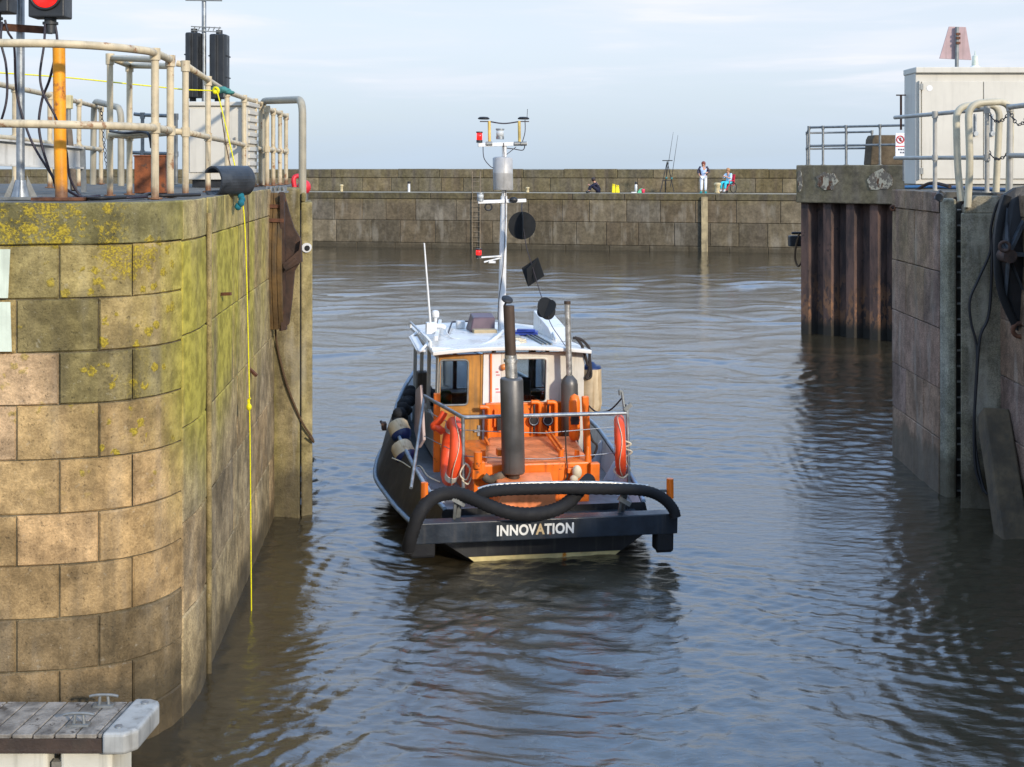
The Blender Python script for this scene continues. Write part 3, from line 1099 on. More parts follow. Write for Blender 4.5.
def lq_furniture():
    # front railing following the rounded corner
    a = [P(-260, 38, 9.98), P(-120, 40, 9.98), P(0, 43, 9.99), P(50, 43.5, 10.04), P(100, 46, 10.2), P(140, 50, 10.6), P(155, 53, 10.85), P(172, 60.5, 11.6)]
    top = spline(a, 6)
    b = [P(-260, 121.5, 9.98), P(-120, 122.5, 9.98), P(0, 123.5, 9.99), P(50, 124.3, 10.04), P(100, 125.5, 10.2), P(140, 127, 10.6), P(155, 128, 10.85), P(172, 131, 11.6)]
    railing('railing', 'cream pipe railing curving along the front edge of the left quay, rust at its foot', [P(155, 53, 10.85), P(170.3, 59.8, 11.5), P(-130, 40, 9.98)], top,
            spline(b, 6), LQ_TOP, r=0.033, group='pipe railings on the left quay')
    # bay set back from the front rail
    p1, p2 = P(110, 58, 12.0), P(129.5, 65.5, 12.6)
    railing('railing', 'short cream pipe railing bay set back behind the curved front railing', [p1, p2],
            round_path([P(156, 59.5, 10.95), p1 + Vector((0.02, 0, 0)), p1, p2, p2 + Vector((0.02, 0, 0)), P(171, 66, 11.55)], 0.03),
            round_path([P(156, 131.5, 10.95), Vector((p1.x, p1.y, P(0, 131.5, 10.95).z)), Vector((p2.x, p2.y, P(0, 131.5, 10.95).z)), P(171, 132.5, 11.55)], 0.03),
            LQ_TOP, r=0.029, group='pipe railings on the left quay')
    # receding railing along the channel
    px = [185.5, 208, 227, 244, 255, 260.5]
    ys = [65, 80, 92, 98, 101.5, 104.5]
    Ys = [12.05, 13.9, 16.0, 17.5, 18.2, 18.8]
    pp = [P(a_, b_, c_) for a_, b_, c_ in zip(px, ys, Ys)]
    mids = [P(a_, b_, c_) for a_, b_, c_ in zip(px, (132, 137, 141, 145, 147.5, 149), Ys)]
    railing('railing', 'rust-stained cream pipe railing receding along the channel edge of the left quay', pp, [P(177, 63.5, 12.05)] + pp, [P(173, 131.5, 12.0)] + mids, LQ_TOP, r=0.031,
            group='pipe railings on the left quay')
    px = [267, 273.2, 280, 286]
    pp = [P(x, y, Y) for x, y, Y in zip(px, (108.5, 111, 113.2, 116), (18.6, 19.3, 20.0, 20.7))]
    mids = [P(x, y, Y) for x, y, Y in zip(px, (149.2, 150, 150.8, 151.5), (18.6, 19.3, 20.0, 20.7))]
    railing('railing', 'closely posted end section of cream pipe railing beside the tall ladder hoop', pp, pp, mids, LQ_TOP, r=0.033, mat='cream_rail',
            group='pipe railings on the left quay')
    # railing on the far side of the quay
    px = [-40, 15, 50, 79, 101]
    pp = [P(x, y, Y) for x, y, Y in zip(px, (76, 87.5, 95, 102, 108), (13.7, 15.5, 17.1, 18.9, 20.8))]
    mids = [P(x, y, Y) for x, y, Y in zip(px, (134, 138.5, 143.5, 147, 149.5), (13.7, 15.5, 17.1, 18.9, 20.8))]
    railing('railing', 'cream pipe railing along the far side of the left quay, seen behind the yellow post', pp, pp, mids, LQ_TOP, r=0.034, group='pipe railings on the left quay')
    pp = [P(134, 114, 21), P(142.5, 115, 21), P(176, 116, 21)]
    mids = [P(130, 152.5, 21), P(142.5, 153, 21), P(178, 154, 21)]
    railing('railing', 'grey galvanised railing at the back of the left quay behind the rusty box', pp[1:], pp, mids, LQ_TOP, r=0.03, mat='galv_dull',
            group='pipe railings on the left quay')
    # ladder hoops
    def hoop(label, pts, w, d, group):
        t = MB()
        t.tube(round_path(pts, 0.22, 8), w, 10)
        o = t.build('ladder_hoop', M['hoop'], origin=Vector((pts[0].x, pts[0].y, LQ_TOP)), bevel=0)
        tag(o, label, 'ladder hoop', group)
    M['hoop'] = paint('grey_hoop_paint', S(158, 150, 130), 0.55, var=0.12, rust=0.2, streak=0.35)
    Y = 17.05
    hoop('tall grey-cream ladder hoop bending over the far end of the left quay', [V3(P(262, 190, 19.2), 4.24), P(262, 101, 19.2), P(302.5, 99.5, Y), V3(P(302.5, 196, Y), 3.95)], 0.05, 0, 'ladder hoops')
    hoop('grey ladder hoop at the back of the left quay, half hidden behind the railing bay', [V3(P(93, 190, 20.4), 4.24), P(94, 101, 20.4), P(121, 108, 19.0), V3(P(121, 190, 19.0), 4.24)], 0.048, 0, 'ladder hoops')

    # yellow post
    m = MB()
    p = P(61.5, 196, 10.45)
    b = Vector((p.x, p.y, LQ_TOP))
    t = thing('marker_post', 'thick yellow post with rust patches standing at the front railing', 'post', b)
    m.tube([b, b + Vector((-0.01, 0.0, .4)), b + Vector((-0.028, 0.02, 1.235))], 0.049, 18)
    m.build('post_tube', M['yellow'], t)
    m = MB()
    m.box(b + Vector((0, 0.05, 0.012)), (0.42, 0.30, 0.024))
    m.build('base_plate', M['rust'], t)

    # galvanised signal mast with red and green lamps
    g = P(20.5, 192, 10.75)
    gb = Vector((g.x, g.y, LQ_TOP))
    t = thing('signal_mast', 'slim galvanised mast with flared foot carrying the lit red signal and the green one', 'signal mast', gb)
    m = MB()
    m.cyl(gb, gb + Vector((0, 0, 0.16)), 0.085, 0.042, n=16)
    m.cyl(gb + Vector((0, 0, 0.12)), gb + Vector((0, 0, 3.0)), 0.033, n=16)
    m.build('mast_tube', M['galv'], t)
    m = MB()
    m.box(gb + Vector((0, 0, 0.011)), (0.28, 0.26, 0.022))
    for ang in range(4):
        d = Vector((math.cos(ang * PI / 2 + .3), math.sin(ang * PI / 2 + .3), 0))
        m.prism([gb + d * 0.05 + Vector((0, 0, .02)), gb + d * 0.13 + Vector((0, 0, .02)), gb + d * 0.05 + Vector((0, 0, 0.2))], Vector((-d.y, d.x, 0)) * 0.008)
    m.build('base_plate', M['galv_dull'], t)
    m = MB()
    c = P(20, 28.5, 10.69)
    m.bar(P(-14, 26.0, 10.69), P(52, 30.5, 10.69), 0.03, 0.06)
    o = m.build('bracket', M['rust'], t)

    def signal(px, py_bot, lens, body_h, nm):
        Yl = 10.4
        bl = P(px, py_bot, Yl)
        m = MB()
        w_ = 0.29
        m.box(bl + Vector((0, 0.10, body_h / 2)), (w_, 0.20, body_h))
        o = m.build(nm, M['black_plastic'], t, bevel=0.012)
        m = MB()
        zc = bl.z + 0.185
        lc = Vector((bl.x - .005, bl.y, zc))
        m.lathe([(0.0, 0.035), (0.06, 0.03), (0.10, 0.012), (0.112, 0.0)], lc + Vector((0, -0.004, 0)), (0, -1, 0), 28)
        m.build('lens', lens, o)
        m = MB()
        m.torus(lc + Vector((0, -0.008, 0)), (0, 1, 0), 0.122, 0.012, 32, 8)
        # visor: upper half hood
        pts = [Vector((lc.x + 0.128 * math.cos(a), lc.y, lc.z + 0.128 * math.sin(a))) for a in np.linspace(R(-10), R(190), 16)]
        vs = pts + [p_ + Vector((0, -0.16, 0.0)) for p_ in pts] + [Vector((lc.x, lc.y, lc.z)) + (p_ - lc) * 0.96 for p_ in pts] + [Vector((lc.x, lc.y - .16, lc.z)) + (p_ - lc) * 0.96 for p_ in pts]
        n = len(pts)
        fs = [(i, i + 1, n + i + 1, n + i) for i in range(n - 1)] + [(2 * n + i + 1, 2 * n + i, 3 * n + i, 3 * n + i + 1) for i in range(n - 1)] + [(n + i, n + i + 1, 3 * n + i + 1, 3 * n + i) for i in range(n - 1)]
        m._add(vs, fs)
        m.build('visor', M['black_plastic'], o)
        m = MB()
        m.cyl(bl + Vector((0, .1, -0.12)), bl + Vector((0, .1, 0.0)), 0.048, n=12)
        m.cyl(bl + Vector((0, .1, -0.05)), bl + Vector((0, .1, -0.03)), 0.062, n=12)
        m.build('mount', M['black_plastic'], o)
        return bl
    s1 = signal(46, 17.0, M['lamp_red'], 0.36, 'red_signal')
    s2 = signal(-10, 12.0, M['lens_green'], 0.36, 'green_signal')

    # cables
    def cable(label, pts, r=0.012, mat='cable', name='cable', k=8, group=None):
        o = MB().tube(pts, r, 8, sm=k).build(name, M[mat], origin=Vector(pts[-1]))
        return tag(o, label, name.replace('_', ' '), group)
    G = 'cables hanging from the signals'
    cable('dark cable looping from the red signal across the yellow post to the quay floor', [P(45, 24, 10.45), P(44, 45, 10.4), P(40, 75, 10.37), P(44, 95, 10.37), P(56, 118, 10.36), P(66, 150, 10.6), P(70, 178, 10.7), V3(P(84, 194, 10.75), 4.255), V3(P(110, 196, 10.7), 4.255)], 0.010, group=G)
    cable('dark cable falling from the red signal behind the yellow post to the black coil', [P(55, 24, 10.5), P(57, 45, 10.5), P(50, 78, 10.6), P(42, 100, 10.62), P(39, 128, 10.6), P(46, 160, 10.6), P(56, 180, 10.6), V3(P(84, 196, 10.5), 4.258), V3(P(128, 197, 10.6), 4.258), V3(P(147, 190, 10.8), 4.262)], 0.011, group=G)
    cable('dark cable hanging in a curve at the left edge from the green signal', [P(2, 22, 10.45), P(1, 42, 10.4), P(6, 65, 10.4), P(7, 95, 10.4), P(2, 118, 10.4), P(-10, 150, 10.5), V3(P(-20, 190, 10.6), 4.26)], 0.010, group=G)
    cable('dark cable running down the galvanised mast from the green signal', [P(5, 20, 10.5), P(8, 32, 10.5), P(14, 45, 10.55), P(15.5, 80, 10.68), P(18, 100, 10.70), P(27, 130, 10.7), P(36, 150, 10.7), P(52, 176, 10.72), V3(P(62, 190, 10.9), 4.262), V3(P(100, 193, 11.2), 4.262)], 0.010, group=G)
    cable('black hose lying along the quay floor beside the railing foot', [V3(P(75, 194, 10.9), 4.262), V3(P(95, 197, 10.3), 4.262), V3(P(120, 198, 10.5), 4.262), V3(P(140, 192, 11.0), 4.262), V3(P(150, 186, 11.6), 4.27), V3(P(160, 190, 11.3), 4.262), V3(P(200, 194, 11.6), 4.262)], 0.016, 'black', 'hose')
    cable('black cable clipped under the middle rail of the railing bay', [P(110, 131, 11.6), P(125, 133, 11.1), P(142, 132, 11.0), P(149, 135, 10.9), P(151.5, 148, 10.9)], 0.012, 'black')
    # yellow line
    cable('thin bright yellow rope strung across the quay and hanging down to the water',
          [P(-30, 71, 12.2), P(60, 77, 12.6), P(140, 85, 13.0), P(185, 89.5, 13.3), P(214, 91, 13.55), P(218, 95, 13.5), P(229, 140, 13.45), P(241, 195, 13.38), P(245, 230, 13.36), P(248, 330, 13.3), P(250, 440, 13.24), Vector((-2.645, 13.2, -0.12))], 0.0068, 'yrope', 'rope', k=6)
    m = MB()
    m.torus(P(216, 90.5, 13.52), (0.4, 1, 0.2), 0.030, 0.014, 16, 8)
    m.ball(P(215, 92, 13.5), 0.024)
    tag(m.build('rope_knot', M['yrope'], origin=P(216, 90.5, 13.52)), 'bright yellow rope knot tied on the receding railing', 'knot')
    m = MB()
    m.ball(P(249, 407, 13.25), 0.028, (1, 1, 1.3))
    m.tube([P(249, 407, 13.25), P(248, 400, 13.25), P(250.5, 398, 13.25)], 0.012, 6)
    tag(m.build('rope_knot', M['yrope'], origin=P(249, 407, 13.25)), 'yellow knot halfway down the hanging rope', 'knot')
    # teal cloth knots
    teal = paint('faded_teal_cloth', S(62, 122, 116), 0.9, var=0.3, vs=30)
    m = MB()
    for k in range(5):
        m.ball(P(216 + 3.4 * k, 89 + 0.8 * math.sin(k * 2) + .7 * k, 14.4), 0.045, (1.3, 1, 0.7 + 0.2 * math.sin(k)))
    tag(m.build('cloth', teal, origin=P(223, 90, 14.4)), 'teal rag tied round the top rail of the receding railing', 'cloth')
    m = MB()
    c = P(239.5, 196, 13.0)
    for k in range(4):
        m.ball(c + Vector((rnd.uniform(-.03, .03), rnd.uniform(-.03, .03), -0.035 * k)), 0.035, (1, 1, 1.1))
    tag(m.build('cloth', paint('blue_teal_cloth', S(24, 104, 120), .9, var=.3, vs=30), origin=c), 'small blue-teal rag lying on the quay edge by the black fender', 'cloth')

    # cream cabinet behind the railing
    x0, x1, Y = 187.5, 247, 17.6
    A, B_ = P(x0, 186, Y), P(x1, 186, Y)
    zt = P(0, 106, Y).z
    t = thing('cabinet', 'cream control cabinet standing behind the receding railing on the left quay', 'cabinet', (A.x, Y, LQ_TOP), 'cream control cabinets')
    m = MB()
    m.box(((A.x + B_.x) / 2, Y + 0.36, (4.34 + zt) / 2), (B_.x - A.x, 0.72, zt - 4.34))
    m.build('body', M['cab_cream'], t, bevel=0.012)
    m = MB()
    m.box(((A.x + B_.x) / 2, Y + 0.36, zt + 0.03), (B_.x - A.x + 0.06, 0.80, 0.06))
    m.build('lid', M['cab_cream'], t, bevel=0.012)
    m = MB()
    m.box(((A.x + B_.x) / 2 - 0.02, Y - 0.008, (4.40 + zt) / 2), (B_.x - A.x - 0.1, 0.02, zt - 4.34 - 0.14))
    d = m.build('door', M['cab_cream'], t, bevel=0.006)
    m = MB()
    m.box((B_.x - 0.16, Y - 0.03, 4.85), (0.02, 0.03, 0.13))
    m.build('handle', M['galv_dull'], d)
    m = MB()
    for k in range(9):
        m.box((B_.x + 0.012, Y + 0.36, 4.46 + k * 0.10), (0.03, 0.6, 0.055))
    m.build('louvres', M['cab_cream'], t, bevel=0.006)
    m = MB()
    m.box(((A.x + B_.x) / 2, Y + 0.36, 4.29), (B_.x - A.x - 0.1, 0.6, 0.10))
    m.build('plinth', M['black_plastic'], t)  # black block stands for the shaded gap under the cabinet

    # mast with two black signal heads behind the cabinet
    Y = 19.2
    b = V3(P(204, 190, Y), LQ_TOP)
    t = thing('signal_mast', 'thin pale mast with a crossbar and two black signal heads behind the cream cabinet', 'signal mast', b)
    m = MB()
    m.cyl(b, Vector((b.x, Y, P(0, -34, Y).z)), 0.034, n=14)
    m.build('mast_tube', M['galv'], t)
    m = MB()
    m.bar(P(185.5, -0.5, Y - .04), P(222, 0.0, Y - .04), 0.03, 0.035)
    m.build('crossbar', M['galv_dull'], t)
    m = MB()
    for dy in (-.03, .03):
        m.bar(P(191, 28.5, Y - .05) + Vector((0, 0, dy)), P(221, 30.0, Y - .05) + Vector((0, 0, dy)), 0.02, 0.014)
    for k in range(6):
        m.bar(P(193 + k * 5, 28.8, Y - .05) + Vector((0, 0, -.03)), P(195 + k * 5, 28.8, Y - .05) + Vector((0, 0, .03)), 0.012, 0.012)
    m.build('bracket', M['galv_dull'], t)
    for (px, w_) in ((194.2, 15.5), (219.3, 17.5)):
        c = P(px, 66, Y)
        hw = w_ / 2 * Y / FPX
        zt, zb = P(0, 33.5, Y).z, P(0, 98, Y).z
        if px > 200:
            zt, zb = P(0, 35, Y).z, P(0, 99, Y).z
        m = MB()
        pl = [(-hw, -0.02), (-hw * 0.72, -0.12), (-0.1 * hw, -0.15), (0.05 * hw, -0.10), (hw * 0.8, -0.12), (hw, -0.04), (hw, 0.16), (-hw, 0.16)]
        m.prism([(c.x + x, c.y + y - .05, zb) for x, y in pl], (0, 0, zt - zb))
        h = m.build('signal_head', M['black_plastic'], t, bevel=0.012)
        m = MB()
        m.cyl((c.x, c.y, zt), (c.x, c.y, zt + 0.07), 0.05, n=12)
        m.cyl((c.x - .02, c.y, zb - 0.06), (c.x - .02, c.y, zb), 0.05, n=12)
        m.build('mount', M['black_plastic'], h)
        m = MB()
        for q in range(1, 3):
            z = zb + (zt - zb) * q / 3
            m.box((c.x, c.y + 0.02, z), (hw * 2 + 0.015, 0.26, 0.016))
        m.build('casing_seam', M['black'], h)

    # rusty iron box
    A = P(148, 190, 13.4)
    t = MB()
    t.box((A.x, A.y + 0.2, LQ_TOP + 0.19), (0.31, 0.4, 0.38), Matrix.Rotation(R(4), 3, 'Z'))
    t.box((A.x, A.y + 0.2, LQ_TOP + 0.385), (0.33, 0.42, 0.018), Matrix.Rotation(R(4), 3, 'Z'))
    o = t.build('iron_box', paint('orange_rust', (0.20, 0.06, 0.02, 1), 0.9, var=.5, vs=8, rust=.5, rustcol=(0.05, 0.025, 0.015, 1), bump=.6, bs=30), origin=Vector((A.x, A.y + .2, LQ_TOP)), bevel=0.008)
    tag(o, 'square rust-red iron box on the left quay behind the railing posts', 'box')
    # white steel beam on trestle
    A, B_ = P(-30, 150.5, 13.2), P(81, 158, 14.0)
    m = MB()
    up = 0.135
    for dz in (-up, up):
        m.bar(A + Vector((0, 0, dz)), B_ + Vector((0, 0, dz * .8)), 0.14, 0.02)
    m.bar(A, B_, 0.016, 2 * up * 0.86)
    t = thing('gangway_beam', 'pale steel beam resting on a leaning prop behind the yellow post', 'beam', V3(B_, LQ_TOP))
    m.build('beam', paint('greyish_beam', S(176, 176, 172), .5, var=.15, vs=4, streak=.4, rust=.2), t)
    m = MB()
    m.bar(V3(P(84, 190, 14.0), LQ_TOP), P(82.5, 147, 14.0), 0.035, 0.05)
    m.bar(V3(P(-10, 190, 13.3), LQ_TOP), P(-10, 151, 13.3), 0.035, 0.05)
    m.build('prop', M['galv_dull'], t)
    m = MB()
    m.bar(V3(P(74, 190, 15.0), LQ_TOP), P(69, 130, 15.2), 0.06, 0.06)
    m.build('leaning_prop', M['timber'], t)
    # junction box on a post
    b = V3(P(68.5, 190, 16.0), LQ_TOP)
    t = thing('junction_box', 'small cream junction box on a grey stake behind the yellow post', 'junction box', b)
    m = MB()
    m.box(P(68.5, 102, 16.0), (0.085, 0.10, 0.17))
    m.build('box', paint('yellowed_plastic', S(206, 190, 138), .6), t, bevel=0.01)
    m = MB()
    m.cyl(b, P(68.5, 108, 16.0), 0.03, n=10)
    m.build('stake', M['galv_dull'], t)
    # chain links
    def chain(label, pts, lr=0.022, group=None, name='chain'):
        p = spline([Vector(q) for q in pts], 12)
        m = MB()
        d = 0.0
        last = p[0]
        flip = 0
        for q in p[1:]:
            d = (q - last).length
            if d > lr * 2.6:
                ax = (q - last).normalized()
                mid = (q + last) / 2
                s1_ = ax.orthogonal().normalized()
                s2_ = ax.cross(s1_)
                s_ = s1_ if flip else s2_
                m.tube([mid + ax * (lr * 1.75 * math.cos(a)) + s_ * (lr * math.sin(a)) for a in np.linspace(0, 2 * PI, 11)[:-1]], lr * 0.3, 5, closed=True)
                flip = 1 - flip
                last = q
        return tag(m.build(name, M['chain'], origin=Vector(pts[0])), label, 'chain', group)
    chain('dark chain hanging from the far railing post beside the grey hoop', [P(101, 108, 20.6), P(103, 130, 20.5), P(106, 160, 20.4), V3(P(110, 190, 20.3), 4.27)])

    # black fender tube lying on the edge
    ax = Vector((0.62, 0.78, 0.02)).normalized()
    c = P(230, 181, 13.0)
    m = MB()
    r0, r1 = 0.155, 0.105
    a0 = c - ax * 0.22
    side = Vector((-ax.y, ax.x, 0))
    upv = Vector((0, 0, 1))
    ang = np.linspace(R(38), R(318), 26)
    rows = []
    for (h, ro, ri) in ((0.0, r0, r0 - .02), (0.2, r0, r0 - .02), (0.42, r0 * 0.97, r0 * .97 - .02)):
        rows.append([a0 + ax * h + side * (ro * math.cos(t_)) + upv * (ro * math.sin(t_)) for t_ in ang])
        rows.append([a0 + ax * h + side * (ri * math.cos(t_)) + upv * (ri * math.sin(t_)) for t_ in ang])
    n = len(ang)
    vs = [v for r_ in rows for v in r_]
    fs = []
    for i in range(n - 1):
        for k in (0, 2):
            fs.append((k * n + i, k * n + i + 1, (k + 2) * n + i + 1, (k + 2) * n + i))
            fs.append(((k + 1) * n + i + 1, (k + 1) * n + i, (k + 3) * n + i, (k + 3) * n + i + 1))
        fs.append((i + 1, i, n + i, n + i + 1))
        fs.append((4 * n + i, 4 * n + i + 1, 5 * n + i + 1, 5 * n + i))
    for k in (0, 2):
        for e in (0, n - 1):
            fs.append((k * n + e, (k + 2) * n + e, (k + 3) * n + e, (k + 1) * n + e))
    m._add(vs, fs, False)
    o = m.build('fender_tube', paint('grey_black_rubber', (0.028, 0.032, 0.037, 1), 0.45, var=.4, vs=9, bump=.3), origin=V3(c, LQ_TOP))
    tag(o, 'split black rubber fender tube lying on the edge of the left quay', 'fender')
    # fallen net line
    cable('thin dark red line dangling from the receding railing in front of the cabinet', [P(221, 112, 14.6), P(227, 150, 14.4), P(236, 185, 14.2), P(247, 193, 13.9), P(249, 300, 13.75)], 0.006, 'rope', 'line')
    # red buoy beyond the end of the quay
    t = thing('buoy', 'round red buoy hanging behind the ladder hoop at the end of the left quay', 'buoy', P(304, 186, 18.6))
    redp = paint('red_buoy', S(206, 40, 52), 0.45, var=.15)
    m = MB()
    m.ball(P(304, 187, 18.6), 0.10, (1, 1, 1.08))
    m.build('float', redp, t)
    m = MB()
    m.tube([P(304, 180, 18.6), P(298, 176, 18.55), P(293.5, 179, 18.5), P(295, 190, 18.5)], 0.035, 8, sm=4)
    m.build('neck', redp, t)


lq_furniture()


def left_fender():
    # timber rubbing face on a steel frame at the corner of the pier
    t = thing('rubbing_fender', 'bowed timber rubbing fender on a dark steel frame, far end of the left quay', 'fender', (-2.95, 16.4, 3.3), 'rubbing fenders at the gate')
    m = MB()
    n = 18
    for k in range(4):
        x0 = -3.115 + k * 0.0635
        pts = []
        for i in range(n + 1):
            z = 4.19 - 1.72 * i / n
            s_ = (i / n - 0.5) * 2
            pts.append((x0, 16.16 + 0.16 * s_ * s_ + 0.006 * (k % 2), z))
        vs = []
        for (x, y, z) in pts:
            vs += [(x, y, z), (x + 0.058, y, z), (x + 0.058, y + 0.10, z), (x, y + 0.10, z)]
        fs = [(3, 2, 1, 0), tuple(4 * n + j for j in range(4))]
        for i in range(n):
            for j in range(4):
                fs.append((4 * i + j, 4 * i + (j + 1) % 4, 4 * i + 4 + (j + 1) % 4, 4 * i + 4 + j))
        m._add(vs, fs)
    m.build('timber_face', M['timber_face'], t, bevel=0.006)
    m = MB()
    Y = 16.32
    out = [(284, 192), (289, 212), (294, 228), (300, 238), (301.5, 252), (299, 264), (294.5, 271), (292, 300), (289, 324), (281, 331), (279, 331), (279, 192)]
    m.prism([P(x, y, Y) for x, y in out], (0, 0.05, 0))
    m.build('side_plate', M['dark_rust'], t, bevel=0.004)
    m = MB()
    m.prism([P(283, 264, Y - 0.11), P(299, 250, Y - .11), P(300.5, 240, Y - .11), P(301.5, 262, Y - 0.11), P(284, 272, Y - 0.11)], (0, 0.10, 0))
    m.bar(P(285, 269, Y - .13), P(296, 259, Y - .13), 0.03, 0.035)
    m.prism([P(280, 194, Y - .15), P(283.5, 194, Y - .15), P(286, 330, Y - .02), P(281, 331, Y - .02)], (0, 0.10, 0))
    m.build('bracket', M['dark_rust'], t)
    m = MB()
    for py in (206, 220):
        m.bar(P(262.3, py, 16.15 + 0.16 * ((py - 261) / 69) ** 2 - .005), P(284, py + 0.5, 16.15 + 0.16 * ((py - 261) / 69) ** 2 - .005), 0.02, 0.045)
    m.build('strap', M['rust'], t)
    m = MB()
    for k in range(5):
        m.box((-3.085 + 0.055 * k, 16.42, 4.235), (0.022, 0.14, 0.07))
    m.box((-2.98, 16.42, 4.20), (0.30, 0.18, 0.02))
    m.build('cap_grating', M['galv'], t)
    # mooring rope from its foot
    o = MB().tube([P(275, 318, 16.5), P(277, 345, 16.72), P(287, 385, 16.72), P(301, 420, 16.74), P(311, 436, 16.78), P(313.5, 442, 16.8), P(309, 436, 16.72)], 0.014, 7, sm=6).build('rope', M['rope'], origin=P(277, 345, 16.72))
    tag(o, 'thin brown rope slung from the left rubbing fender across the pier', 'rope')


left_fender()


def pontoon():
    zt = 0.535
    t = thing('pontoon', 'weathered wooden pontoon finger with a pale metal end cap and white floats, bottom left', 'pontoon', (-3.9, 9.4, 0))
    yb, yf = 9.66, 9.10
    xe = P(103, 735, 9.12).x
    m = MB()
    n = 13
    x = -6.2
    while x < xe - 0.02:
        w_ = 0.138
        sh = rnd.uniform(-0.006, 0.006)
        dx = 0.055
        x1 = min(x + w_, xe)
        m.hexa([(x, yf + sh, zt - 0.03), (x1, yf + sh, zt - .03), (x1 + dx, yb + sh, zt - .03), (x + dx, yb + sh, zt - .03),
                (x, yf + sh, zt + rnd.uniform(-.003, .003)), (x1, yf + sh, zt), (x1 + dx, yb + sh, zt), (x + dx, yb + sh, zt)])
        x += w_ + 0.012
    m.build('deck_boards', M['deck_timber'], t, bevel=0.006)
    m = MB()
    m.box(((-6.2 + xe) / 2 - 0.0, yf + 0.025, zt - 0.075), (xe + 6.2, 0.05, 0.085))
    m.bar((-6.2, yf + 0.012, zt - 0.12), (xe, yf + 0.012, zt - 0.12), 0.03, 0.03)
    m.build('side_beam', M['timber_deep'], t, bevel=0.006)
    m = MB()
    x0, x1 = xe + 0.005, xe + 0.26
    top = zt + 0.02
    m.prism([(x0, yf - 0.03, zt - 0.135), (x0 + 0.16, yf - 0.03, zt - 0.135), (x0 + .235, yf + 0.05, zt - .135), (x0 + 0.27, yb - 0.10, zt - 0.135), (x0 + 0.25, yb - .02, zt - .135), (x0 + 0.18, yb + 0.02, zt - 0.135), (x0 + 0.06, yb + .02, zt - .135)], (0, 0, 0.155))
    c = m.build('end_cap', paint('pale_end_cap', S(160, 160, 155), 0.5, var=.2, vs=4, streak=.45, rust=.15), t, bevel=0.025, seg=3)
    m = MB()
    m.cyl((x0 + .09, yf + 0.07, top), (x0 + .09, yf + 0.07, top + 0.012), 0.026, n=14)
    m.build('bolt', M['galv'], c)
    m = MB()
    m.cyl((x0 + .16, yb - 0.08, top), (x0 + .16, yb - 0.08, top + 0.012), 0.026, n=14)
    m.build('bolt', M['galv'], c)
    fm = paint('white_float', S(206, 202, 186), 0.55, var=.1, vs=3, streak=.3)
    for (a, b) in ((P(60, 760, 9.17).x + .0, xe + 0.05), (-5.0, P(48, 760, 9.17).x)):
        m = MB()
        cx = (a + b) / 2
        m.box((cx, (yf + yb) / 2 + 0.03, 0.10), (b - a, yb - yf - 0.06, 0.60))
        m.build('float', fm, t, bevel=0.03, seg=3)
    # set-back panel between floats, grey put in for the shade of the gap
    px0, px1 = P(48, 0, 9.1).x, P(64, 0, 9.1).x
    m = MB()
    m.box(((px0 + px1) / 2, yf + 0.10, 0.06), (px1 - px0, 0.06, 0.5))
    m.build('float_gap', paint('shadowed_gap_panel', S(120, 116, 104), .6), t)

    def cleat(label, px, py, Y, s_):
        c = P(px, py, Y)
        c.z = zt
        o = thing('cleat', label, 'cleat', c, 'mooring cleats on the pontoon')
        m = MB()
        for dx in (-0.055, 0.055):
            m.cyl(c + Vector((dx * s_, 0, 0.012)), c + Vector((dx * s_ * 0.8, 0, 0.115 * s_)), 0.022 * s_, 0.015 * s_, n=10)
        m.tube([c + Vector((-0.165 * s_, 0, 0.112 * s_)), c + Vector((-.08 * s_, 0, 0.128 * s_)), c + Vector((.08 * s_, 0, 0.128 * s_)), c + Vector((0.165 * s_, 0, 0.112 * s_))], 0.017 * s_, 8, sm=4)
        m.box(c + Vector((0, 0, 0.008)), (0.23 * s_, 0.07, 0.016))
        m.build('horn', M['galv_dull'], o)
    cleat('near metal mooring cleat at the front edge of the pontoon deck', 79, 727, 9.25, 0.66)
    cleat('far metal mooring cleat at the back of the pontoon deck by the stone wall', 104, 708, 9.58, 0.64)


M['deck_timber'] = paint('grey_deck_boards', S(130, 123, 113), 0.9, var=0.5, vs=7, streak=0.0, bump=1.0, bs=40, rust=0.5, rs=12, rustcol=(0.05, 0.04, 0.03, 1))
M['timber_deep'] = paint('dark_side_timber', S(62, 50, 42), 0.9, var=0.4, vs=5, streak=0.3, bump=0.8, bs=30)
pontoon()


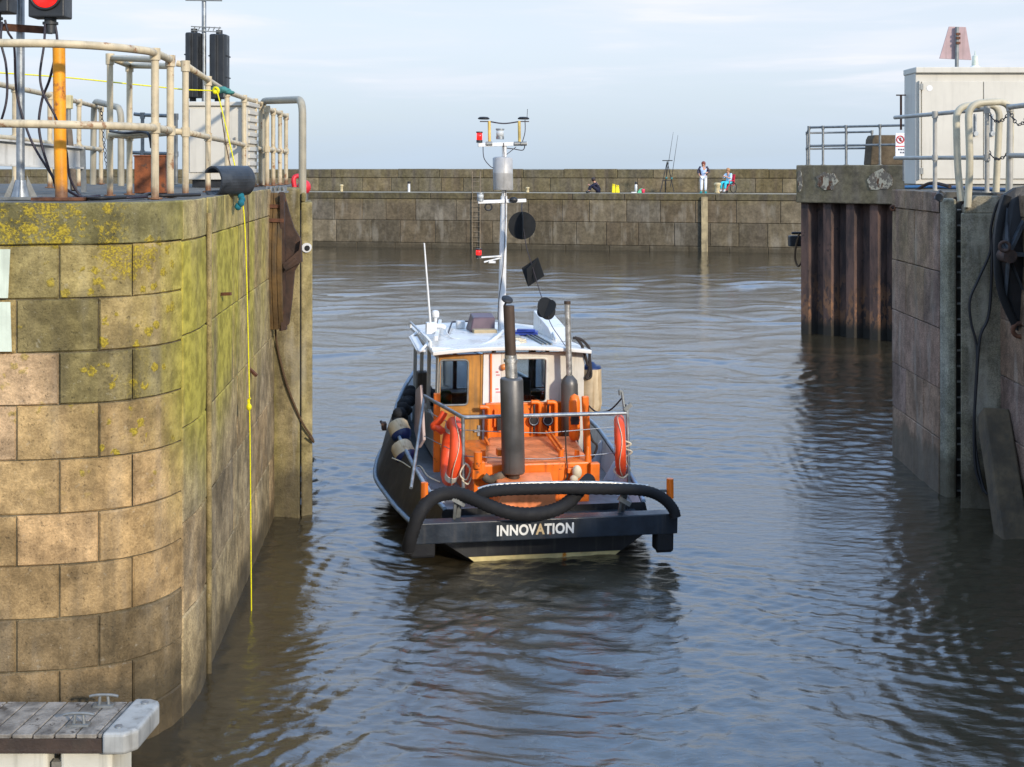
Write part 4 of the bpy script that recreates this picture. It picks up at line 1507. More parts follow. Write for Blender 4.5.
# ================================================================== right quay furniture
def rq_furniture():
    # cream double cabinet
    Y = 21.6
    x0 = P(916, 0, Y).x
    zb, zt = RQ_TOP, P(0, 70, Y).z
    W, D = 3.4, 0.62
    t = thing('cabinet', 'large cream double-door cabinet behind the blue-grey railing on the right quay', 'cabinet', (x0, Y, zb), 'cream control cabinets')
    m = MB()
    m.box((x0 + W / 2, Y + D / 2 + .03, (zb + 0.06 + zt) / 2), (W, D, zt - zb - 0.06))
    m.build('body', M['cab_cream'], t, bevel=0.012)
    m = MB()
    m.box((x0 + W / 2, Y + D / 2, zt + 0.0), (W + 0.03, D + 0.08, 0.10))
    m.build('roof', M['cab_cream'], t, bevel=0.014)
    m = MB()
    m.box((x0 + W / 2, Y + D / 2 + .03, zb + 0.03), (W - 0.08, D - 0.1, 0.07))
    m.build('plinth', M['galv_dull'], t)
    xd = [x0 + 0.09, P(983.5, 0, Y).x, P(983.5, 0, Y).x + 1.12]
    for i in range(2):
        a, b = xd[i] + 0.006, xd[i + 1] - 0.006
        m = MB()
        m.box(((a + b) / 2, Y + 0.018, (zb + zt) / 2 - 0.02), (b - a, 0.036, zt - zb - 0.34))
        d = m.build('door', M['cab_cream'], t, bevel=0.008)
        m = MB()
        hx = b - 0.13 if i == 0 else a + 0.14
        m.box((hx, Y - 0.012, zb + 1.05), (0.035, 0.02, 0.36))
        m.bar((hx, Y - 0.03, zb + 0.95), (hx, Y - 0.03, zb + 1.2), 0.016, 0.02)
        m.cyl((hx, Y - 0.04, zb + .9), (hx, Y, zb + .9), 0.04, n=12)
        m.build('handle', M['galv'], d)
        for hz in (0.28, 1.68):
            m = MB()
            m.box((a - 0.01 if i == 0 else b + 0.01, Y - 0.01, zb + hz), (0.05, 0.05, 0.1))
            m.build('hinge', M['galv_dull'], d)
        if i == 0:
            m = MB()
            m.cyl((a + 0.13, Y + .002, zt - 0.30), (a + 0.13, Y - .004, zt - 0.30), 0.05, n=16)
            m.build('label_disc', M['white'], d)
    m = MB()
    m.box((x0 + 0.06, Y - 0.0, (zb + zt) / 2 - .02), (0.022, 0.05, zt - zb - .32))
    m.build('door_frame', M['cab_cream'], t)
    # rusty stub on the left side
    m = MB()
    m.bar((x0 - 0.10, Y + .5, zt - 0.98), (x0 - 0.10, Y + .5, zt - 0.40), 0.03, 0.03)
    m.bar((x0 - 0.18, Y + .5, zt - 0.39), (x0 - 0.02, Y + .5, zt - 0.39), 0.03, 0.02)
    m.build('side_pipe', M['rust'], t)

    # trapezoid board on a pole, seen from its back
    Yb = 22.6
    b = V3(P(956, 180, Yb), RQ_TOP)
    t = thing('marker_board', 'pinkish grey trapezoid board on a pole rising above the cream cabinet', 'marker board', b)
    m = MB()
    m.prism([P(939.5, 58.5, Yb + .05), P(971.5, 60, Yb + .05), P(966, 27, Yb + .05), P(949, 26.5, Yb + .05)], (0, 0.022, 0))
    m.build('board', paint('faded_plywood', S(176, 150, 148), .8, var=.12, vs=5, streak=.3), t, bevel=0.003)
    m = MB()
    m.cyl(b, P(957, 27, Yb), 0.033, n=12)
    m.build('pole', M['galv_dull'], t)
    m = MB()
    for py in (34, 38, 43):
        m.box(P(958, py, Yb - 0.03), (0.07, 0.05, 0.04))
    m.build('clamp', M['rust'], t)
    # small white lamp on the cabinet roof
    Yl = 21.9
    c = P(975, 66, Yl)
    c.z = zt + 0.05
    t = thing('beacon_lamp', 'small off-white lamp standing on the cabinet roof', 'lamp', c)
    m = MB()
    m.lathe([(0.0, 0.0), (0.10, 0.0), (0.10, 0.02), (0.05, 0.045), (0.046, 0.05)], c, n=16)
    m.build('foot', M['white'], t)
    m = MB()
    m.lathe([(0.05, 0.045), (0.055, 0.06), (0.05, 0.11), (0.045, 0.2), (0.035, 0.215), (0.012, 0.22), (0.008, 0.29), (0.0, 0.29)], c, n=16)
    m.build('lantern', paint('milky_lens', S(206, 210, 190), .3), t)

    # railings
    gb = 'galvanised railings on the right quay'
    z0 = RQ_TOP
    pp = [P(935, 114, 18.9), P(987, 109, 17.5)]
    top = [P(895, 117.5, 20.6), P(935, 114, 19.2), P(988, 108.8, 17.5)]
    mid = [P(895, 158, 20.6), P(935, 157.8, 19.2), P(988, 157.6, 17.5)]
    M['rail_blue'] = paint('blue_grey_rail', S(166, 162, 152), 0.5, 0.15, var=.15, rust=.2, rs=5)
    railing('railing', 'blue-grey pipe railing in front of the cream cabinet, left of the chained gap', pp, top, mid, z0, r=0.031, mat='rail_blue', group=gb)
    pp = [P(1010, 107, 17.0), P(1060, 100, 15.6)]
    top = [P(1009, 107.2, 17.0), P(1060, 101, 15.6)]
    mid = [P(1009, 155.5, 17.0), P(1060, 156, 15.6)]
    railing('railing', 'blue-grey pipe railing at the right edge, right of the chained gap', pp, top, mid, z0, r=0.034, mat='rail_blue', group=gb)
    def chain(label, pts, lr=0.02):
        m = MB()
        p = spline([Vector(q) for q in pts], 14)
        last, flip = p[0], 0
        for q in p[1:]:
            if (q - last).length > lr * 2.6:
                ax = (q - last).normalized()
                mid_ = (q + last) / 2
                s1_ = ax.orthogonal().normalized()
                s_ = s1_ if flip else ax.cross(s1_)
                m.tube([mid_ + ax * (lr * 1.75 * math.cos(a)) + s_ * (lr * math.sin(a)) for a in np.linspace(0, 2 * PI, 11)[:-1]], lr * 0.32, 5, closed=True)
                flip = 1 - flip
                last = q
        tag(m.build('chain', M['chain'], origin=Vector(pts[0])), label, 'chain', 'gate chains')
    chain('upper dark chain sagging across the railing gap on the right quay', [P(988, 112, 17.5), P(994, 120, 17.4), P(1001, 121, 17.2), P(1010, 113, 17.0)])
    chain('lower dark chain sagging across the railing gap on the right quay', [P(988, 151, 17.5), P(994, 158, 17.4), P(1001, 158.5, 17.2), P(1010, 152, 17.0)])
    chain('dark chain looped from the right-hand railing post', [P(1010, 111, 17.0), P(1016, 123, 16.8), P(1022, 124, 16.7), P(1030, 112, 16.4)])
    # ladder hoops
    def hoop(label, pts):
        o = MB().tube(round_path([Vector(p) for p in pts], 0.20, 8), 0.047, 12).build('ladder_hoop', M['hoop_r'], origin=Vector((pts[0].x, pts[0].y, RQ_TOP)))
        tag(o, label, 'ladder hoop', 'ladder hoops')
    M['hoop_r'] = paint('cream_hoop_paint', S(186, 176, 150), 0.55, var=.12, rust=.12, streak=.3)
    hoop('cream ladder hoop over the right quay ladder, the one farther from the water edge',
         [V3(P(961, 195, 17.6), 4.05), P(957.5, 166, 17.65), P(956, 106, 17.7), P(1000, 104, 17.75), V3(P(996, 188, 17.75), 4.17)])
    hoop('cream ladder hoop over the right quay ladder, the nearer one standing on the chamfered pier',
         [V3(P(967.5, 204, 17.18), 3.98), P(970, 166, 17.18), P(968, 103.5, 17.18), P(1011, 101, 17.25), V3(P(1009, 190, 17.3), 4.17)])

    # ladder in the slot
    t = thing('ladder', 'narrow rusty steel ladder in the slot between the rubbing post and the right pier', 'ladder', (6.1, 17.45, 0))
    for (px, Y) in ((955.3, 17.92), (962.5, 17.92)):
        m = MB()
        x = P(px, 0, Y).x
        m.bar((x, Y, -0.4), (x, Y, 4.1), 0.03, 0.05, (0, 1, 0))
        m.build('stile', M['dark_rust'], t)
    xa, xb = P(955.3, 0, 17.92).x, P(962.5, 0, 17.92).x
    m = MB()
    z = 0.05
    rungs = []
    while z < 4.05:
        m = MB()
        m.cyl((xa, 17.92, z), (xb, 17.92, z), 0.015, n=8)
        m.build('rung', M['rung'], t)
        z += 0.215

    # black rubbing fender at the right edge
    Y = 16.4
    t = thing('rubbing_fender', 'black rubbing fender with radiating steel ribs on the right quay wall', 'fender', P(1010, 260, Y), 'rubbing fenders at the gate')
    hub = P(1009, 256, Y - 0.32)
    rim = [P(x, y, Y) for x, y in ((1004, 196), (1016, 188), (1040, 184), (1070, 200), (1084, 258), (1072, 320), (1040, 336), (1018, 331), (1003, 300), (997, 275), (996, 238), (999, 215))]
    m = MB()
    m.prism(rim, (0, 0.12, 0))
    m.build('back_plate', M['black'], t, bevel=0.01)
    m = MB()
    for i in (0, 2, 4, 6, 8, 10):
        a = rim[i]
        m.prism([a + Vector((0, 0, 0.02)), a + Vector((0, -0.06, 0.02)), hub + Vector((0, 0, 0.05)), hub + Vector((0, 0.3, 0.05))], (0.02, 0, -0.05))
    m.build('rib', paint('dark_steel_ribs', (0.045, 0.055, 0.065, 1), 0.6, var=.4, rust=.3), t)
    m = MB()
    vs = [hub + Vector((0, 0.10, 0))] + [p + Vector((0, -0.005, 0)) for p in rim]
    n = len(rim)
    m._add(vs, [(0, i + 1, (i + 1) % n + 1) for i in range(n)])
    m.build('dished_face', M['black'], t)
    m = MB()
    m.cyl(hub + Vector((0, -0.05, 0)), hub + Vector((0, 0.2, 0)), 0.085, n=14)
    m.torus(hub + Vector((-0.07, -.04, 0.12)), (0.3, 1, 0), 0.06, 0.02, 14, 8)
    m.build('hub', M['dark_rust'], t)
    m = MB()
    edge = [P(x, y, Y - .07) for x, y in ((1008, 196), (1003, 212), (999, 236), (998.5, 275), (1004, 300), (1016, 326))]
    m.tube(edge, 0.05, 8, sm=4)
    m.build('rubber_edge', M['tyre'], t)
    m = MB()
    m.torus(P(1020, 330, Y - .1), (0.2, 1, 0.1), 0.085, 0.03, 16, 8)
    m.build('chain_shackle', M['rust'], t)

    # leaning baulk
    bt, tp = Vector((6.07, 15.55, -0.5)), Vector((6.25, 16.9, 1.32))
    m = MB()
    m.bar(bt, tp, 0.34, 0.30, (0, -1, 0.6))
    o = m.build('timber_baulk', M['baulk'], origin=Vector((6.18, 15.8, 0)), bevel=0.025)
    tag(o, 'thick dark timber baulk leaning against the foot of the right pier', 'baulk')

    # cables down the pier
    def cable(label, pts, r, mat='black', name='hose', group=None):
        o = MB().tube([Vector(p) for p in pts], r, 8, sm=8).build(name, M[mat], origin=Vector(pts[0]))
        tag(o, label, name, group)
    G = 'hoses hanging on the right pier'
    cable('black hose bowing outwards down the right pier from the fender top', [P(1004, 196, 16.9), P(997, 205, 17.0), P(991, 228, 17.05), P(990, 252, 17.06), P(978, 280, 17.08), P(970, 300, 17.1), P(971, 322, 17.1), P(977, 350, 17.08), P(975, 400, 17.08), P(975, 440, 17.08), P(981, 478, 17.02), P(988, 494, 16.95), P(992, 470, 16.95)], 0.017, group=G)
    cable('black hose hanging straighter down the right pier beside the bowed one', [P(1000, 205, 16.95), P(993, 240, 17.03), P(991, 290, 17.05), P(988, 318, 17.05), P(980, 338, 17.06), P(976.5, 380, 17.06), P(974, 430, 17.07), P(976, 470, 17.06), P(984, 492, 17.0)], 0.02, group=G)
    cable('dark rust-brown pipe end sticking out over the left corner of the right quay', [P(950, 186.5, 19.3), P(932, 183, 20.0), P(920, 188, 20.2), P(908, 197, 20.35), P(897, 205, 20.32), P(893, 209, 20.28)], 0.026, 'dark_rust', 'pipe')
    m = MB()
    m.torus(P(893, 208, 20.25), (0.5, 1, 0), 0.035, 0.018, 14, 8)
    tag(m.build('shackle', M['rust'], origin=P(893, 208, 20.25)), 'rusty ring at the end of the pipe over the right quay corner', 'ring')
    cable('blue hose lying along the foot of the cream cabinet', [V3(P(905, 190, 21), 4.19), V3(P(940, 187, 20.6), 4.20), V3(P(975, 187, 19.0), 4.20), V3(P(1000, 188, 18.0), 4.20), V3(P(1040, 188, 17), 4.20)], 0.028, 'bluehose', 'hose')
    m = MB()
    m.box(P(940, 196, 17.75), (0.10, 0.08, 0.14), Matrix.Rotation(0.5, 3, 'Y'))
    m.cyl(P(940, 196, 17.72), P(939, 197, 17.6), 0.05, n=12)
    o = m.build('floodlight', M['black_plastic'], origin=P(940, 196, 17.75), bevel=0.008)
    tag(o, 'small black floodlight clamped to the top of the rubbing post', 'floodlight')

    # no-entry sign beyond the cabinet
    Ys = 30.0
    b = V3(P(904, 165, Ys), 4.2)
    t = thing('safety_sign', 'white and red prohibition sign half hidden by the cream cabinet', 'sign', b)
    A, C_ = P(895.5, 133, Ys), P(915, 157.5, Ys)
    m = MB()
    m.box(((A.x + C_.x) / 2, Ys, (A.z + C_.z) / 2), (C_.x - A.x, 0.02, A.z - C_.z))
    m.build('panel', paint('white_sign_face', S(226, 226, 228), .4, var=.04), t)
    red = paint('red_sign_print', S(205, 24, 40), .4, var=.05)
    blk = paint('dark_sign_print', S(60, 66, 80), .4, var=.05)
    for px in (900.3, 908.5):
        m = MB()
        c = P(px, 139.5, Ys - .016)
        m.torus(c, (0, 1, 0), 0.082, 0.012, 26, 6)
        m.bar(c + Vector((-.055, 0, .055)), c + Vector((.055, 0, -.055)), 0.012, 0.018, (0, 1, 0))
        m.build('prohibition_ring', red, t)
        m = MB()
        m.box(c + Vector((0.0, 0.003, 0.01)), (0.05, 0.004, 0.07))
        m.box(c + Vector((0.02, 0.003, -0.03)), (0.05, 0.004, 0.03))
        m.build('pictogram', blk, t)
    m = MB()
    m.box(P(905, 146.3, Ys - .013), (0.42, 0.006, 0.02))
    m.build('divider', red, t)
    for (y, x0_, x1_) in ((149.5, 898, 911), (152.5, 900, 909)):
        m = MB()
        x = x0_
        while x < x1_:
            w_ = rnd.uniform(0.8, 1.6)
            a = P(x, y, Ys - .013)
            m.box(a + Vector((w_ * Ys / FPX / 2, 0, 0)), (w_ * Ys / FPX * .8, 0.005, 0.035))
            x += w_ + 0.35
        m.build('print_line', blk, t)
    m = MB()
    m.cyl(b, P(904, 133, Ys + .04), 0.03, n=8)
    m.build('pole', M['galv_dull'], t)

    # railing and concrete pillar on the jetty
    zc = 4.58
    def jp(px, back):
        k = (px - 512) / FPX
        a = JA - JN * back
        s_ = (k * a.y - a.x) / (JD.x - k * JD.y)
        p = a + JD * s_
        return Vector((p.x, p.y, zc))
    H1 = Vector((0, 0, 1.02))
    H2 = Vector((0, 0, 0.52))
    f = [jp(809, 0.1), jp(823, 0.1), jp(880, 0.1)]
    bk = [jp(806.5, 2.6), jp(846, 2.6), jp(897, 2.6)]
    fr = [jp(809, 0.1), jp(823, 0.1), jp(846, 0.1), jp(880, 0.1), jp(912, 0.1)]
    railing('railing', 'thin galvanised railing along the front of the jetty cap', [p + H1 for p in fr], [p + H1 for p in fr], [p + H2 for p in fr], zc, r=0.032, mat='galv_dull', group='jetty railings')
    br = [jp(807, 2.4), jp(846.5, 2.4), jp(872, 2.4)]
    railing('railing', 'thin galvanised railing along the back of the jetty cap', [p + H1 * .92 for p in br], [fr[0] + H1 * .97] + [p + H1 * .92 for p in br], [fr[0] + H2 * .97] + [p + H2 * .92 for p in br], zc, r=0.03, mat='galv_dull', group='jetty railings')
    c = jp(885, 1.6)
    m = MB()
    m.prism([c + Vector((-0.40, 0, 0)), c + Vector((0.55, 0, 0)), c + Vector((0.55, 0, 0.82)), c + Vector((-0.28, 0, 0.82)), c + Vector((-0.34, 0, 0.7))], (0, 0.7, 0))
    o = m.build('concrete_block', M['stone_far'], origin=c, bevel=0.03)
    plain_tint(o, S(96, 84, 68))
    tag(o, 'brown weathered concrete block standing on the jetty cap behind its railing', 'concrete block')
    # tyre and rope at the jetty's corner
    t = thing('fender_cluster', 'dark hanging fender and rope loop at the far corner of the sheet pile jetty', 'fender', JA + JN * .1)
    q = P(795, 241, 36.0)
    m = MB()
    m.box(q, (0.34, 0.3, 0.30))
    m.box(q + Vector((0.15, 0, 0.22)), (0.5, 0.1, 0.07))
    m.build('block', M['black'], t, bevel=0.03)
    m = MB()
    m.tube([P(799, 234, 35.9), P(796, 246, 35.8), P(795, 258, 35.8), P(798, 266, 35.7), P(802, 262, 35.4)], 0.03, 8, sm=5)
    m.build('rope_loop', M['rope'], t)


M['tyre'] = paint('dark_tyre_rubber', (0.006, 0.006, 0.006, 1), .9, var=.3)
M['rung'] = paint('pale_worn_rung', S(176, 172, 164), .5, .1, var=.2, rust=.3)
M['baulk'] = paint('dark_baulk', S(84, 72, 54), 0.9, var=.4, vs=4, streak=.6, bump=.8, bs=25)
M['bluehose'] = paint('blue_hose', S(52, 96, 136), .5, var=.15)
rq_furniture()
# ================================================================== the workboat
BOAT_O = Vector((0.38, 15.0, 0.0))
BOAT_E = (0.0, R(1.0), R(12.0))
BM = Matrix.Translation(BOAT_O) @ Matrix.Rotation(BOAT_E[2], 4, 'Z') @ Matrix.Rotation(BOAT_E[1], 4, 'Y')
BMI = BM.inverted()


def BP(px, py, yb):
    """photo pixel at a distance yb forward of the transom -> boat coordinates (x starboard, y forward, z up)"""
    o = BMI @ Vector((0, 0, CAM_Z))
    q = BMI @ P(px, py, 10.0)
    d = q - o
    return o + d * ((yb - o.y) / d.y)


def W(p):
    return BM @ Vector(p)


def WP(px, py, yb):
    return BM @ BP(px, py, yb)


def boat_materials():
    M['hull_black'] = paint('black_hull_paint', (0.016, 0.017, 0.019, 1), 0.42, var=.4, vs=3, streak=.35, dirt=(0.09, 0.085, 0.075, 1), rust=.1, bump=.1, bs=20)
    M['beam_black'] = paint('blue_black_beam_paint', (0.017, 0.024, 0.034, 1), 0.42, var=.3, vs=4, streak=.45, dirt=(0.07, 0.065, 0.06, 1), bump=.4, bs=12, rust=.22, rs=9)
    M['strake'] = paint('pale_blue_strake', S(142, 160, 176), 0.5, var=.2, vs=8, streak=.3)
    M['bulwark'] = paint('pale_grey_bulwark', S(196, 202, 208), 0.45, var=.1, vs=3, streak=.3, rust=.12)
    M['deck'] = paint('grey_deck_paint', S(112, 116, 120), 0.7, var=.3, vs=5, rust=.2, bump=.4)
    M['orange'] = paint('orange_machinery_paint', (0.86, 0.175, 0.012, 1), 0.38, var=.12, vs=5, streak=.55, dirt=(0.16, 0.04, 0.01, 1), rust=.34, rs=9, bump=.12)
    M['orange_sheen'] = paint('sheen_tinted_orange', (0.80, 0.24, 0.085, 1), 0.33, var=.25, vs=4, streak=.3, dirt=(0.3, 0.07, 0.02, 1), rust=.26, rs=8, bump=.1)  # pinkish reflected light on the lid is put into this orange; apron shares it
    M['buoy_orange'] = paint('lifebuoy_orange', (0.84, 0.085, 0.022, 1), 0.45, var=.12, vs=9)
    M['reflect'] = paint('silver_tape', S(206, 206, 196), .35, var=.1)
    M['silencer'] = paint('grey_silencer_steel', S(98, 96, 94), 0.45, 0.45, var=.2, vs=3, streak=.4, rust=.12, bump=.1)
    M['sooty'] = paint('sooty_pipe', S(74, 60, 50), 0.6, 0.3, var=.35, vs=4, streak=.5, rust=.3)
    M['silver'] = paint('lagged_silver_pipe', S(186, 184, 178), 0.35, 0.7, var=.25, vs=14, bump=.4)
    M['wood'] = paint('varnished_door', S(176, 122, 48), 0.45, var=.3, vs=4, streak=.55, dirt=S(110, 92, 66), bump=.2)
    M['cabin_paint'] = paint('beige_cabin_paint', S(204, 198, 186), 0.5, var=.12, vs=3, streak=.4, rust=.2, rs=4)
    M['roof'] = paint('white_roof', S(220, 217, 210), 0.3, var=.07, vs=3, streak=.0, bump=.05)
    M['hatch'] = paint('maroon_hatch', S(92, 72, 78), 0.4, var=.2)
    M['blue'] = paint('blue_plastic', S(38, 62, 150), .4, var=.15)
    M['navy'] = paint('navy_fender_end', S(20, 44, 92), .45, var=.25, rust=.05)
    M['fender_cream'] = paint('stained_cream_fender', S(206, 186, 152), 0.5, var=.15, vs=6, streak=.7, dirt=S(138, 98, 44))
    M['stripe'] = paint('yellowed_waterline_stripe', S(226, 208, 148), .6, var=.2, vs=5, rust=.42, rustcol=S(190, 110, 18))
    M['hose'] = paint('black_ribbed_hose', (0.006, 0.006, 0.007, 1), 0.8, var=.5, vs=8, bump=.3)
    M['yellow_old'] = paint('aged_yellow_post', S(206, 178, 96), .5, var=.2, streak=.3)
    M['interior'] = paint('dark_cabin_trim', (0.045, 0.036, 0.028, 1), .6, var=.4)
    M['letter'] = paint('white_lettering', S(226, 226, 222), .5, var=.06, bump=0.02)
    M['letter_b'] = paint('tan_letter', S(196, 172, 132), .5, var=.08, bump=.02)
    M['shape_black'] = paint('black_day_shape', (0.006, 0.007, 0.008, 1), .9, var=.3)


boat_materials()

ST_Y = [0.0, 0.6, 1.5, 2.8, 3.8, 4.9, 5.9, 6.8, 7.4, 7.75]
ST = {  # half beam gunwale, gunwale z, half beam strake, strake z, half beam waterline, half chine, chine z
    'bg': [1.20, 1.30, 1.36, 1.42, 1.32, 1.04, 0.70, 0.36, 0.14, 0.03],
    'zg': [0.60, 0.66, 0.76, 0.93, 1.05, 1.20, 1.34, 1.46, 1.54, 1.58],
    'bs': [1.24, 1.42, 1.55, 1.68, 1.52, 1.16, 0.76, 0.38, 0.14, 0.03],
    'zs': [0.26, 0.26, 0.27, 0.33, 0.40, 0.50, 0.62, 0.74, 0.82, 0.86],
    'bw': [0.84, 1.15, 1.36, 1.48, 1.30, 0.92, 0.52, 0.20, 0.05, 0.012],
    'bc': [0.55, 0.75, 0.85, 0.85, 0.75, 0.5, 0.25, 0.08, 0.02, 0.01],
    'zc': [-0.25, -0.35, -0.45, -0.5, -0.5, -0.5, -0.48, -0.4, -0.2, -0.1],
}


_yy = np.linspace(-1.5, 9.25, 431)
_kern = np.exp(-(np.linspace(-2, 2, 49) ** 2) * 0.9)
_kern /= _kern.sum()
_sm = {}
for _k in ST:
    _a = np.interp(_yy, ST_Y, ST[_k])
    _lo, _hi = (ST[_k][1] - ST[_k][0]) / 0.6, (ST[_k][-1] - ST[_k][-2]) / 0.35
    _a = np.where(_yy < 0, ST[_k][0] + _lo * _yy, _a)
    _a = np.where(_yy > 7.75, ST[_k][-1] + _hi * (_yy - 7.75), _a)
    _s = np.convolve(np.pad(_a, 24, mode='edge'), _kern, 'valid')
    _sm[_k] = _s


def st(k, y):
    v = float(np.interp(y, _yy, _sm[k]))
    return max(0.008, v) if k[0] == 'b' else v


def hole_panel(m, x0, x1, z0, z1, hx0, hx1, hz0, hz1, y, th, rad, axis='y'):
    """flat panel with a round-cornered opening; lies across axis y (x-z plane) or across x (y-z plane)"""
    cx, cz = (hx0 + hx1) / 2, (hz0 + hz1) / 2
    hw, hh = (hx1 - hx0) / 2, (hz1 - hz0) / 2
    hole = []
    for (sx, sz, a0) in ((1, 1, 0), (-1, 1, 90), (-1, -1, 180), (1, -1, 270)):
        for k in range(6):
            a = R(a0 + 90 * k / 5)
            hole.append((cx + sx * (hw - rad) + rad * math.cos(a), cz + sz * (hh - rad) + rad * math.sin(a)))
    cor = [(x1, z1), (x0, z1), (x0, z0), (x1, z0)]
    outer = []
    for q, (hx, hz) in enumerate(hole):
        side, k = divmod(q, 6)
        c = cor[side]
        prev_mid = {0: (x1, None), 1: (None, z1), 2: (x0, None), 3: (None, z0)}[side]
        if k in (2, 3):
            outer.append(c)
        elif k < 2:
            outer.append((c[0], hz) if side in (0, 2) else (hx, c[1]))
        else:
            outer.append((hx, c[1]) if side in (0, 2) else (c[0], hz))
    n = len(hole)

    def pt(a, b, d):
        return (a, y + d, b) if axis == 'y' else (y + d, a, b)
    vs = [pt(a, b, 0) for a, b in outer] + [pt(a, b, 0) for a, b in hole] + [pt(a, b, th) for a, b in hole] + [pt(a, b, th) for a, b in outer]
    fs = []
    for i in range(n):
        j = (i + 1) % n
        fs += [(i, j, n + j, n + i), (n + i, n + j, 2 * n + j, 2 * n + i), (2 * n + i, 2 * n + j, 3 * n + j, 3 * n + i), (3 * n + i, 3 * n + j, j, i)]
    m._add(vs, fs)
    return hole


M['rope_pale'] = paint('pale_rope', S(206, 194, 168), .8, var=.2, vs=60)


def build_boat():
    b = thing('workboat', 'black-hulled workboat with orange engine casing and white cabin, name INNOVATION across its stern', 'workboat', BOAT_O)
    b.rotation_euler = BOAT_E
    b['_o'] = [0, 0, 0]
    b['_loc'] = 1

    # hull skin
    ys = list(np.linspace(0, 7.75, 40))
    rings = []
    for y in ys:
        g, zg, s_, zs, bw, bc, zc = (st(k, y) for k in ('bg', 'zg', 'bs', 'zs', 'bw', 'bc', 'zc'))
        half = [(g - 0.05, zg + 0.004), (g, zg), ((g * 0.55 + s_ * 0.45) + 0.02 * min(1, g), zg * .55 + zs * .45), (s_, zs), (bw, 0.0), (bc, zc), (0.0, zc - 0.08)]
        rings.append([(-x, y, z) for x, z in half] + [(x, y, z) for x, z in half[:-1][::-1]])
    n = len(rings[0])
    m = MB()
    vs = [p for r in rings for p in r]
    fs = []
    for i in range(len(ys) - 1):
        for k in range(n - 1):
            fs.append((i * n + k, i * n + k + 1, (i + 1) * n + k + 1, (i + 1) * n + k))
    m._add(vs, fs, True)
    m._add(rings[0], [tuple(range(n))[::-1]], False)
    hull = m.build('hull', M['hull_black'], b)
    for p in hull.data.polygons:
        pass
    sub = hull.modifiers.new('edge', 'EDGE_SPLIT')
    sub.split_angle = R(38)
    for sg in (-1, 1):
        MB().tube([(sg * (st('bs', y) + 0.012), y, st('zs', y)) for y in ys[:-1]], 0.028, 8).build('rubbing_strake', M['strake'], hull)
        MB().tube([(sg * (st('bg', y) - 0.02), y, st('zg', y) + 0.012) for y in ys], 0.026, 8).build('gunwale_rail', M['strake'], hull)
    # stripe low on the transom
    m = MB()
    m.prism([(-0.835, -0.004, 0.0), (0.835, -0.004, 0.0), (0.90, -0.004, 0.052), (-0.90, -0.004, 0.052)], (0, -0.012, 0))
    m.build('transom_stripe', M['stripe'], hull)
    m = MB()
    m.prism([(-1.02, -0.004, 0.235), (1.02, -0.004, 0.235), (1.07, -0.004, 0.285), (-1.07, -0.004, 0.285)], (0, -0.02, 0))
    m.build('transom_batten', M['timber'], hull)
    # inside: bulwarks and deck
    zd = lambda y: 0.50 + 0.05 * max(0, y - 2)
    m = MB()
    for sg in (-1, 1):
        vs = []
        for y in ys:
            g, zg = st('bg', y), st('zg', y)
            vs += [(sg * max(0.005, g - 0.055), y, zg + 0.002), (sg * max(0.004, g - 0.10), y, min(zd(y), zg - .05))]
        fs = [(2 * i, 2 * i + 1, 2 * i + 3, 2 * i + 2) if sg < 0 else (2 * i, 2 * i + 2, 2 * i + 3, 2 * i + 1) for i in range(len(ys) - 1)]
        m._add(vs, fs, True)
    m.build('bulwark_lining', M['bulwark'], b)
    m = MB()
    vs = []
    for y in ys:
        g = max(0.004, st('bg', y) - 0.09)
        vs += [(-g, y, min(zd(y), st('zg', y) - .05) + 0.003), (g, y, min(zd(y), st('zg', y) - .05) + 0.003)]
    m._add(vs, [(2 * i, 2 * i + 1, 2 * i + 3, 2 * i + 2) for i in range(len(ys) - 1)])
    m.build('deck', M['deck'], b)
    for sg in (-1, 1):
        for y in (0.7, 1.5, 2.3, 3.1, 3.9):
            g, zg = st('bg', y), st('zg', y)
            m = MB()
            m.prism([(sg * (g - 0.062), y, zg - 0.02), (sg * (g - 0.10), y, zg - 0.02), (sg * (g - 0.24), y, zd(y)), (sg * (g - 0.10), y, zd(y))], (0, 0.02, 0))
            m.build('bulwark_stay', M['bulwark'], b)

    # stern beam with the name
    yb = -0.46
    tl, br = BP(415, 522.0, yb), BP(678, 536.5, yb)
    tr, bl = BP(678, 515.5, yb), BP(415, 542, yb)
    zt, zb = (tl.z + tr.z) / 2, (bl.z + br.z) / 2
    m = MB()
    m.box(((tl.x + tr.x) / 2, yb + 0.10, (zt + zb) / 2), (tr.x - tl.x, 0.20, zt - zb))
    beam = m.build('stern_beam', M['beam_black'], b, bevel=0.012)
    cu = bpy.data.curves.new('lettering', 'FONT')
    cu.body = 'INNOVATION'
    cu.size = 0.172
    cu.offset = 0.0062
    cu.extrude = 0.002
    cu.space_character = 1.07
    cu.align_x = 'CENTER'
    for i, ch in enumerate(cu.body_format):
        ch.material_index = 1 if i == 5 else 0
    cu.materials.append(M['letter'])
    cu.materials.append(M['letter_b'])
    to = bpy.data.objects.new('lettering', cu)
    COL.objects.link(to)
    bpy.context.view_layer.update()
    me = bpy.data.meshes.new_from_object(to.evaluated_get(bpy.context.evaluated_depsgraph_get()))
    COL.objects.unlink(to)
    bpy.data.objects.remove(to)
    lw = BP(574, 527, yb).x - BP(497, 527, yb).x
    xs = [v.co.x for v in me.vertices]
    ysv = [v.co.y for v in me.vertices]
    k = lw / (max(xs) - min(xs))
    c0 = BP(535.5, 529.2, yb)
    hh = 0.122 / (max(ysv) - min(ysv))
    for v in me.vertices:
        x, y, z = v.co
        v.co = Vector((c0.x + x * k, yb - 0.003 - z, c0.z + (y - (max(ysv) + min(ysv)) / 2) * hh))
    me.name = 'lettering'
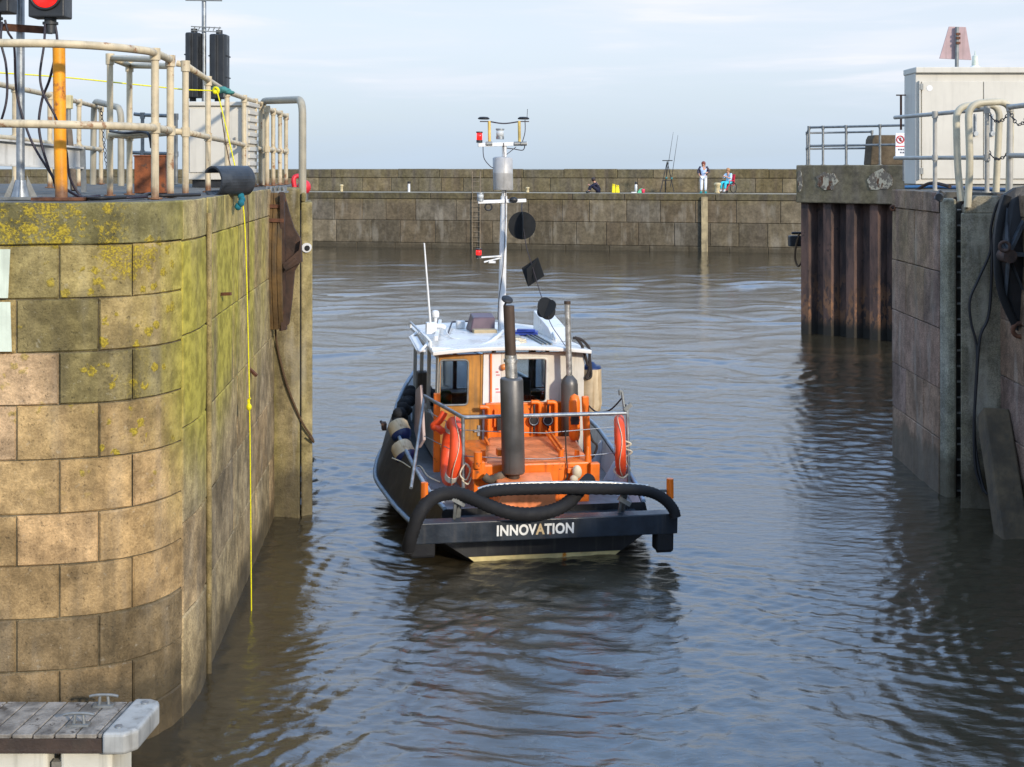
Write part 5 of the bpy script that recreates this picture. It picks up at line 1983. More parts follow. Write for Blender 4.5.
    lo = bpy.data.objects.new('lettering', me)
    COL.objects.link(lo)
    lo.parent = beam
    # arms holding the beam, and the framework above it
    for x in (-0.85, 0.0, 0.85):
        m = MB()
        m.bar((x, -0.27, zb + 0.10), (x, 0.02, 0.36), 0.12, 0.14)
        m.build('beam_arm', M['beam_black'], b)
    m = MB()
    m.box((0.02, -0.10, 0.50), (2.1, 0.30, 0.06))
    m.build('stern_platform', M['beam_black'], b, bevel=0.01)
    m = MB()
    pl, pr = BP(424, 495.5, -0.42), BP(669, 490.5, -0.42)
    m.bar(pl, pr, 0.025, 0.03)
    for px in (456, 622):
        q = BP(px, 493.5, -0.42)
        m.bar(q, (q.x, -0.30, 0.52), 0.03, 0.03)
        m.bar((q.x + .06, -0.34, q.z - .02), (q.x + .06, -0.2, 0.52), 0.05, 0.05)
        m.bar((q.x - .04, -0.42, q.z - .05), (q.x + .1, -0.42, q.z - .13), 0.03, 0.05)
    m.build('stern_bar', M['galv_dull'], b)
    for (px, y0, y1) in ((424.5, 482.5, 503), (670, 478.5, 498)):
        m = MB()
        m.cyl(BP(px, y1, -0.43), BP(px, y0, -0.43), 0.045 * 0.95, 0.04, n=12)
        m.build('orange_peg', M['orange'], b)
    for (a, c_, z1) in ((405, 437, 558), (652, 673, 552)):
        p0, p1 = BP(a, z1, -0.34), BP(c_, z1, -0.34)
        m = MB()
        m.box(((p0.x + p1.x) / 2, -0.34, (p0.z + zb) / 2 + .02), ((p1.x - p0.x) * .8, 0.22, zb - p0.z))
        m.tube([(p0.x + .05, -0.36, p0.z + .07), (p1.x - .04, -0.36, p0.z + .07)], 0.072, 12)
        m.build('skeg_fender', M['hose'], b, bevel=0.03)

    # engine casing
    y0, y1, y2 = 0.50, 0.62, 1.95
    xl, xr = BP(474, 470, y0).x, BP(590, 470, y0).x
    z1 = BP(530, 463.5, y0).z
    m = MB()
    m.box(((xl + xr) / 2, (y0 + y2) / 2, (0.49 + z1) / 2), (xr - xl, y2 - y0, z1 - 0.49))
    cas = m.build('engine_casing', M['orange'], b, bevel=0.02)
    la, lb, lc_, ld = BP(487, 461, y1), BP(584, 460, y1), BP(572, 436, y2 - .05), BP(490, 437, y2 - .05)
    m = MB()
    zb_ = z1 - 0.01
    m.hexa([(la.x - .05, la.y - .04, zb_), (lb.x + .05, lb.y - .04, zb_), (lc_.x + .05, lc_.y, zb_), (ld.x - .05, ld.y, zb_), la, lb, lc_, ld])
    lid = m.build('casing_lid', M['orange_sheen'], cas, bevel=0.012)
    for (p, q) in (((485, 438), (497, 462)), ((546, 432), (560, 452)), ((549, 430), (563, 450))):
        m = MB()
        m.bar(BP(p[0], p[1], 1.75), BP(q[0], q[1], 0.95), 0.03, 0.04)
        m.build('lid_handle', M['orange'], cas, bevel=0.006)
    for px in (483, 561, 577):
        m = MB()
        m.cyl(BP(px, 462, .75), BP(px, 450, .75), 0.04, 0.03, n=10)
        m.build('filler_cap', M['orange'], cas, bevel=0.006)
    for px, w_, py, h_ in ((478, 13, 470, .20), (594, 10, 475, 0.3), (500, 7, 452, .08), (570, 7, 470, .06)):
        q = BP(px, py, y0 - 0.02)
        m = MB()
        m.box(q, (w_ * .0115, 0.10, h_))
        m.build('casing_lug', M['orange'], cas, bevel=0.008)
    m = MB()
    m.cyl(BP(478, 468, .42), BP(478, 452, .42), 0.05, n=12)
    m.build('vent_stub', M['orange'], cas, bevel=0.008)
    m = MB()
    m.cyl(BP(588, 462, .55), BP(588, 447, .55), 0.045, 0.02, n=12)
    m.build('vent_stub', M['orange'], cas, bevel=0.008)
    m = MB()
    m.box(BP(537, 477, y0 - 0.006), (0.16, 0.006, 0.035))
    m.build('label_plate', M['white'], cas)
    m = MB()
    q0, q1 = BP(499, 489, -.02), BP(563, 507, -.02)
    m.hexa([(q0.x, -0.02, q1.z), (q1.x - .08, -0.02, q1.z), (q1.x, 0.49, .505), (q0.x, 0.49, .505), (q0.x + .03, 0.0, q0.z), (q1.x - .1, 0.0, q0.z), (q1.x - .03, 0.49, q0.z + .06), (q0.x + .03, 0.49, q0.z + .06)])
    m.build('aft_apron', M['orange_sheen'], cas, bevel=0.015)
    m = MB()
    m.tube([BP(484, 476, .36), BP(490, 480, .34), BP(500, 476, .34), BP(507, 474, .42)], 0.05, 10, sm=6, rib=0.88)
    m.build('flexible_joint', M['timber'], cas)
    m = MB()
    m.ball(BP(577, 472, .40), 0.075, (0.8, 0.8, 1.1))
    m.ball(BP(574, 479, .38), 0.05)
    m.build('rag', paint('pale_rag', S(206, 190, 160), .9), cas)

    # main exhaust
    ye = 0.34
    e0, e1, e2 = BP(513.5, 473, ye), BP(511.5, 378, ye), BP(508.7, 305.5, ye)
    r1 = 11.6 * (W(e1).y) / FPX
    m = MB()
    m.lathe([(0.0, 0), (r1 * .92, 0.0), (r1, 0.02), (r1, (e1 - e0).length - 0.02), (r1 * .92, (e1 - e0).length), (0.08, (e1 - e0).length + 0.01)], e0, e1 - e0, 28)
    sil = m.build('exhaust_silencer', M['silencer'], b)
    m = MB()
    m.cyl(e0 - Vector((0, 0, 0.2)), e0, 0.075, n=14)
    m.build('exhaust_inlet', M['sooty'], sil)
    m = MB()
    m.cyl(e1, e1 + (e2 - e1) * .32, 0.072, n=18)
    m.cyl(e1 + (e2 - e1) * .22, e1 + (e2 - e1) * .26, 0.085, n=18)
    m.build('exhaust_flange', M['silver'], sil)
    m = MB()
    m.cyl(e1 + (e2 - e1) * .3, e2, 0.066, n=18)
    st_ = m.build('exhaust_stack', M['sooty'], sil)
    m = MB()
    f = BP(507.2, 299.5, ye + .02)
    m.lathe([(0.0, 0.012), (0.068, 0.010), (0.07, 0.0), (0.068, -0.008), (0.0, -0.01)], f, (0.15, -0.5, 0.8), 18)
    m.bar(f, e2 + Vector((-0.05, 0, 0)), 0.015, 0.02)
    m.build('rain_flap', M['black'], sil)
    # second exhaust by the cabin
    ye = 2.10
    e0, e1, e2 = BP(570.5, 440, ye), BP(569.3, 377, ye), BP(567.3, 304, ye)
    m = MB()
    r2 = 8.6 * W(e1).y / FPX
    L2 = (e1 - e0).length + .25
    m.lathe([(0.0, 0), (r2, 0.0), (r2, L2 - 0.1), (r2 * .9, L2 - .04), (0.05, L2 + .02)], e0 - Vector((0, 0, .25)), e1 - e0 + Vector((0, 0, .25)), 22)
    s2 = m.build('auxiliary_silencer', M['silencer'], b)
    m = MB()
    m.tube([e1 - (e1 - e0) * .05, e1 + (e2 - e1) * .03, e1 + (e2 - e1) * .5, e2], lambda u: 0.085 if u < 0.06 else 0.041, 14, sm=14, rib=0.95)
    m.build('lagged_pipe', M['silver'], s2)
    m = MB()
    m.cyl(e2, e2 + Vector((0, 0, 0.04)), 0.045, n=12)
    m.build('pipe_end', M['sooty'], s2)

    # ---------------- cabin
    yc, yf = 2.36, 4.95
    zr = (BP(432, 352, 2.2).z + BP(588, 349, 2.2).z) / 2
    xa, xb = BP(437, 400, yc).x, BP(583, 400, yc).x
    cab = thing_local('cabin', b)
    wall = MB()
    zt_ = zr - 0.05
    # back wall: door bay, post bay, window bay
    d0, d1 = BP(438, 400, yc).x, BP(481.5, 400, yc).x
    wz0, wz1 = BP(460, 404.5, yc).z, BP(460, 359.5, yc).z
    dm = MB()
    hole_panel(dm, d0, d1, 0.62, zt_ - 0.015, BP(445.5, 0, yc).x, BP(474, 0, yc).x, wz0, wz1, yc - 0.03, 0.05, 0.05)
    door = dm.build('cabin_door', M['wood'], b, bevel=0.004)
    m = MB()
    m.box(((BP(445, 0, yc).x + BP(474, 0, yc).x) / 2, yc, (wz0 + wz1) / 2), (BP(474, 0, yc).x - BP(445, 0, yc).x + 0.03, 0.008, wz1 - wz0 + 0.03))
    m.build('door_window', M['glass'], door)
    m = MB()
    hx0, hx1 = BP(445.5, 0, yc).x, BP(474, 0, yc).x
    m.tube(round_path([(hx0, yc - .034, (wz0 + wz1) / 2), (hx0, yc - .034, wz1), (hx1, yc - .034, wz1), (hx1, yc - .034, wz0), (hx0, yc - .034, wz0), (hx0, yc - .034, (wz0 + wz1) / 2)], 0.055, 6), 0.014, 8)
    m.build('window_rim', M['galv_dull'], door)
    m = MB()
    m.bar((d1 - 0.03, yc - 0.05, 1.02), (d1 - 0.10, yc - 0.05, 1.02), 0.02, 0.03)
    m.box((d1 - 0.035, yc - 0.038, 1.02), (0.04, 0.02, 0.14))
    m.build('door_handle', M['galv'], door)
    m = MB()
    for x in (d0 + .012, d1 - 0.012):
        m.box((x, yc - .036, (0.62 + zt_) / 2), (0.024, 0.016, zt_ - 0.64))
    m.box(((d0 + d1) / 2, yc - .037, wz0 - 0.10), (d1 - d0 - .05, 0.012, 0.05))
    m.build('door_rails', M['wood'], door)
    x2 = BP(507, 0, yc).x
    pm = MB()
    pm.box(((d1 + 0.012 + x2 - .004) / 2, yc + 0.0, (0.62 + zt_) / 2), (x2 - d1 - .016, 0.07, zt_ - 0.62))
    pm.build('white_panel', M['white'], b)
    gx0, gx1 = BP(517, 0, yc).x, BP(552.5, 0, yc).x
    gz0, gz1 = BP(535, 402, yc).z, BP(535, 357.5, yc).z
    hole_panel(wall, x2, xb, 0.62, zt_, gx0, gx1, gz0, gz1, yc - 0.035, 0.07, 0.06)
    wall.box(((xa + d0) / 2 - .004, yc, (0.62 + zt_) / 2), (d0 - xa - 0.006, 0.07, zt_ - 0.62))
    # sides: lower wall, posts, top rail; front likewise
    xaf, xbf = xa + 0.06, xb - 0.10
    for (p0, p1) in (((xa + .02, yc + .05), (xaf, yf)), ((xb - .02, yc + .05), (xbf, yf))):
        zl = 1.14
        a, c_ = Vector((p0[0], p0[1], 0)), Vector((p1[0], p1[1], 0))
        wall.bar(a + Vector((0, 0, (zl + .62) / 2)), c_ + Vector((0, 0, (zl + .62) / 2)), 0.05, zl - .62)
        wall.bar(a + Vector((0, 0, zt_ - .04)), c_ + Vector((0, 0, zt_ - .04)), 0.05, 0.075)
        for k in (0.012, 0.36, 0.68, 0.985):
            q = a.lerp(c_, k)
            wall.box(q + Vector((0, 0, (zl + zt_ - .078) / 2)), (0.055, 0.07, zt_ - .078 - zl))
    wall.box(((xaf + xbf) / 2, yf + .03, (1.14 + .62) / 2), (xbf - xaf + .05, 0.05, 0.52))
    wall.box(((xaf + xbf) / 2, yf + .03, zt_ - .04), (xbf - xaf + .05, 0.05, 0.075))
    for x in (xaf + .03, (xaf + xbf) / 2 - .3, (xaf + xbf) / 2 + .3, xbf - .03):
        wall.box((x, yf + .03, (1.14 + zt_ - .078) / 2), (0.06, 0.052, zt_ - .078 - 1.14))
    wo = wall.build('cabin_wall', M['cabin_paint'], b)
    m = MB()
    m.box(((gx0 + gx1) / 2, yc + .002, (gz0 + gz1) / 2), (gx1 - gx0 + .03, 0.008, gz1 - gz0 + .03))
    m.build('back_window', M['glass'], wo)
    m = MB()
    m.tube(round_path([(gx0, yc - .038, (gz0 + gz1) / 2), (gx0, yc - .038, gz1), (gx1, yc - .038, gz1), (gx1, yc - .038, gz0), (gx0, yc - .038, gz0), (gx0, yc - .038, (gz0 + gz1) / 2)], 0.06, 6), 0.018, 8)
    m.build('window_rim', M['reflect'], wo)
    m = MB()
    for (p0, p1) in (((xa + .02, yc + .09), (xaf, yf - .03)), ((xb - .02, yc + .09), (xbf, yf - .03))):
        m.bar((p0[0], p0[1], (1.14 + zt_ - .078) / 2), (p1[0], p1[1], (1.14 + zt_ - .078) / 2), 0.008, zt_ - .078 - 1.14)
    m.bar((xaf + .06, yf + .03, (1.14 + zt_ - .078) / 2), (xbf - .06, yf + .03, (1.14 + zt_ - .078) / 2), 0.008, zt_ - .078 - 1.14)
    m.build('side_window', M['glass'], wo)
    # cabin interior
    m = MB()
    m.box(((xa + xb) / 2, (yc + yf) / 2, 0.66), (xb - xa - .15, yf - yc - .1, 0.06))
    m.box(((xa + xb) / 2 + .1, yf - .32, .91), (xb - xa - .35, 0.5, 0.46))
    m.box((BP(540, 0, yc).x + .02, yf - 1.2, 1.14), (0.42, 0.12, 0.55))
    m.box((BP(540, 0, yc).x + .02, yf - 1.0, 0.98), (0.42, 0.42, 0.10))
    m.cyl((BP(540, 0, yc).x, yf - 1.0, .68), (BP(540, 0, yc).x, yf - 1.0, .95), 0.05)
    m.box((BP(452, 0, yc).x, yf - 0.9, 1.1), (0.28, 0.2, 0.9))
    m.build('cabin_interior', M['interior'], b, bevel=0.02)
    m = MB()
    m.box(((xa + xb) / 2 + .1, yf - .6, 1.155), (xb - xa - .4, 0.06, 0.05))
    m.box((xa + .14, yf - 1.3, 1.16), (0.05, 1.5, 0.06))
    m.build('wooden_shelf', M['wood'], b, bevel=0.01)
    m = MB()
    m.box((BP(545, 0, yc).x, yf - 1.35, 1.30), (0.36, 0.09, 0.42))
    m.build('helm_seat', paint('grey_blue_seat', S(92, 104, 118), .6, var=.2), b, bevel=0.04)
    m = MB()
    m.box((BP(466, 0, yc).x, yf - 1.5, 1.22), (0.16, 0.10, 0.30))
    m.build('green_jacket', paint('green_cloth', S(70, 140, 64), .8, var=.3), b, bevel=0.04)
    m = MB()
    m.torus((BP(536, 0, yc).x, yf - .66, 1.34), (0, 1, .4), 0.17, 0.016)
    m.build('steering_wheel', M['interior'], b)
    # roof
    m = MB()
    rows = []
    for y in np.linspace(2.14, 5.15, 9):
        k = (y - 2.14) / 3.0
        w0, w1 = xa - 0.10 + 0.10 * k, xb + 0.05 - 0.12 * k
        row = []
        for u in np.linspace(0, 1, 9):
            crown = 0.06 * (1 - (2 * u - 1) ** 2)
            row.append((w0 + (w1 - w0) * u, y, zr + crown - 0.02 * k * k))
        rows.append(row)
    vs = [p for r in rows for p in r] + [(x, y, z - 0.05) for r in rows for (x, y, z) in r]
    q = 9
    N = 81
    fs = []
    for i in range(8):
        for k in range(8):
            a = i * q + k
            fs.append((a, a + 1, a + q + 1, a + q))
            fs.append((N + a, N + a + q, N + a + q + 1, N + a + 1))
    for k in range(8):
        fs.append((k + 1, k, N + k, N + k + 1))
        fs.append((72 + k, 72 + k + 1, N + 73 + k, N + 72 + k))
        fs.append((k * q, (k + 1) * q, N + (k + 1) * q, N + k * q))
        fs.append(((k + 1) * q + 8, k * q + 8, N + k * q + 8, N + (k + 1) * q + 8))
    m._add(vs, fs, False)
    roof = m.build('cabin_roof', M['roof'], b, bevel=0.01)
    m = MB()
    for (x, y, w_) in ((BP(424, 337, 3.0).x, 0, .03),):
        m.tube([(x, 2.35, zr + .02), (x, 2.35, zr + .10), (x + .03, 4.6, zr + .10), (x + .03, 4.6, zr + .02)], 0.016, 8)
    m.tube(round_path([BP(411, 337, 3.4), BP(420, 330, 4.2), BP(430, 341, 2.6), BP(419.5, 352, 2.2), BP(411, 337, 3.4)], .05, 4), 0.02, 8)
    m.bar(BP(413, 337, 3.4), BP(421, 351, 2.3), 0.12, 0.02)
    m.build('roof_rail', M['white'], roof)
    m = MB()
    h0 = BP(485, 323, 4.0)
    z_ = zr + .05
    m.hexa([(h0.x - .26, 3.75, z_), (h0.x + .10, 3.75, z_), (h0.x + .10, 4.15, z_), (h0.x - .26, 4.15, z_), (h0.x - .20, 3.85, z_ + .2), (h0.x + .12, 3.85, z_ + .2), (h0.x + .12, 4.1, z_ + .24), (h0.x - .20, 4.1, z_ + .24)])
    m.build('roof_hatch', M['hatch'], roof, bevel=0.015)
    m = MB()
    m.box((h0.x - .06, 3.8, z_ - .0), (0.34, 0.34, 0.10))
    m.build('hatch_coaming', paint('tan_coaming', S(168, 150, 118), .6), roof, bevel=.01)
    m = MB()
    c0 = BP(526, 328, 3.4)
    m.box((c0.x, 3.4, z_ + .03), (0.34, 0.22, 0.05), Matrix.Rotation(R(-14), 3, 'Z'))
    m.box((c0.x - .02, 3.3, z_ + .075), (0.26, 0.10, 0.04), Matrix.Rotation(R(-14), 3, 'Z'))
    m.build('blue_box', M['blue'], roof, bevel=0.008)
    m = MB()
    c0 = BP(546, 320, 3.9)
    m.prism([(c0.x - .12, 4.2, z_ - .03), (c0.x - .12, 2.9, z_ - .03), (c0.x - .12, 3.3, z_ + .12), (c0.x - .12, 4.2, z_ + .26)], (0.26, 0, 0))
    m.build('roof_cowl', M['roof'], roof, bevel=.012)
    m = MB()
    for dx in (0.0, 0.06, .12):
        m.bar((BP(528, 336, 3.2).x + dx, 3.5, z_ + .01), (BP(542, 346, 2.4).x + dx, 2.35, z_ + .005), 0.022, 0.03)
    m.build('roof_track', M['galv_dull'], roof)
    m = MB()
    m.tube([BP(432, 349, 2.3), BP(455, 349.5, 2.3), BP(475, 348, 2.35), BP(488, 343, 2.6), BP(498, 336, 3.0), BP(503, 331, 3.4)], 0.025, 8, sm=6)
    m.tube([BP(445, 328, 3.8), BP(452, 338, 3.2), BP(475, 339, 3.1), BP(490, 338, 3.1)], 0.010, 6, sm=5)
    m.build('roof_hose', M['white'], roof)
    m = MB()
    m.cyl((BP(464, 325, 4).x, 4.3, z_), (BP(464, 325, 4).x, 4.3, z_ + .10), .07, n=14)
    m.build('roof_vent', M['white'], roof, bevel=.008)
    m = MB()
    m.box((BP(517, 345, 2.4).x, 2.45, z_ + .0), (0.08, .12, .08))
    m.build('deck_light', M['white'], roof, bevel=.008)
    # more gear on the roof
    m = MB()
    m.tube([BP(448, 333, 3.6), BP(452, 322, 4.6), BP(476, 321, 4.7)], 0.012, 6)
    m.build('roof_cable', M['cable'], roof)
    m = MB()
    m.bar(BP(436, 340, 2.75) + Vector((0, 0, .02)), BP(440, 323, 4.6) + Vector((0, 0, .02)), 0.05, 0.07)
    m.build('roof_batten', M['white'], roof, bevel=.01)
    m = MB()
    m.bar(BP(556, 343, 2.5) + Vector((0, 0, .03)), BP(549, 324, 4.3) + Vector((0, 0, .03)), 0.03, 0.05)
    m.build('roof_batten', M['white'], roof, bevel=.01)
    m = MB()
    m.box(BP(515, 340, 2.9) + Vector((0, 0, .03)), (0.14, 0.2, 0.07))
    m.build('junction_box', M['galv_dull'], roof, bevel=.01)
    m = MB()
    m.torus(BP(519, 343, 2.6) + Vector((0, 0, .02)), (0, 0, 1), .09, .014, 20, 6)
    m.torus(BP(519, 343, 2.6) + Vector((0.01, 0.01, .045)), (0.05, 0, 1), .08, .014, 20, 6)
    m.build('rope_coil', M['rope_pale'], roof)
    # aerials at the left front of the roof
    m = MB()
    a0, a1 = BP(431, 332, 3.3), BP(424.2, 243, 3.3)
    m.cyl(a0, a1, 0.017, 0.011, n=8)
    m.build('whip_aerial', M['white'], b)
    m = MB()
    m.box(BP(431, 328, 3.35), (0.14, 0.12, 0.16))
    m.lathe([(0.02, 0), (0.03, 0.10), (0.055, 0.11), (0.06, 0.16), (0.045, 0.20), (0.0, 0.21)], BP(435, 325, 3.5), n=14)
    m.tube([BP(436, 326, 3.5), BP(442, 326, 3.5), BP(445, 328, 3.5)], .035, 8)
    m.build('aerial_base', M['white'], b, bevel=.006)

    # orange pipework on the back wall
    m = MB()
    yy = yc - 0.14
    x0, x1 = BP(485.5, 420, yy).x, BP(563, 420, yy).x
    zt2 = BP(520, 403, yy).z
    m.box(((x0 + x1) / 2, yy + .045, (zt2 + .52) / 2), (x1 - x0, 0.08, zt2 - .52))
    pan = m.build('orange_locker', M['orange'], b, bevel=.012)
    for (px, py0) in ((489, 407), (540, 402), (556, 402), (520, 404)):
        m = MB()
        p, q = BP(px, py0, yy - .05), BP(px, 440, yy - .05)
        m.tube(round_path([p + Vector((-.12, 0, 0)), p, q], .05, 5), 0.03, 10)
        m.build('pipe', M['orange'], pan)
    for px in (496, 508):
        m = MB()
        m.box(BP(px, 418, yy - .02), (0.05, 0.05, 0.22))
        m.build('locker_rib', M['orange'], pan)
    for px in (534, 548):
        m = MB()
        c = BP(px, 420.5, yy - .06)
        m.torus(c, (0, 1, 0), 0.062, 0.015, 20, 8)
        m.cyl(c + Vector((0, .02, 0)), c + Vector((0, -.015, 0)), 0.05, n=16)
        m.tube([c + Vector((0, -.01, .07)), BP(px, 407, yy - .07), BP(px + 1, 402, yy - .04)], .014, 6)
        m.tube([c + Vector((0, -.01, -.07)), BP(px, 434, yy - .07)], .014, 6)
        m.build('valve', M['black'], pan)
        m = MB()
        m.torus(BP(px, 420.5, yy - .078), (0, 1, 0), 0.060, 0.007, 20, 6)
        m.build('valve_rim', M['galv'], pan)
    m = MB()
    m.box(BP(499, 424, yy - .05), (.06, .06, .16))
    m.build('switch_box', M['black'], pan)
    m = MB()
    m.cyl(BP(491, 402, yc - .06), BP(491, 354, yc - .06), .014, n=8)
    m.build('orange_conduit', M['orange'], b)
    m = MB()
    m.ball(BP(503.5, 367, yc - .07), .042, (1, .8, 1))
    m.build('deck_lamp', paint('amber_lens', S(206, 130, 70), .25, var=.08), b)
    m = MB()
    for (py, s_) in ((372, 1), (389, 1.2)):
        m.box(BP(497, py, yc - .037), (.035 * s_, .006, .016))
        m.box(BP(498, py + 3, yc - .037), (.05 * s_, .006, .012))
    m.build('red_notice', paint('pinkish_notice', S(206, 96, 104), .5), b)

    # orange capsule vent and uprights
    m = MB()
    c0, c1 = BP(574.5, 441, 1.6), BP(574.5, 396, 1.6)
    m.lathe([(0.0, 0.0), (0.06, 0.02), (0.073, 0.08), (0.073, (c1 - c0).length - .07), (.055, (c1 - c0).length), (0.0, (c1 - c0).length + .03)], c0, c1 - c0, 18)
    m.build('vent_capsule', M['orange'], b)
    m = MB()
    m.cyl(BP(575, 420, 1.5), BP(575, 420, 1.52), .06, n=14)
    m.box(BP(575, 420, 1.5), (.11, .02, .12))
    m.build('vent_opening', M['black'], b, bevel=.02)
    for (pa, pb, y) in (((437, 393), (436.5, 472), 1.75), ((585, 396), (588, 462), 1.3)):
        m = MB()
        m.bar(BP(pa[0], pa[1], y), BP(pb[0], pb[1], y), .085, .06, (0, 1, 0))
        m.build('orange_upright', M['orange'], b, bevel=.012)
    # wing panel on the port side of the cabin
    m = MB()
    m.prism([BP(415.5, 390, 3.2), BP(420, 385, 2.7), BP(423, 440, 2.5), BP(418, 448, 2.6), BP(414, 430, 3.0)], (0.04, 0, 0))
    m.build('wing_panel', paint('pinkish_panel', S(176, 156, 152), .5, var=.2, vs=3, streak=.4), b, bevel=.008)

    # stern rail
    m = MB()
    top = [BP(424.5, 396, 2.15), BP(463, 417.5, 0.62), BP(627, 413, 0.55)]
    m.tube(round_path(top, .05, 4), 0.024, 12)
    rail = m.build('stern_rail', M['galv'], b)
    for (a, c_, ya, yb_) in (((463, 417.5), (463.5, 495), .62, .62), ((627, 404), (629, 484), .55, .5), ((424.5, 396), (411, 488), 2.15, 0.85)):
        m = MB()
        m.cyl(BP(a[0], a[1], ya), BP(c_[0], c_[1], yb_), .022, n=10)
        m.build('stanchion', M['galv'], rail)
    m = MB()
    m.tube(round_path([BP(625, 413, .55), BP(622, 392, .6), BP(619.5, 389.5, .6), BP(620, 395, .6)], .03, 4), .018, 8)
    m.bar(BP(624, 410, .55), BP(631, 404, .55), .05, .05)
    m.build('rail_hook', M['galv_dull'], rail)
    m = MB()
    for (k, dz) in ((430, 0), (456, 0)):
        m.tube([BP(424, k - 20, 2.0), BP(463.5, k, .62), BP(500, k + 2, .6), BP(545, k + 3, .58), BP(627, k - 4, .55)], .0055, 6)
    m.build('guard_wire', M['galv'], rail)
    # port and starboard side rails of the foredeck gear: cleat on gunwale
    m = MB()
    q = BP(384, 426, 2.9)
    m.box(q, (.06, .14, .10))
    m.tube([q + Vector((-.03, -.1, .04)), q + Vector((-.03, .1, .04))], .02, 8)
    m.build('fairlead', M['dark_rust'], b, bevel=.01)

    # ---------------- mast
    ym = 3.95
    base, topm = BP(501.5, 335, ym), BP(504.3, 143, ym)
    m = MB()
    mid = BP(504, 196, ym)
    m.cyl(base, mid, .058, .048, n=18)
    m.cyl(mid, topm, .036, .034, n=14)
    mast = m.build('mast', M['white'], b)
    r0, r1_ = BP(503.2, 190, ym), BP(502.6, 157, ym)
    rr = 10.0 * W(r0).y / FPX
    L = (r1_ - r0).length
    m = MB()
    m.lathe([(0.0, 0), (rr * .96, 0), (rr, .01), (rr, L * .5), (rr * 1.01, L * .51), (rr, L * .52), (rr, L - .02), (rr * .8, L), (0, L + .01)], r0, r1_ - r0, 26)
    m.build('radar_reflector', paint('pale_reflector_paint', S(176, 174, 170), .5, .2, var=.12, vs=6, streak=.4), mast)
    m = MB()
    m.bar(BP(478, 145, ym - .03), BP(527, 143.5, ym - .03), .05, .055)
    m.build('upper_crosstree', M['white'], mast, bevel=.006)
    for px in (489.5, 519.5):
        m = MB()
        m.cyl(BP(px, 142, ym), BP(px - .3, 121, ym), .022, n=10)
        m.build('aerial_post', M['yellow_old'], mast)
    for px in (483.7, 523.5):
        m = MB()
        m.lathe([(0.0, 0.028), (.06, .024), (.085, .006), (.086, -.004), (.07, -.012), (0, -.014)], BP(px, 118.6, ym), n=20)
        m.build('aerial_dome', M['black'], mast)
    m = MB()
    m.tube([BP(489.5, 121.5, ym), BP(504, 123.5, ym), BP(519.5, 121.5, ym)], .01, 6, sm=6)
    m.bar(BP(480, 121.5, ym), BP(490, 121.5, ym), .02, .015)
    m.bar(BP(519, 121.5, ym), BP(529, 121.5, ym), .02, .015)
    for a in ((479, 130), (487, 140)), ((516, 150), (505, 160)):
        pass
    m.tube([BP(483, 146, ym), BP(484, 158, ym), BP(490, 166, ym), BP(494, 168, ym)], .006, 6, sm=6)
    m.tube([BP(525, 144, ym), BP(523, 150, ym), BP(514, 149, ym), BP(506, 148, ym)], .007, 6, sm=6)
    m.tube([BP(525, 120, ym), BP(525, 132, ym), BP(522, 143, ym)], .006, 6, sm=6)
    m.tube([BP(516, 147, ym), BP(506, 155, ym)], .006, 6)
    m.cyl(BP(527, 118, ym), BP(527.5, 109, ym), .004, n=6)
    m.build('mast_wiring', M['cable'], mast)
    for px in (489, 517, 523.5):
        m = MB()
        m.cyl(BP(px - 3, 143.8, ym - .05), BP(px + 3, 143.6, ym - .05), .032, n=10)
        m.build('clamp', M['galv_dull'], mast)

    def lamp(px, y0, y1, mat, w_=4.6, top=None):
        c0, c1 = BP(px, y1, ym - .03), BP(px, y0, ym - .03)
        r = w_ / 2 * W(c0).y / FPX
        h = (c1 - c0).length
        m = MB()
        m.lathe([(0, 0), (r, 0), (r * 1.03, h * .5), (r, h), (0, h + .005)], c0, c1 - c0, 16)
        o = m.build('mast_lamp', mat, mast)
        m = MB()
        m.cyl(c1, c1 + (c1 - c0).normalized() * .02, r * 1.18, n=16)
        m.cyl(c0 - (c1 - c0).normalized() * .04, c0, r * 1.1, n=16)
        m.build('lamp_housing', top or M['black_plastic'], o)
    clear = paint('clear_lamp_glass', S(196, 200, 200), .12, var=.1)
    lamp(479.4, 133, 140, M['lamp_red'], 5.6)
    lamp(500, 130, 136.5, clear, 7.4, M['galv'])
    lamp(480.4, 194, 198.5, clear, 6.2, M['galv'])
    lamp(478.7, 250, 255, M['lamp_red'], 5.4)
    m = MB()
    m.bar(BP(478, 202, ym - .04), BP(526, 200.5, ym - .04), .045, .05)
    m.build('middle_crosstree', M['white'], mast, bevel=.006)
    m = MB()
    m.bar(BP(477, 257.6, ym - .04), BP(501, 256, ym - .04), .03, .022)
    m.bar(BP(484, 262, ym - .04), BP(500, 258, ym - .04), .02, .02)
    m.box(BP(492, 262, ym - .05), (.10, .05, .03))
    m.build('lower_bracket', M['white'], mast)
    m = MB()
    m.ball(BP(513.5, 200, ym - .08), .05, (1.3, .8, .9))
    m.torus(BP(488.5, 207, ym - .04), (0, 1, 0), .05, .012, 16, 6)
    m.build('mast_fittings', M['black'], mast)
    m = MB()
    m.tube([BP(503.6, 143, ym - .06), BP(505.6, 200, ym - .075), BP(503.6, 260, ym - .078), BP(498.8, 300, ym - .078), BP(498, 320, ym - .08)], .006, 6, sm=6)
    m.build('mast_cable', M['cable'], mast)

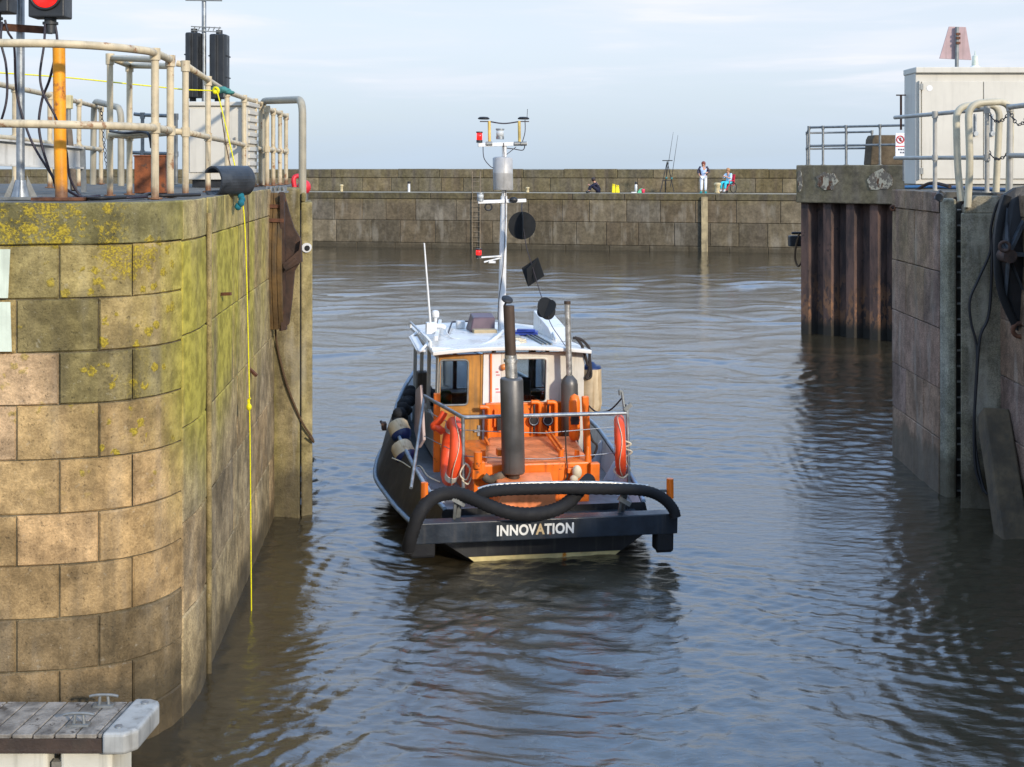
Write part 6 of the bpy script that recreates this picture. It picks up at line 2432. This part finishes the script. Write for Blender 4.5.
    # ------------------------------------------------ things carried by the boat
    def ring_buoy(label, c, axis, ro, rt, bands, group='orange lifebuoys on the stern rail'):
        c, ax = W(c), (BM.to_3x3() @ Vector(axis)).normalized()
        t = thing('lifebuoy', label, 'lifebuoy', c, group)
        m = MB()
        m.torus(c, ax, ro, rt, 36, 14)
        m.build('ring', M['buoy_orange'], t)
        s1 = ax.orthogonal().normalized()
        s2 = ax.cross(s1)
        for a in bands:
            d = s1 * math.cos(a) + s2 * math.sin(a)
            tg = ax.cross(d)
            m = MB()
            m.tube([c + (d * math.cos(x) + tg * math.sin(x)) * ro for x in (-.14, 0, .14)], rt * 1.05, 14)
            m.build('reflective_band', M['reflect'], t)
        m = MB()
        m.tube([c + (s1 * math.cos(x) + s2 * math.sin(x)) * (ro + rt * 1.12) + ax * 0.02 * math.sin(4 * x) for x in np.linspace(0, 2 * PI, 40)[:-1]], .005, 6, closed=True)
        m.build('grab_line', M['rope_pale'], t)
    c = BP(451.5, 451, 0.98)
    ring_buoy('large orange lifebuoy on the port side of the stern rail', c, (-1.0, 0.03, 0.10), .34, .078, (0.0, 3.1))
    c = BP(620, 446, 0.72)
    ring_buoy('red-orange lifebuoy seen edge-on hanging at the starboard corner of the stern rail', c, (1, -0.27, .05), .32, .062, (5.2,))
    m = MB()
    m.tube([WP(444.5, 412, 1.2), WP(440, 420, 1.2), WP(433.5, 426, 1.25), WP(438, 428, 1.2), WP(443, 432, 1.2)], .045, 10, sm=5)
    tag(m.build('rescue_light', M['buoy_orange'], origin=WP(440, 424, 1.2)), 'small orange float tied to the rail above the port lifebuoy', 'float')

    G = 'cream fenders on the workboat'

    def fender(label, a, c_, r, y0, y1, end=.34):
        a, c_ = WP(a[0], a[1], y0), WP(c_[0], c_[1], y1)
        d = c_ - a
        L = d.length
        t = thing('boat_fender', label, 'fender', a, G)
        m = MB()
        m.lathe([(0.0, 0), (r * .5, .01), (r * .85, L * .10), (r, L * .22), (r, L * (1 - end))], a, d, 20)
        m.build('fender_body', M['fender_cream'], t)
        m = MB()
        m.lathe([(r, L * (1 - end)), (r * .92, L * (1 - end * .55)), (r * .6, L * .93), (r * .3, L), (0.0, L * 1.01)], a, d, 20)
        m.build('blue_end', M['navy'], t)
    fender('upper cream fender with blue end lying on the port side deck', (396, 421), (404, 441), .14, 2.8, 2.6, .36)
    fender('lower cream fender with blue end lying on the port side deck', (399, 442), (409, 463), .14, 2.25, 2.05, .36)
    fender('tall stained cream fender with a blue top hanging by the starboard cabin side', (591.5, 415), (590.5, 362), .145, 2.45, 2.45, .12)
    m = MB()
    m.tube([WP(573, 338, 2.3), WP(580, 339, 2.3), WP(587, 345, 2.3), WP(589.5, 352, 2.3), WP(589, 370, 2.3), WP(586, 378, 2.3), WP(591, 376, 2.3), WP(590, 360, 2.3)], .02, 7, sm=6)
    m.tube([WP(575, 337, 2.3), WP(581, 344, 2.3), WP(584, 352, 2.3), WP(588, 366, 2.3)], .02, 7, sm=6)
    tag(m.build('mooring_rope', M['cable_rope'], origin=WP(575, 338, 2.3)), 'dark rope bundle hanging from the starboard edge of the cabin roof', 'rope')
    m = MB()
    for k in range(22):
        u = rnd.random()
        c = WP(398 + 14 * u + rnd.uniform(-2, 2), 418 - 26 * u + rnd.uniform(-4, 6), 3.0 + 1.4 * u)
        m.ball(c, rnd.uniform(.07, .12), (1, 1.3, .8), n=8)
    tag(m.build('net_heap', paint('black_net', (.012, .014, .018, 1), .9, var=.5, vs=40, bump=1.0, bs=60), origin=WP(405, 410, 3.6)), 'heap of black netting inside the port bulwark of the workboat', 'netting')

    # hoses draped over the stern
    def hose(label, pts, r):
        m = MB()
        m.tube([WP(*p) for p in pts], r, 14, sm=9, rib=0.90)
        o = m.build('suction_hose', M['hose'], origin=WP(*pts[0]))
        tag(o, label, 'hose', 'black hoses across the stern')
    hose('long black hose looped over the stern beam, its left end down at the water',
         [(408, 549, -.42), (411, 537, -.5), (418, 517, -.52), (428, 502, -.46), (441, 494.5, -.40), (457, 493.5, -.38), (474, 499, -.46), (492, 507, -.55), (512, 513, -.58), (535, 514, -.58), (556, 509.5, -.54), (571, 500, -.42), (582, 487, -.25), (590, 479, -.12)], .079)
    hose('black hose lying level across the stern, hooked down at its right end',
         [(478, 497, -.44), (486, 492.5, -.47), (505, 490, -.49), (535, 489, -.49), (565, 488.5, -.49), (600, 489, -.50), (630, 489.5, -.50), (650, 492, -.50), (664, 499, -.50), (673, 509, -.51), (675.5, 517, -.52)], .066)
    m = MB()
    m.tube([WP(478, 489, -.42), WP(500, 484.5, -.45), WP(560, 482.5, -.46), WP(610, 483, -.46), WP(648, 486, -.46)], .018, 8, sm=6)
    tag(m.build('pale_pipe', M['silver'], origin=WP(500, 484, 0)), 'pale thin pipe lying on top of the level black hose at the stern', 'pipe')
    # ropes hung about the rail
    def rope(label, pts, r=.011, mat='rope_pale'):
        o = MB().tube([WP(*p) for p in pts], r, 6, sm=7).build('rope', M[mat], origin=WP(*pts[0]))
        tag(o, label, 'rope', 'ropes on the stern rail')
    rope('pale rope wound round the starboard rail corner', [(622, 440, .52), (631, 444, .5), (624, 448, .52), (632, 452, .5), (625, 458, .52), (630, 470, .5), (622, 466, .55), (614, 470, .6), (622, 478, .5), (628, 474, .5)], .013)
    rope('pale rope coil beside the port lifebuoy', [(464, 462, .62), (470, 470, .6), (466, 480, .6), (460, 474, .6), (466, 464, .6), (472, 474, .6), (468, 484, .6), (462, 480, .6)], .011)
    rope('thin rope slung between the starboard uprights', [(588, 405, 1.3), (597, 412, 1.1), (610, 410, .8), (622, 398, .6)], .010, 'cable_rope')
    rope('dark chain-like rope hanging before the starboard bulwark', [(588, 428, 1.3), (592, 440, 1.3), (597, 446, 1.3), (594, 455, 1.3), (590, 458, 1.3), (588, 450, 1.3)], .016, 'cable_rope')
    rope('dark vertical line with a hook hanging in front of the engine casing', [(565.5, 430, .5), (566, 450, .5), (567.5, 475, .45), (565, 481, .45), (570, 483, .45)], .008, 'cable_rope')
    # bowline of light line on port bulwark
    rope('thin pale line draped over the port gunwale beside the fenders', [(392, 458, 1.9), (402, 462, 1.8), (412, 468, 1.5), (420, 466, 1.4), (428, 476, 1.1), (440, 482, 1.0)], .008)

    # day shapes
    G = 'black day shapes on the halyard'
    def shape(name, label, c, rings_):
        t = thing(name, label, 'day shape', c, G)
        for pl in rings_:
            m = MB()
            nrm = (pl[1] - pl[0]).cross(pl[2] - pl[0]).normalized()
            m.prism([c + p - nrm * .004 for p in pl], nrm * .008)
            m.build('panel', M['shape_black'], t)

    def disc(r, ax, up, n=28):
        a, u = Vector(ax).normalized(), Vector(up).normalized()
        u = (u - a * u.dot(a)).normalized()
        s_ = a.cross(u)
        return [u * r * math.cos(2 * PI * i / n) + s_ * r * math.sin(2 * PI * i / n) for i in range(n)]

    def rhomb(h, w_, ax, up):
        a, u = Vector(ax).normalized(), Vector(up).normalized()
        u = (u - a * u.dot(a)).normalized()
        s_ = a.cross(u)
        return [u * h, s_ * w_, u * -h, s_ * -w_]
    c1 = WP(522, 225.5, 3.3)
    r = 14.0 * c1.y / FPX
    shape('ball_shape', 'round black day shape at the top of the halyard beside the mast', c1, [disc(r, (.12, -1, .05), (0.06, 0, 1)), disc(r * .98, (1, .10, .0), (0.06, 0, 1))])
    c2 = WP(533, 272, 3.1)
    h = 15.5 * c2.y / FPX
    shape('diamond_shape', 'black diamond day shape in the middle of the halyard', c2, [rhomb(h, h * .8, (-.25, -1, .15), (.35, .1, 1)), rhomb(h * .98, h * .7, (.8, -.75, -.2), (.4, .1, 1))])
    c3 = WP(546.5, 308.5, 2.8)
    r = 11.5 * c3.y / FPX
    shape('ball_shape', 'round black day shape at the foot of the halyard above the cabin roof', c3, [disc(r, (.62, -.72, .30), (-.3, 0, 1)), disc(r * .95, (-.5, -.55, .65), (-.2, .4, 1))])
    o = MB().tube([WP(522, 203, 3.7), WP(522, 215, 3.4), WP(526, 245, 3.2), WP(531, 262, 3.1), WP(540, 292, 2.95), WP(550, 322, 2.7), WP(560, 338, 2.5), WP(566, 347, 2.3)], .006, 6, sm=5).build('halyard', M['cable'], origin=WP(522, 203, 3.7))
    tag(o, 'thin slanting line carrying the three black day shapes down to the cabin roof', 'line')
    return b


def thing_local(name, parent):
    return None


M['cable_rope'] = paint('dark_rope', S(52, 46, 44), .9, var=.3, vs=60, bump=.8, bs=120)
build_boat()
# ================================================================== people and gear on the breakwater
SKIN = paint('skin', S(202, 150, 124), .55, var=.06)
HAIR_R = paint('auburn_hair', S(120, 56, 40), .6, var=.2)
HAIR_D = paint('dark_hair', S(46, 30, 26), .6, var=.2)
HAIR_B = paint('fair_hair', S(176, 130, 88), .6, var=.2)


def skinned(name, joints, bones, mat, parent, levels=2, root=0):
    """one continuous surface grown round a skeleton (joint -> (point, radius))"""
    off = Vector(parent['_o'])
    keys = list(joints)
    me = bpy.data.meshes.new(name)
    me.from_pydata([Vector(joints[k][0]) - off for k in keys], [(keys.index(a), keys.index(b)) for a, b in bones], [])
    o = bpy.data.objects.new(name, me)
    COL.objects.link(o)
    sk = o.modifiers.new('skin', 'SKIN')
    sk.use_smooth_shade = True
    for i, k in enumerate(keys):
        r = joints[k][1]
        me.skin_vertices[0].data[i].radius = (r, r) if not isinstance(r, tuple) else r
        me.skin_vertices[0].data[i].use_root = (i == root)
    ss = o.modifiers.new('sub', 'SUBSURF')
    ss.levels = ss.render_levels = levels
    bpy.context.view_layer.update()
    nm = bpy.data.meshes.new_from_object(o.evaluated_get(bpy.context.evaluated_depsgraph_get()))
    o.modifiers.clear()
    o.data = nm
    nm.name = name
    nm.materials.clear()
    nm.materials.append(mat)
    nm.polygons.foreach_set('use_smooth', [True] * len(nm.polygons))
    bpy.data.meshes.remove(me)
    o.parent = parent
    o['_o'] = list(off)
    return o


def human(t, f, J, hair, top_mat, leg_mat, shoe_mat, hair_len=0.10, sleeves=True):
    """J: joint positions in figure space (x right of the viewer, y away, z up) -> world by f"""
    j = {k: f(v) for k, v in J.items()}
    up = (j['head'] - j['neck']).normalized()
    face = f(J['look']) - j['head']
    face.normalize()
    body = {'pelvis': (j['pelvis'], .115), 'waist': (j['waist'], .105), 'chest': (j['chest'], .13), 'neck': (j['neck'], .055), 'jaw': (j['head'] - up * .05, .075), 'head': (j['head'] + up * .03, .095),
            'crown': (j['head'] + up * .10, .06), 'nose': (j['head'] - up * .005 + face * .105, .016)}
    bones = [('pelvis', 'waist'), ('waist', 'chest'), ('chest', 'neck'), ('neck', 'jaw'), ('jaw', 'head'), ('head', 'crown'), ('head', 'nose')]
    for s in 'lr':
        body.update({s + 'sh': (j[s + 'sh'], .062), s + 'el': (j[s + 'el'], .042), s + 'wr': (j[s + 'wr'], .03), s + 'hip': (j[s + 'hip'], .09), s + 'kn': (j[s + 'kn'], .06), s + 'an': (j[s + 'an'], .042)})
        hd = (j[s + 'wr'] - j[s + 'el']).normalized()
        body[s + 'palm'] = (j[s + 'wr'] + hd * .06, .034)
        side = hd.orthogonal().normalized()
        s2 = hd.cross(side)
        bones += [('chest', s + 'sh'), (s + 'sh', s + 'el'), (s + 'el', s + 'wr'), (s + 'wr', s + 'palm'), ('pelvis', s + 'hip'), (s + 'hip', s + 'kn'), (s + 'kn', s + 'an')]
        for q in range(4):
            b = s + 'f%d' % q
            body[b] = (j[s + 'wr'] + hd * (.15 - .008 * abs(q - 1)) + side * (.022 * (q - 1.5)) + s2 * .02, .010)
            bones.append((s + 'palm', b))
        body[s + 'th'] = (j[s + 'wr'] + hd * .08 + side * .05, .012)
        bones.append((s + 'palm', s + 'th'))
        body[s + 'toe'] = (j[s + 'toe'], .04)
        bones.append((s + 'an', s + 'toe'))
    skinned('body', body, bones, SKIN, t, 1)
    # clothes follow the body a little outside it
    tp = {k: (body[k][0], body[k][1] * (1.24 if k != 'neck' else 1.1)) for k in ('pelvis', 'waist', 'chest', 'lsh', 'rsh', 'lel', 'rel')}
    tb = [('pelvis', 'waist'), ('waist', 'chest'), ('chest', 'lsh'), ('lsh', 'lel'), ('chest', 'rsh'), ('rsh', 'rel')]
    if sleeves:
        for s in 'lr':
            tp[s + 'wr'] = (body[s + 'el'][0].lerp(body[s + 'wr'][0], .85), .042)
            tb.append((s + 'el', s + 'wr'))
    tp['col'] = (body['chest'][0].lerp(body['neck'][0], .7), .075)
    tb.append(('chest', 'col'))
    skinned('top', tp, tb, top_mat, t, 1, 1)
    lg = {'pelvis': (body['pelvis'][0], .135)}
    lb = []
    for s in 'lr':
        lg.update({s + 'hip': (body[s + 'hip'][0], .115), s + 'kn': (body[s + 'kn'][0], .085), s + 'an': (body[s + 'kn'][0].lerp(body[s + 'an'][0], .9), .075)})
        lb += [('pelvis', s + 'hip'), (s + 'hip', s + 'kn'), (s + 'kn', s + 'an')]
    skinned('trousers', lg, lb, leg_mat, t, 1)
    for s in 'lr':
        m = MB()
        a, c = body[s + 'an'][0], body[s + 'toe'][0]
        m.tube([a + Vector((0, 0, .03)), a + Vector((0, 0, -.02)), a.lerp(c, .5) + Vector((0, 0, -.01)), c], .055, 10, sm=4)
        m.build('shoe', shoe_mat, t)
    # hair: cap on the back and top of the head
    m = MB()
    h = body['head'][0]
    m.ball(h + up * .035 - face * .022, .118, (1, 1, 1.02), n=14)
    if hair_len > .12:
        m.ball(h - up * .05 - face * .06, .10, (1.05, .7, 1.3), n=12)
    m.build('hair', hair, t)
    return body


def figure_frame(px, turn=0.0, back=0.9, z=3.13):
    o = BW(px, z, back)
    rt = Matrix.Rotation(math.atan2(BW_D.y, BW_D.x) + turn, 3, 'Z')

    def f(v):
        return o + rt @ Vector(v)
    return o, f, rt


def people():
    # standing woman
    o, f, rt = figure_frame(703.5)
    t = thing('person', 'person standing on the breakwater in white trousers, pale blue top and dark jacket', 'person', o)
    J = dict(pelvis=(0, 0, .93), waist=(0, 0, 1.08), chest=(0, -.01, 1.28), neck=(0, 0, 1.44), head=(0, -.02, 1.56), look=(-.02, -1, 1.54),
             lsh=(-.17, 0, 1.38), lel=(-.30, .04, 1.16), lwr=(-.22, -.10, 1.02), rsh=(.17, 0, 1.38), rel=(.32, .04, 1.17), rwr=(.20, -.12, 1.12),
             lhip=(-.10, 0, .86), lkn=(-.11, -.02, .48), lan=(-.12, .02, .09), ltoe=(-.14, -.14, .035), rhip=(.10, 0, .86), rkn=(.11, -.02, .48), ran=(.11, .02, .09), rtoe=(.14, -.14, .035))
    white = paint('white_trousers', S(226, 230, 238), .8, var=.05)
    body = human(t, f, J, HAIR_R, paint('pale_blue_top', S(182, 204, 234), .8, var=.12, vs=12), white, paint('teal_shoes', S(30, 150, 156), .6), .2)
    jm = paint('dark_grey_jacket', S(66, 62, 76), .8, var=.3, vs=14)
    for s, sx in (('l', -1), ('r', 1)):
        skinned('jacket_sleeve', {'a': (f((sx * .11, .05, 1.40)), .085), 'b': (f(Vector(J[s + 'sh']) + Vector((sx * .02, .0, .0))), .092), 'c': (f(J[s + 'el']), .075), 'd': (f(Vector(J[s + 'el']).lerp(Vector(J[s + 'wr']), .8)), .055), 'e': (f((sx * .14, .06, 1.15)), .08), 'g': (f((sx * .15, .05, .96)), .08)},
                [('a', 'b'), ('b', 'c'), ('c', 'd'), ('a', 'e'), ('e', 'g')], jm, t, 1)
    # seated woman in a red and black wheelchair
    o, f, rt = figure_frame(727.5, -.55)
    t = thing('person', 'person in light blue top and turquoise trousers sitting in a wheelchair on the breakwater', 'person', o)
    J = dict(pelvis=(0, .12, .56), waist=(0, .13, .72), chest=(0, .09, .92), neck=(0, .07, 1.08), head=(0, .04, 1.20), look=(-.1, -1, 1.12),
             lsh=(-.18, .08, 1.02), lel=(-.26, -.08, .80), lwr=(-.07, -.26, .90), rsh=(.18, .08, 1.02), rel=(.26, -.08, .80), rwr=(.07, -.26, .90),
             lhip=(-.11, .08, .56), lkn=(-.13, -.36, .58), lan=(-.12, -.42, .18), ltoe=(-.13, -.56, .12), rhip=(.11, .08, .56), rkn=(.13, -.36, .58), ran=(.12, -.42, .18), rtoe=(.13, -.56, .12))
    human(t, f, J, HAIR_B, paint('light_blue_top', S(176, 214, 238), .8, var=.1), paint('turquoise_trousers', S(56, 190, 208), .8, var=.1), paint('white_shoes', S(206, 206, 206), .6), .1, sleeves=False)
    wc = thing('wheelchair', 'black wheelchair with red seat and back carrying the person in turquoise trousers', 'wheelchair', o)
    redc = paint('red_seat_cloth', S(206, 40, 64), .7, var=.1)
    m = MB()
    m.hexa([f(p) for p in ((-.22, -.24, .42), (.22, -.24, .42), (.22, .26, .42), (-.22, .26, .42), (-.22, -.24, .46), (.22, -.24, .46), (.22, .26, .46), (-.22, .26, .46))])
    m.build('seat', redc, wc)
    m = MB()
    m.hexa([f(p) for p in ((-.24, .25, .46), (.24, .25, .46), (.24, .30, .46), (-.24, .30, .46), (-.26, .31, 1.02), (.26, .31, 1.02), (.26, .36, 1.02), (-.26, .36, 1.02))])
    m.build('backrest', redc, wc)
    for sx in (-1, 1):
        m = MB()
        m.torus(f((sx * .29, .14, .30)), rt @ Vector((1, 0, 0)), .28, .024, 26, 8)
        w_ = m.build('wheel', M['black'], wc)
        m = MB()
        for k in range(8):
            a = PI * k / 8
            m.bar(f((sx * .29, .14 + .27 * math.cos(a), .30 + .27 * math.sin(a))), f((sx * .29, .14 - .27 * math.cos(a), .30 - .27 * math.sin(a))), .006, .006)
        m.build('spokes', M['galv'], w_)
        m = MB()
        m.torus(f((sx * .22, -.36, .09)), rt @ Vector((1, 0, 0)), .07, .02, 16, 6)
        m.build('caster', M['black'], wc)
        m = MB()
        m.tube([f((sx * .25, .32, 1.0)), f((sx * .25, .27, .45)), f((sx * .24, -.28, .43)), f((sx * .22, -.36, .15))], .016, 6)
        m.tube([f((sx * .26, .27, .68)), f((sx * .26, -.16, .68)), f((sx * .25, -.2, .44))], .02, 6)
        m.tube([f((sx * .24, -.28, .42)), f((sx * .16, -.46, .12)), f((sx * .03, -.52, .10))], .014, 6)
        m.build('frame', redc if sx > 0 else M['black'], wc)
    # crouched angler
    o, f, rt = figure_frame(597, -PI / 2 * .78, .55)
    t = thing('person', 'person in dark navy clothes sitting hunched on the edge of the breakwater', 'person', o)
    J = dict(pelvis=(0, .12, .14), waist=(0, .06, .28), chest=(0, -.05, .45), neck=(0, -.13, .58), head=(0, -.19, .68), look=(0, -1, .52),
             lsh=(-.18, -.07, .52), lel=(-.22, -.30, .36), lwr=(-.08, -.42, .42), rsh=(.18, -.07, .52), rel=(.22, -.30, .36), rwr=(.08, -.42, .42),
             lhip=(-.10, .06, .14), lkn=(-.15, -.34, .42), lan=(-.13, -.46, .09), ltoe=(-.14, -.60, .04), rhip=(.10, .06, .14), rkn=(.15, -.34, .42), ran=(.13, -.46, .09), rtoe=(.14, -.60, .04))
    navy = paint('navy_clothes', S(28, 30, 52), .85, var=.2)
    human(t, f, J, HAIR_D, navy, navy, M['black'], .1)

    def bagpt(px, back=.8):
        return BW(px, 3.13, back)
    yb = paint('bright_yellow_bag', S(236, 218, 6), .6, var=.1)
    for (px, h, lab) in ((613.8, .50, 'yellow carrier bag on the breakwater, the taller one on the left'), (617.6, .44, 'yellow carrier bag on the breakwater, the shorter one on the right')):
        c = bagpt(px)
        m = MB()
        m.hexa([c + Vector(p) for p in ((-.11, -.08, 0), (.11, -.08, 0), (.11, .08, 0), (-.11, .08, 0), (-.09, -.04, h * .72), (.08, -.03, h * .72), (.08, .04, h * .72), (-.09, .04, h * .72))])
        o = MB
        t = thing('carrier_bag', lab, 'bag', c, 'yellow carrier bags')
        m.build('bag', yb, t, bevel=.03)
        m = MB()
        m.tube([c + Vector((-.06, 0, h * .7)), c + Vector((-.05, 0, h)), c + Vector((.0, 0, h * .72))], .018, 6, sm=5)
        m.tube([c + Vector((0.0, 0, h * .7)), c + Vector((.05, 0, h * .95)), c + Vector((.06, 0, h * .7))], .018, 6, sm=5)
        m.build('handle', yb, t)
    c = bagpt(636)
    t = thing('flask', 'tall white flask with a dark cap standing on the breakwater', 'flask', c)
    m = MB()
    m.lathe([(0, 0), (.075, 0), (.075, .42), (.06, .47)], c, n=14)
    m.build('body', M['white'], t)
    m = MB()
    m.lathe([(.06, .47), (.065, .5), (.06, .6), (0, .61)], c, n=14)
    m.build('cap', M['black'], t)
    c = bagpt(640, .7)
    m = MB()
    m.hexa([c + Vector(p) for p in ((-.16, -.09, 0), (.12, -.09, 0), (.12, .09, 0), (-.16, .09, 0), (-.02, -.05, .22), (.14, -.05, .26), (.14, .05, .26), (-.02, .05, .22))])
    tag(m.build('tackle_bag', paint('green_white_bag', S(90, 190, 140), .6, var=.3, vs=8), origin=c, bevel=.02), 'slumped pale green bag beside the white flask on the breakwater', 'bag')
    c = bagpt(634, .5)
    m = MB()
    m.box(c + Vector((0, 0, .03)), (.3, .2, .05))
    tag(m.build('tray', M['white'], origin=c, bevel=.01), 'flat white tray at the foot of the flask on the breakwater', 'tray')
    c = bagpt(643, .7)
    m = MB()
    m.lathe([(0, 0), (.09, 0), (.11, .2), (.10, .22), (0, .22)], c, n=14)
    tag(m.build('bucket', paint('pink_bucket', S(226, 70, 100), .5), origin=c), 'small pink bucket on the breakwater', 'bucket')
    # stone bollards and posts
    cm = paint('cream_bollard', S(196, 180, 140), .8, var=.2, vs=8)
    for (px, lab, h, r) in ((717.5, 'squat cream bollard between the standing person and the wheelchair', .58, .17), (341.5, 'small tan bollard on the breakwater near the left pier', .42, .10), (447, 'pale bollard on the breakwater left of the workboat mast', 0.30, .10)):
        c = bagpt(px, .6)
        if px == 447:
            c = BW(527.5, 3.13, .6)
            lab = 'pale bollard on the breakwater right of the workboat mast'
        m = MB()
        m.lathe([(0, 0), (r, 0), (r * .85, h * .2), (r * .8, h * .7), (r * 1.15, h * .78), (r * 1.1, h * .95), (r * .6, h), (0, h)], c, n=16)
        tag(m.build('bollard', cm, origin=c), lab, 'bollard', 'bollards on the breakwater')
    c = bagpt(409, .6)
    t = thing('marker_post', 'thin white post with a dark top on the breakwater', 'post', c)
    m = MB()
    m.cyl(c, c + Vector((0, 0, .48)), .07, n=10)
    m.build('shaft', M['white'], t)
    m = MB()
    m.cyl(c + Vector((0, 0, .48)), c + Vector((0, 0, .6)), .09, n=10)
    m.build('top_cap', M['black'], t)
    # rods on a tripod
    c = bagpt(666.5, 1.4)
    c.z = 3.12
    t = thing('rod_tripod', 'fishing rod tripod standing against the breakwater parapet', 'tripod', c)
    m = MB()
    apex = c + Vector((.04, 0, 1.75))
    for (dx, dy) in ((-.38, -.3), (.40, -.2), (.0, .5)):
        m.cyl(c + Vector((dx, dy, .02)), apex, .022, n=6)
    m.bar(apex + Vector((-.28, -.1, .04)), apex + Vector((.28, -.1, .04)), .05, .05)
    m.bar(c + Vector((-.25, -.2, .7)), c + Vector((.3, -.2, .7)), .04, .04)
    m.build('tripod_legs', M['black'], t)
    for (a, b, lab) in (((-.12, -.25, .35), (.36, -.1, 3.35), 'slender fishing rod resting on the tripod, the left one'), ((.18, -.25, .35), (.62, -.1, 3.2), 'slender fishing rod resting on the tripod, the right one')):
        rt_ = thing('fishing_rod', lab, 'fishing rod', c + Vector(a), 'fishing rods')
        m = MB()
        m.cyl(c + Vector(a), c + Vector(b), .020, .008, n=6)
        m.build('blank', M['black'], rt_)
        m = MB()
        q = c + Vector(a).lerp(Vector(b), .16)
        m.cyl(q + Vector((-.04, -.06, 0)), q + Vector((.05, -.06, 0)), .06, n=10)
        m.build('reel', paint('rod_reel', S(60, 120, 120), .4), rt_)
    # ladder and downpipe on the breakwater face
    def on_face(px, z, out=.1):
        return BW(px, z, -out)
    t = thing('ladder', 'long rusty ladder fixed to the breakwater face left of the workboat mast', 'ladder', on_face(476, 0))
    lm = paint('rusty_ladder', S(126, 112, 92), .8, var=.3, rust=.3)
    for px in (472.3, 480.2):
        m = MB()
        m.cyl(on_face(px, -.2), on_face(px, 4.3), .026, n=6)
        m.build('stile', lm, t)
    for k in range(15):
        m = MB()
        m.cyl(on_face(472.3, .1 + .28 * k), on_face(480.2, .1 + .28 * k), .014, n=6)
        m.build('rung', lm, t)
    m = MB()
    a, b_ = on_face(704.5, -.2), on_face(704.5, 2.95)
    m.bar(a, b_, .34, .10, (0, -1, 0))
    o = m.build('timber_strip', paint('pale_stained_strip', S(158, 144, 112), .85, var=.4, vs=2, streak=.6), origin=a)
    tag(o, 'pale vertical strip on the breakwater face below the standing person', 'timber strip')


people()
for o in list(scene.objects):
    for k in ('_o', '_loc'):
        if k in o:
            del o[k]
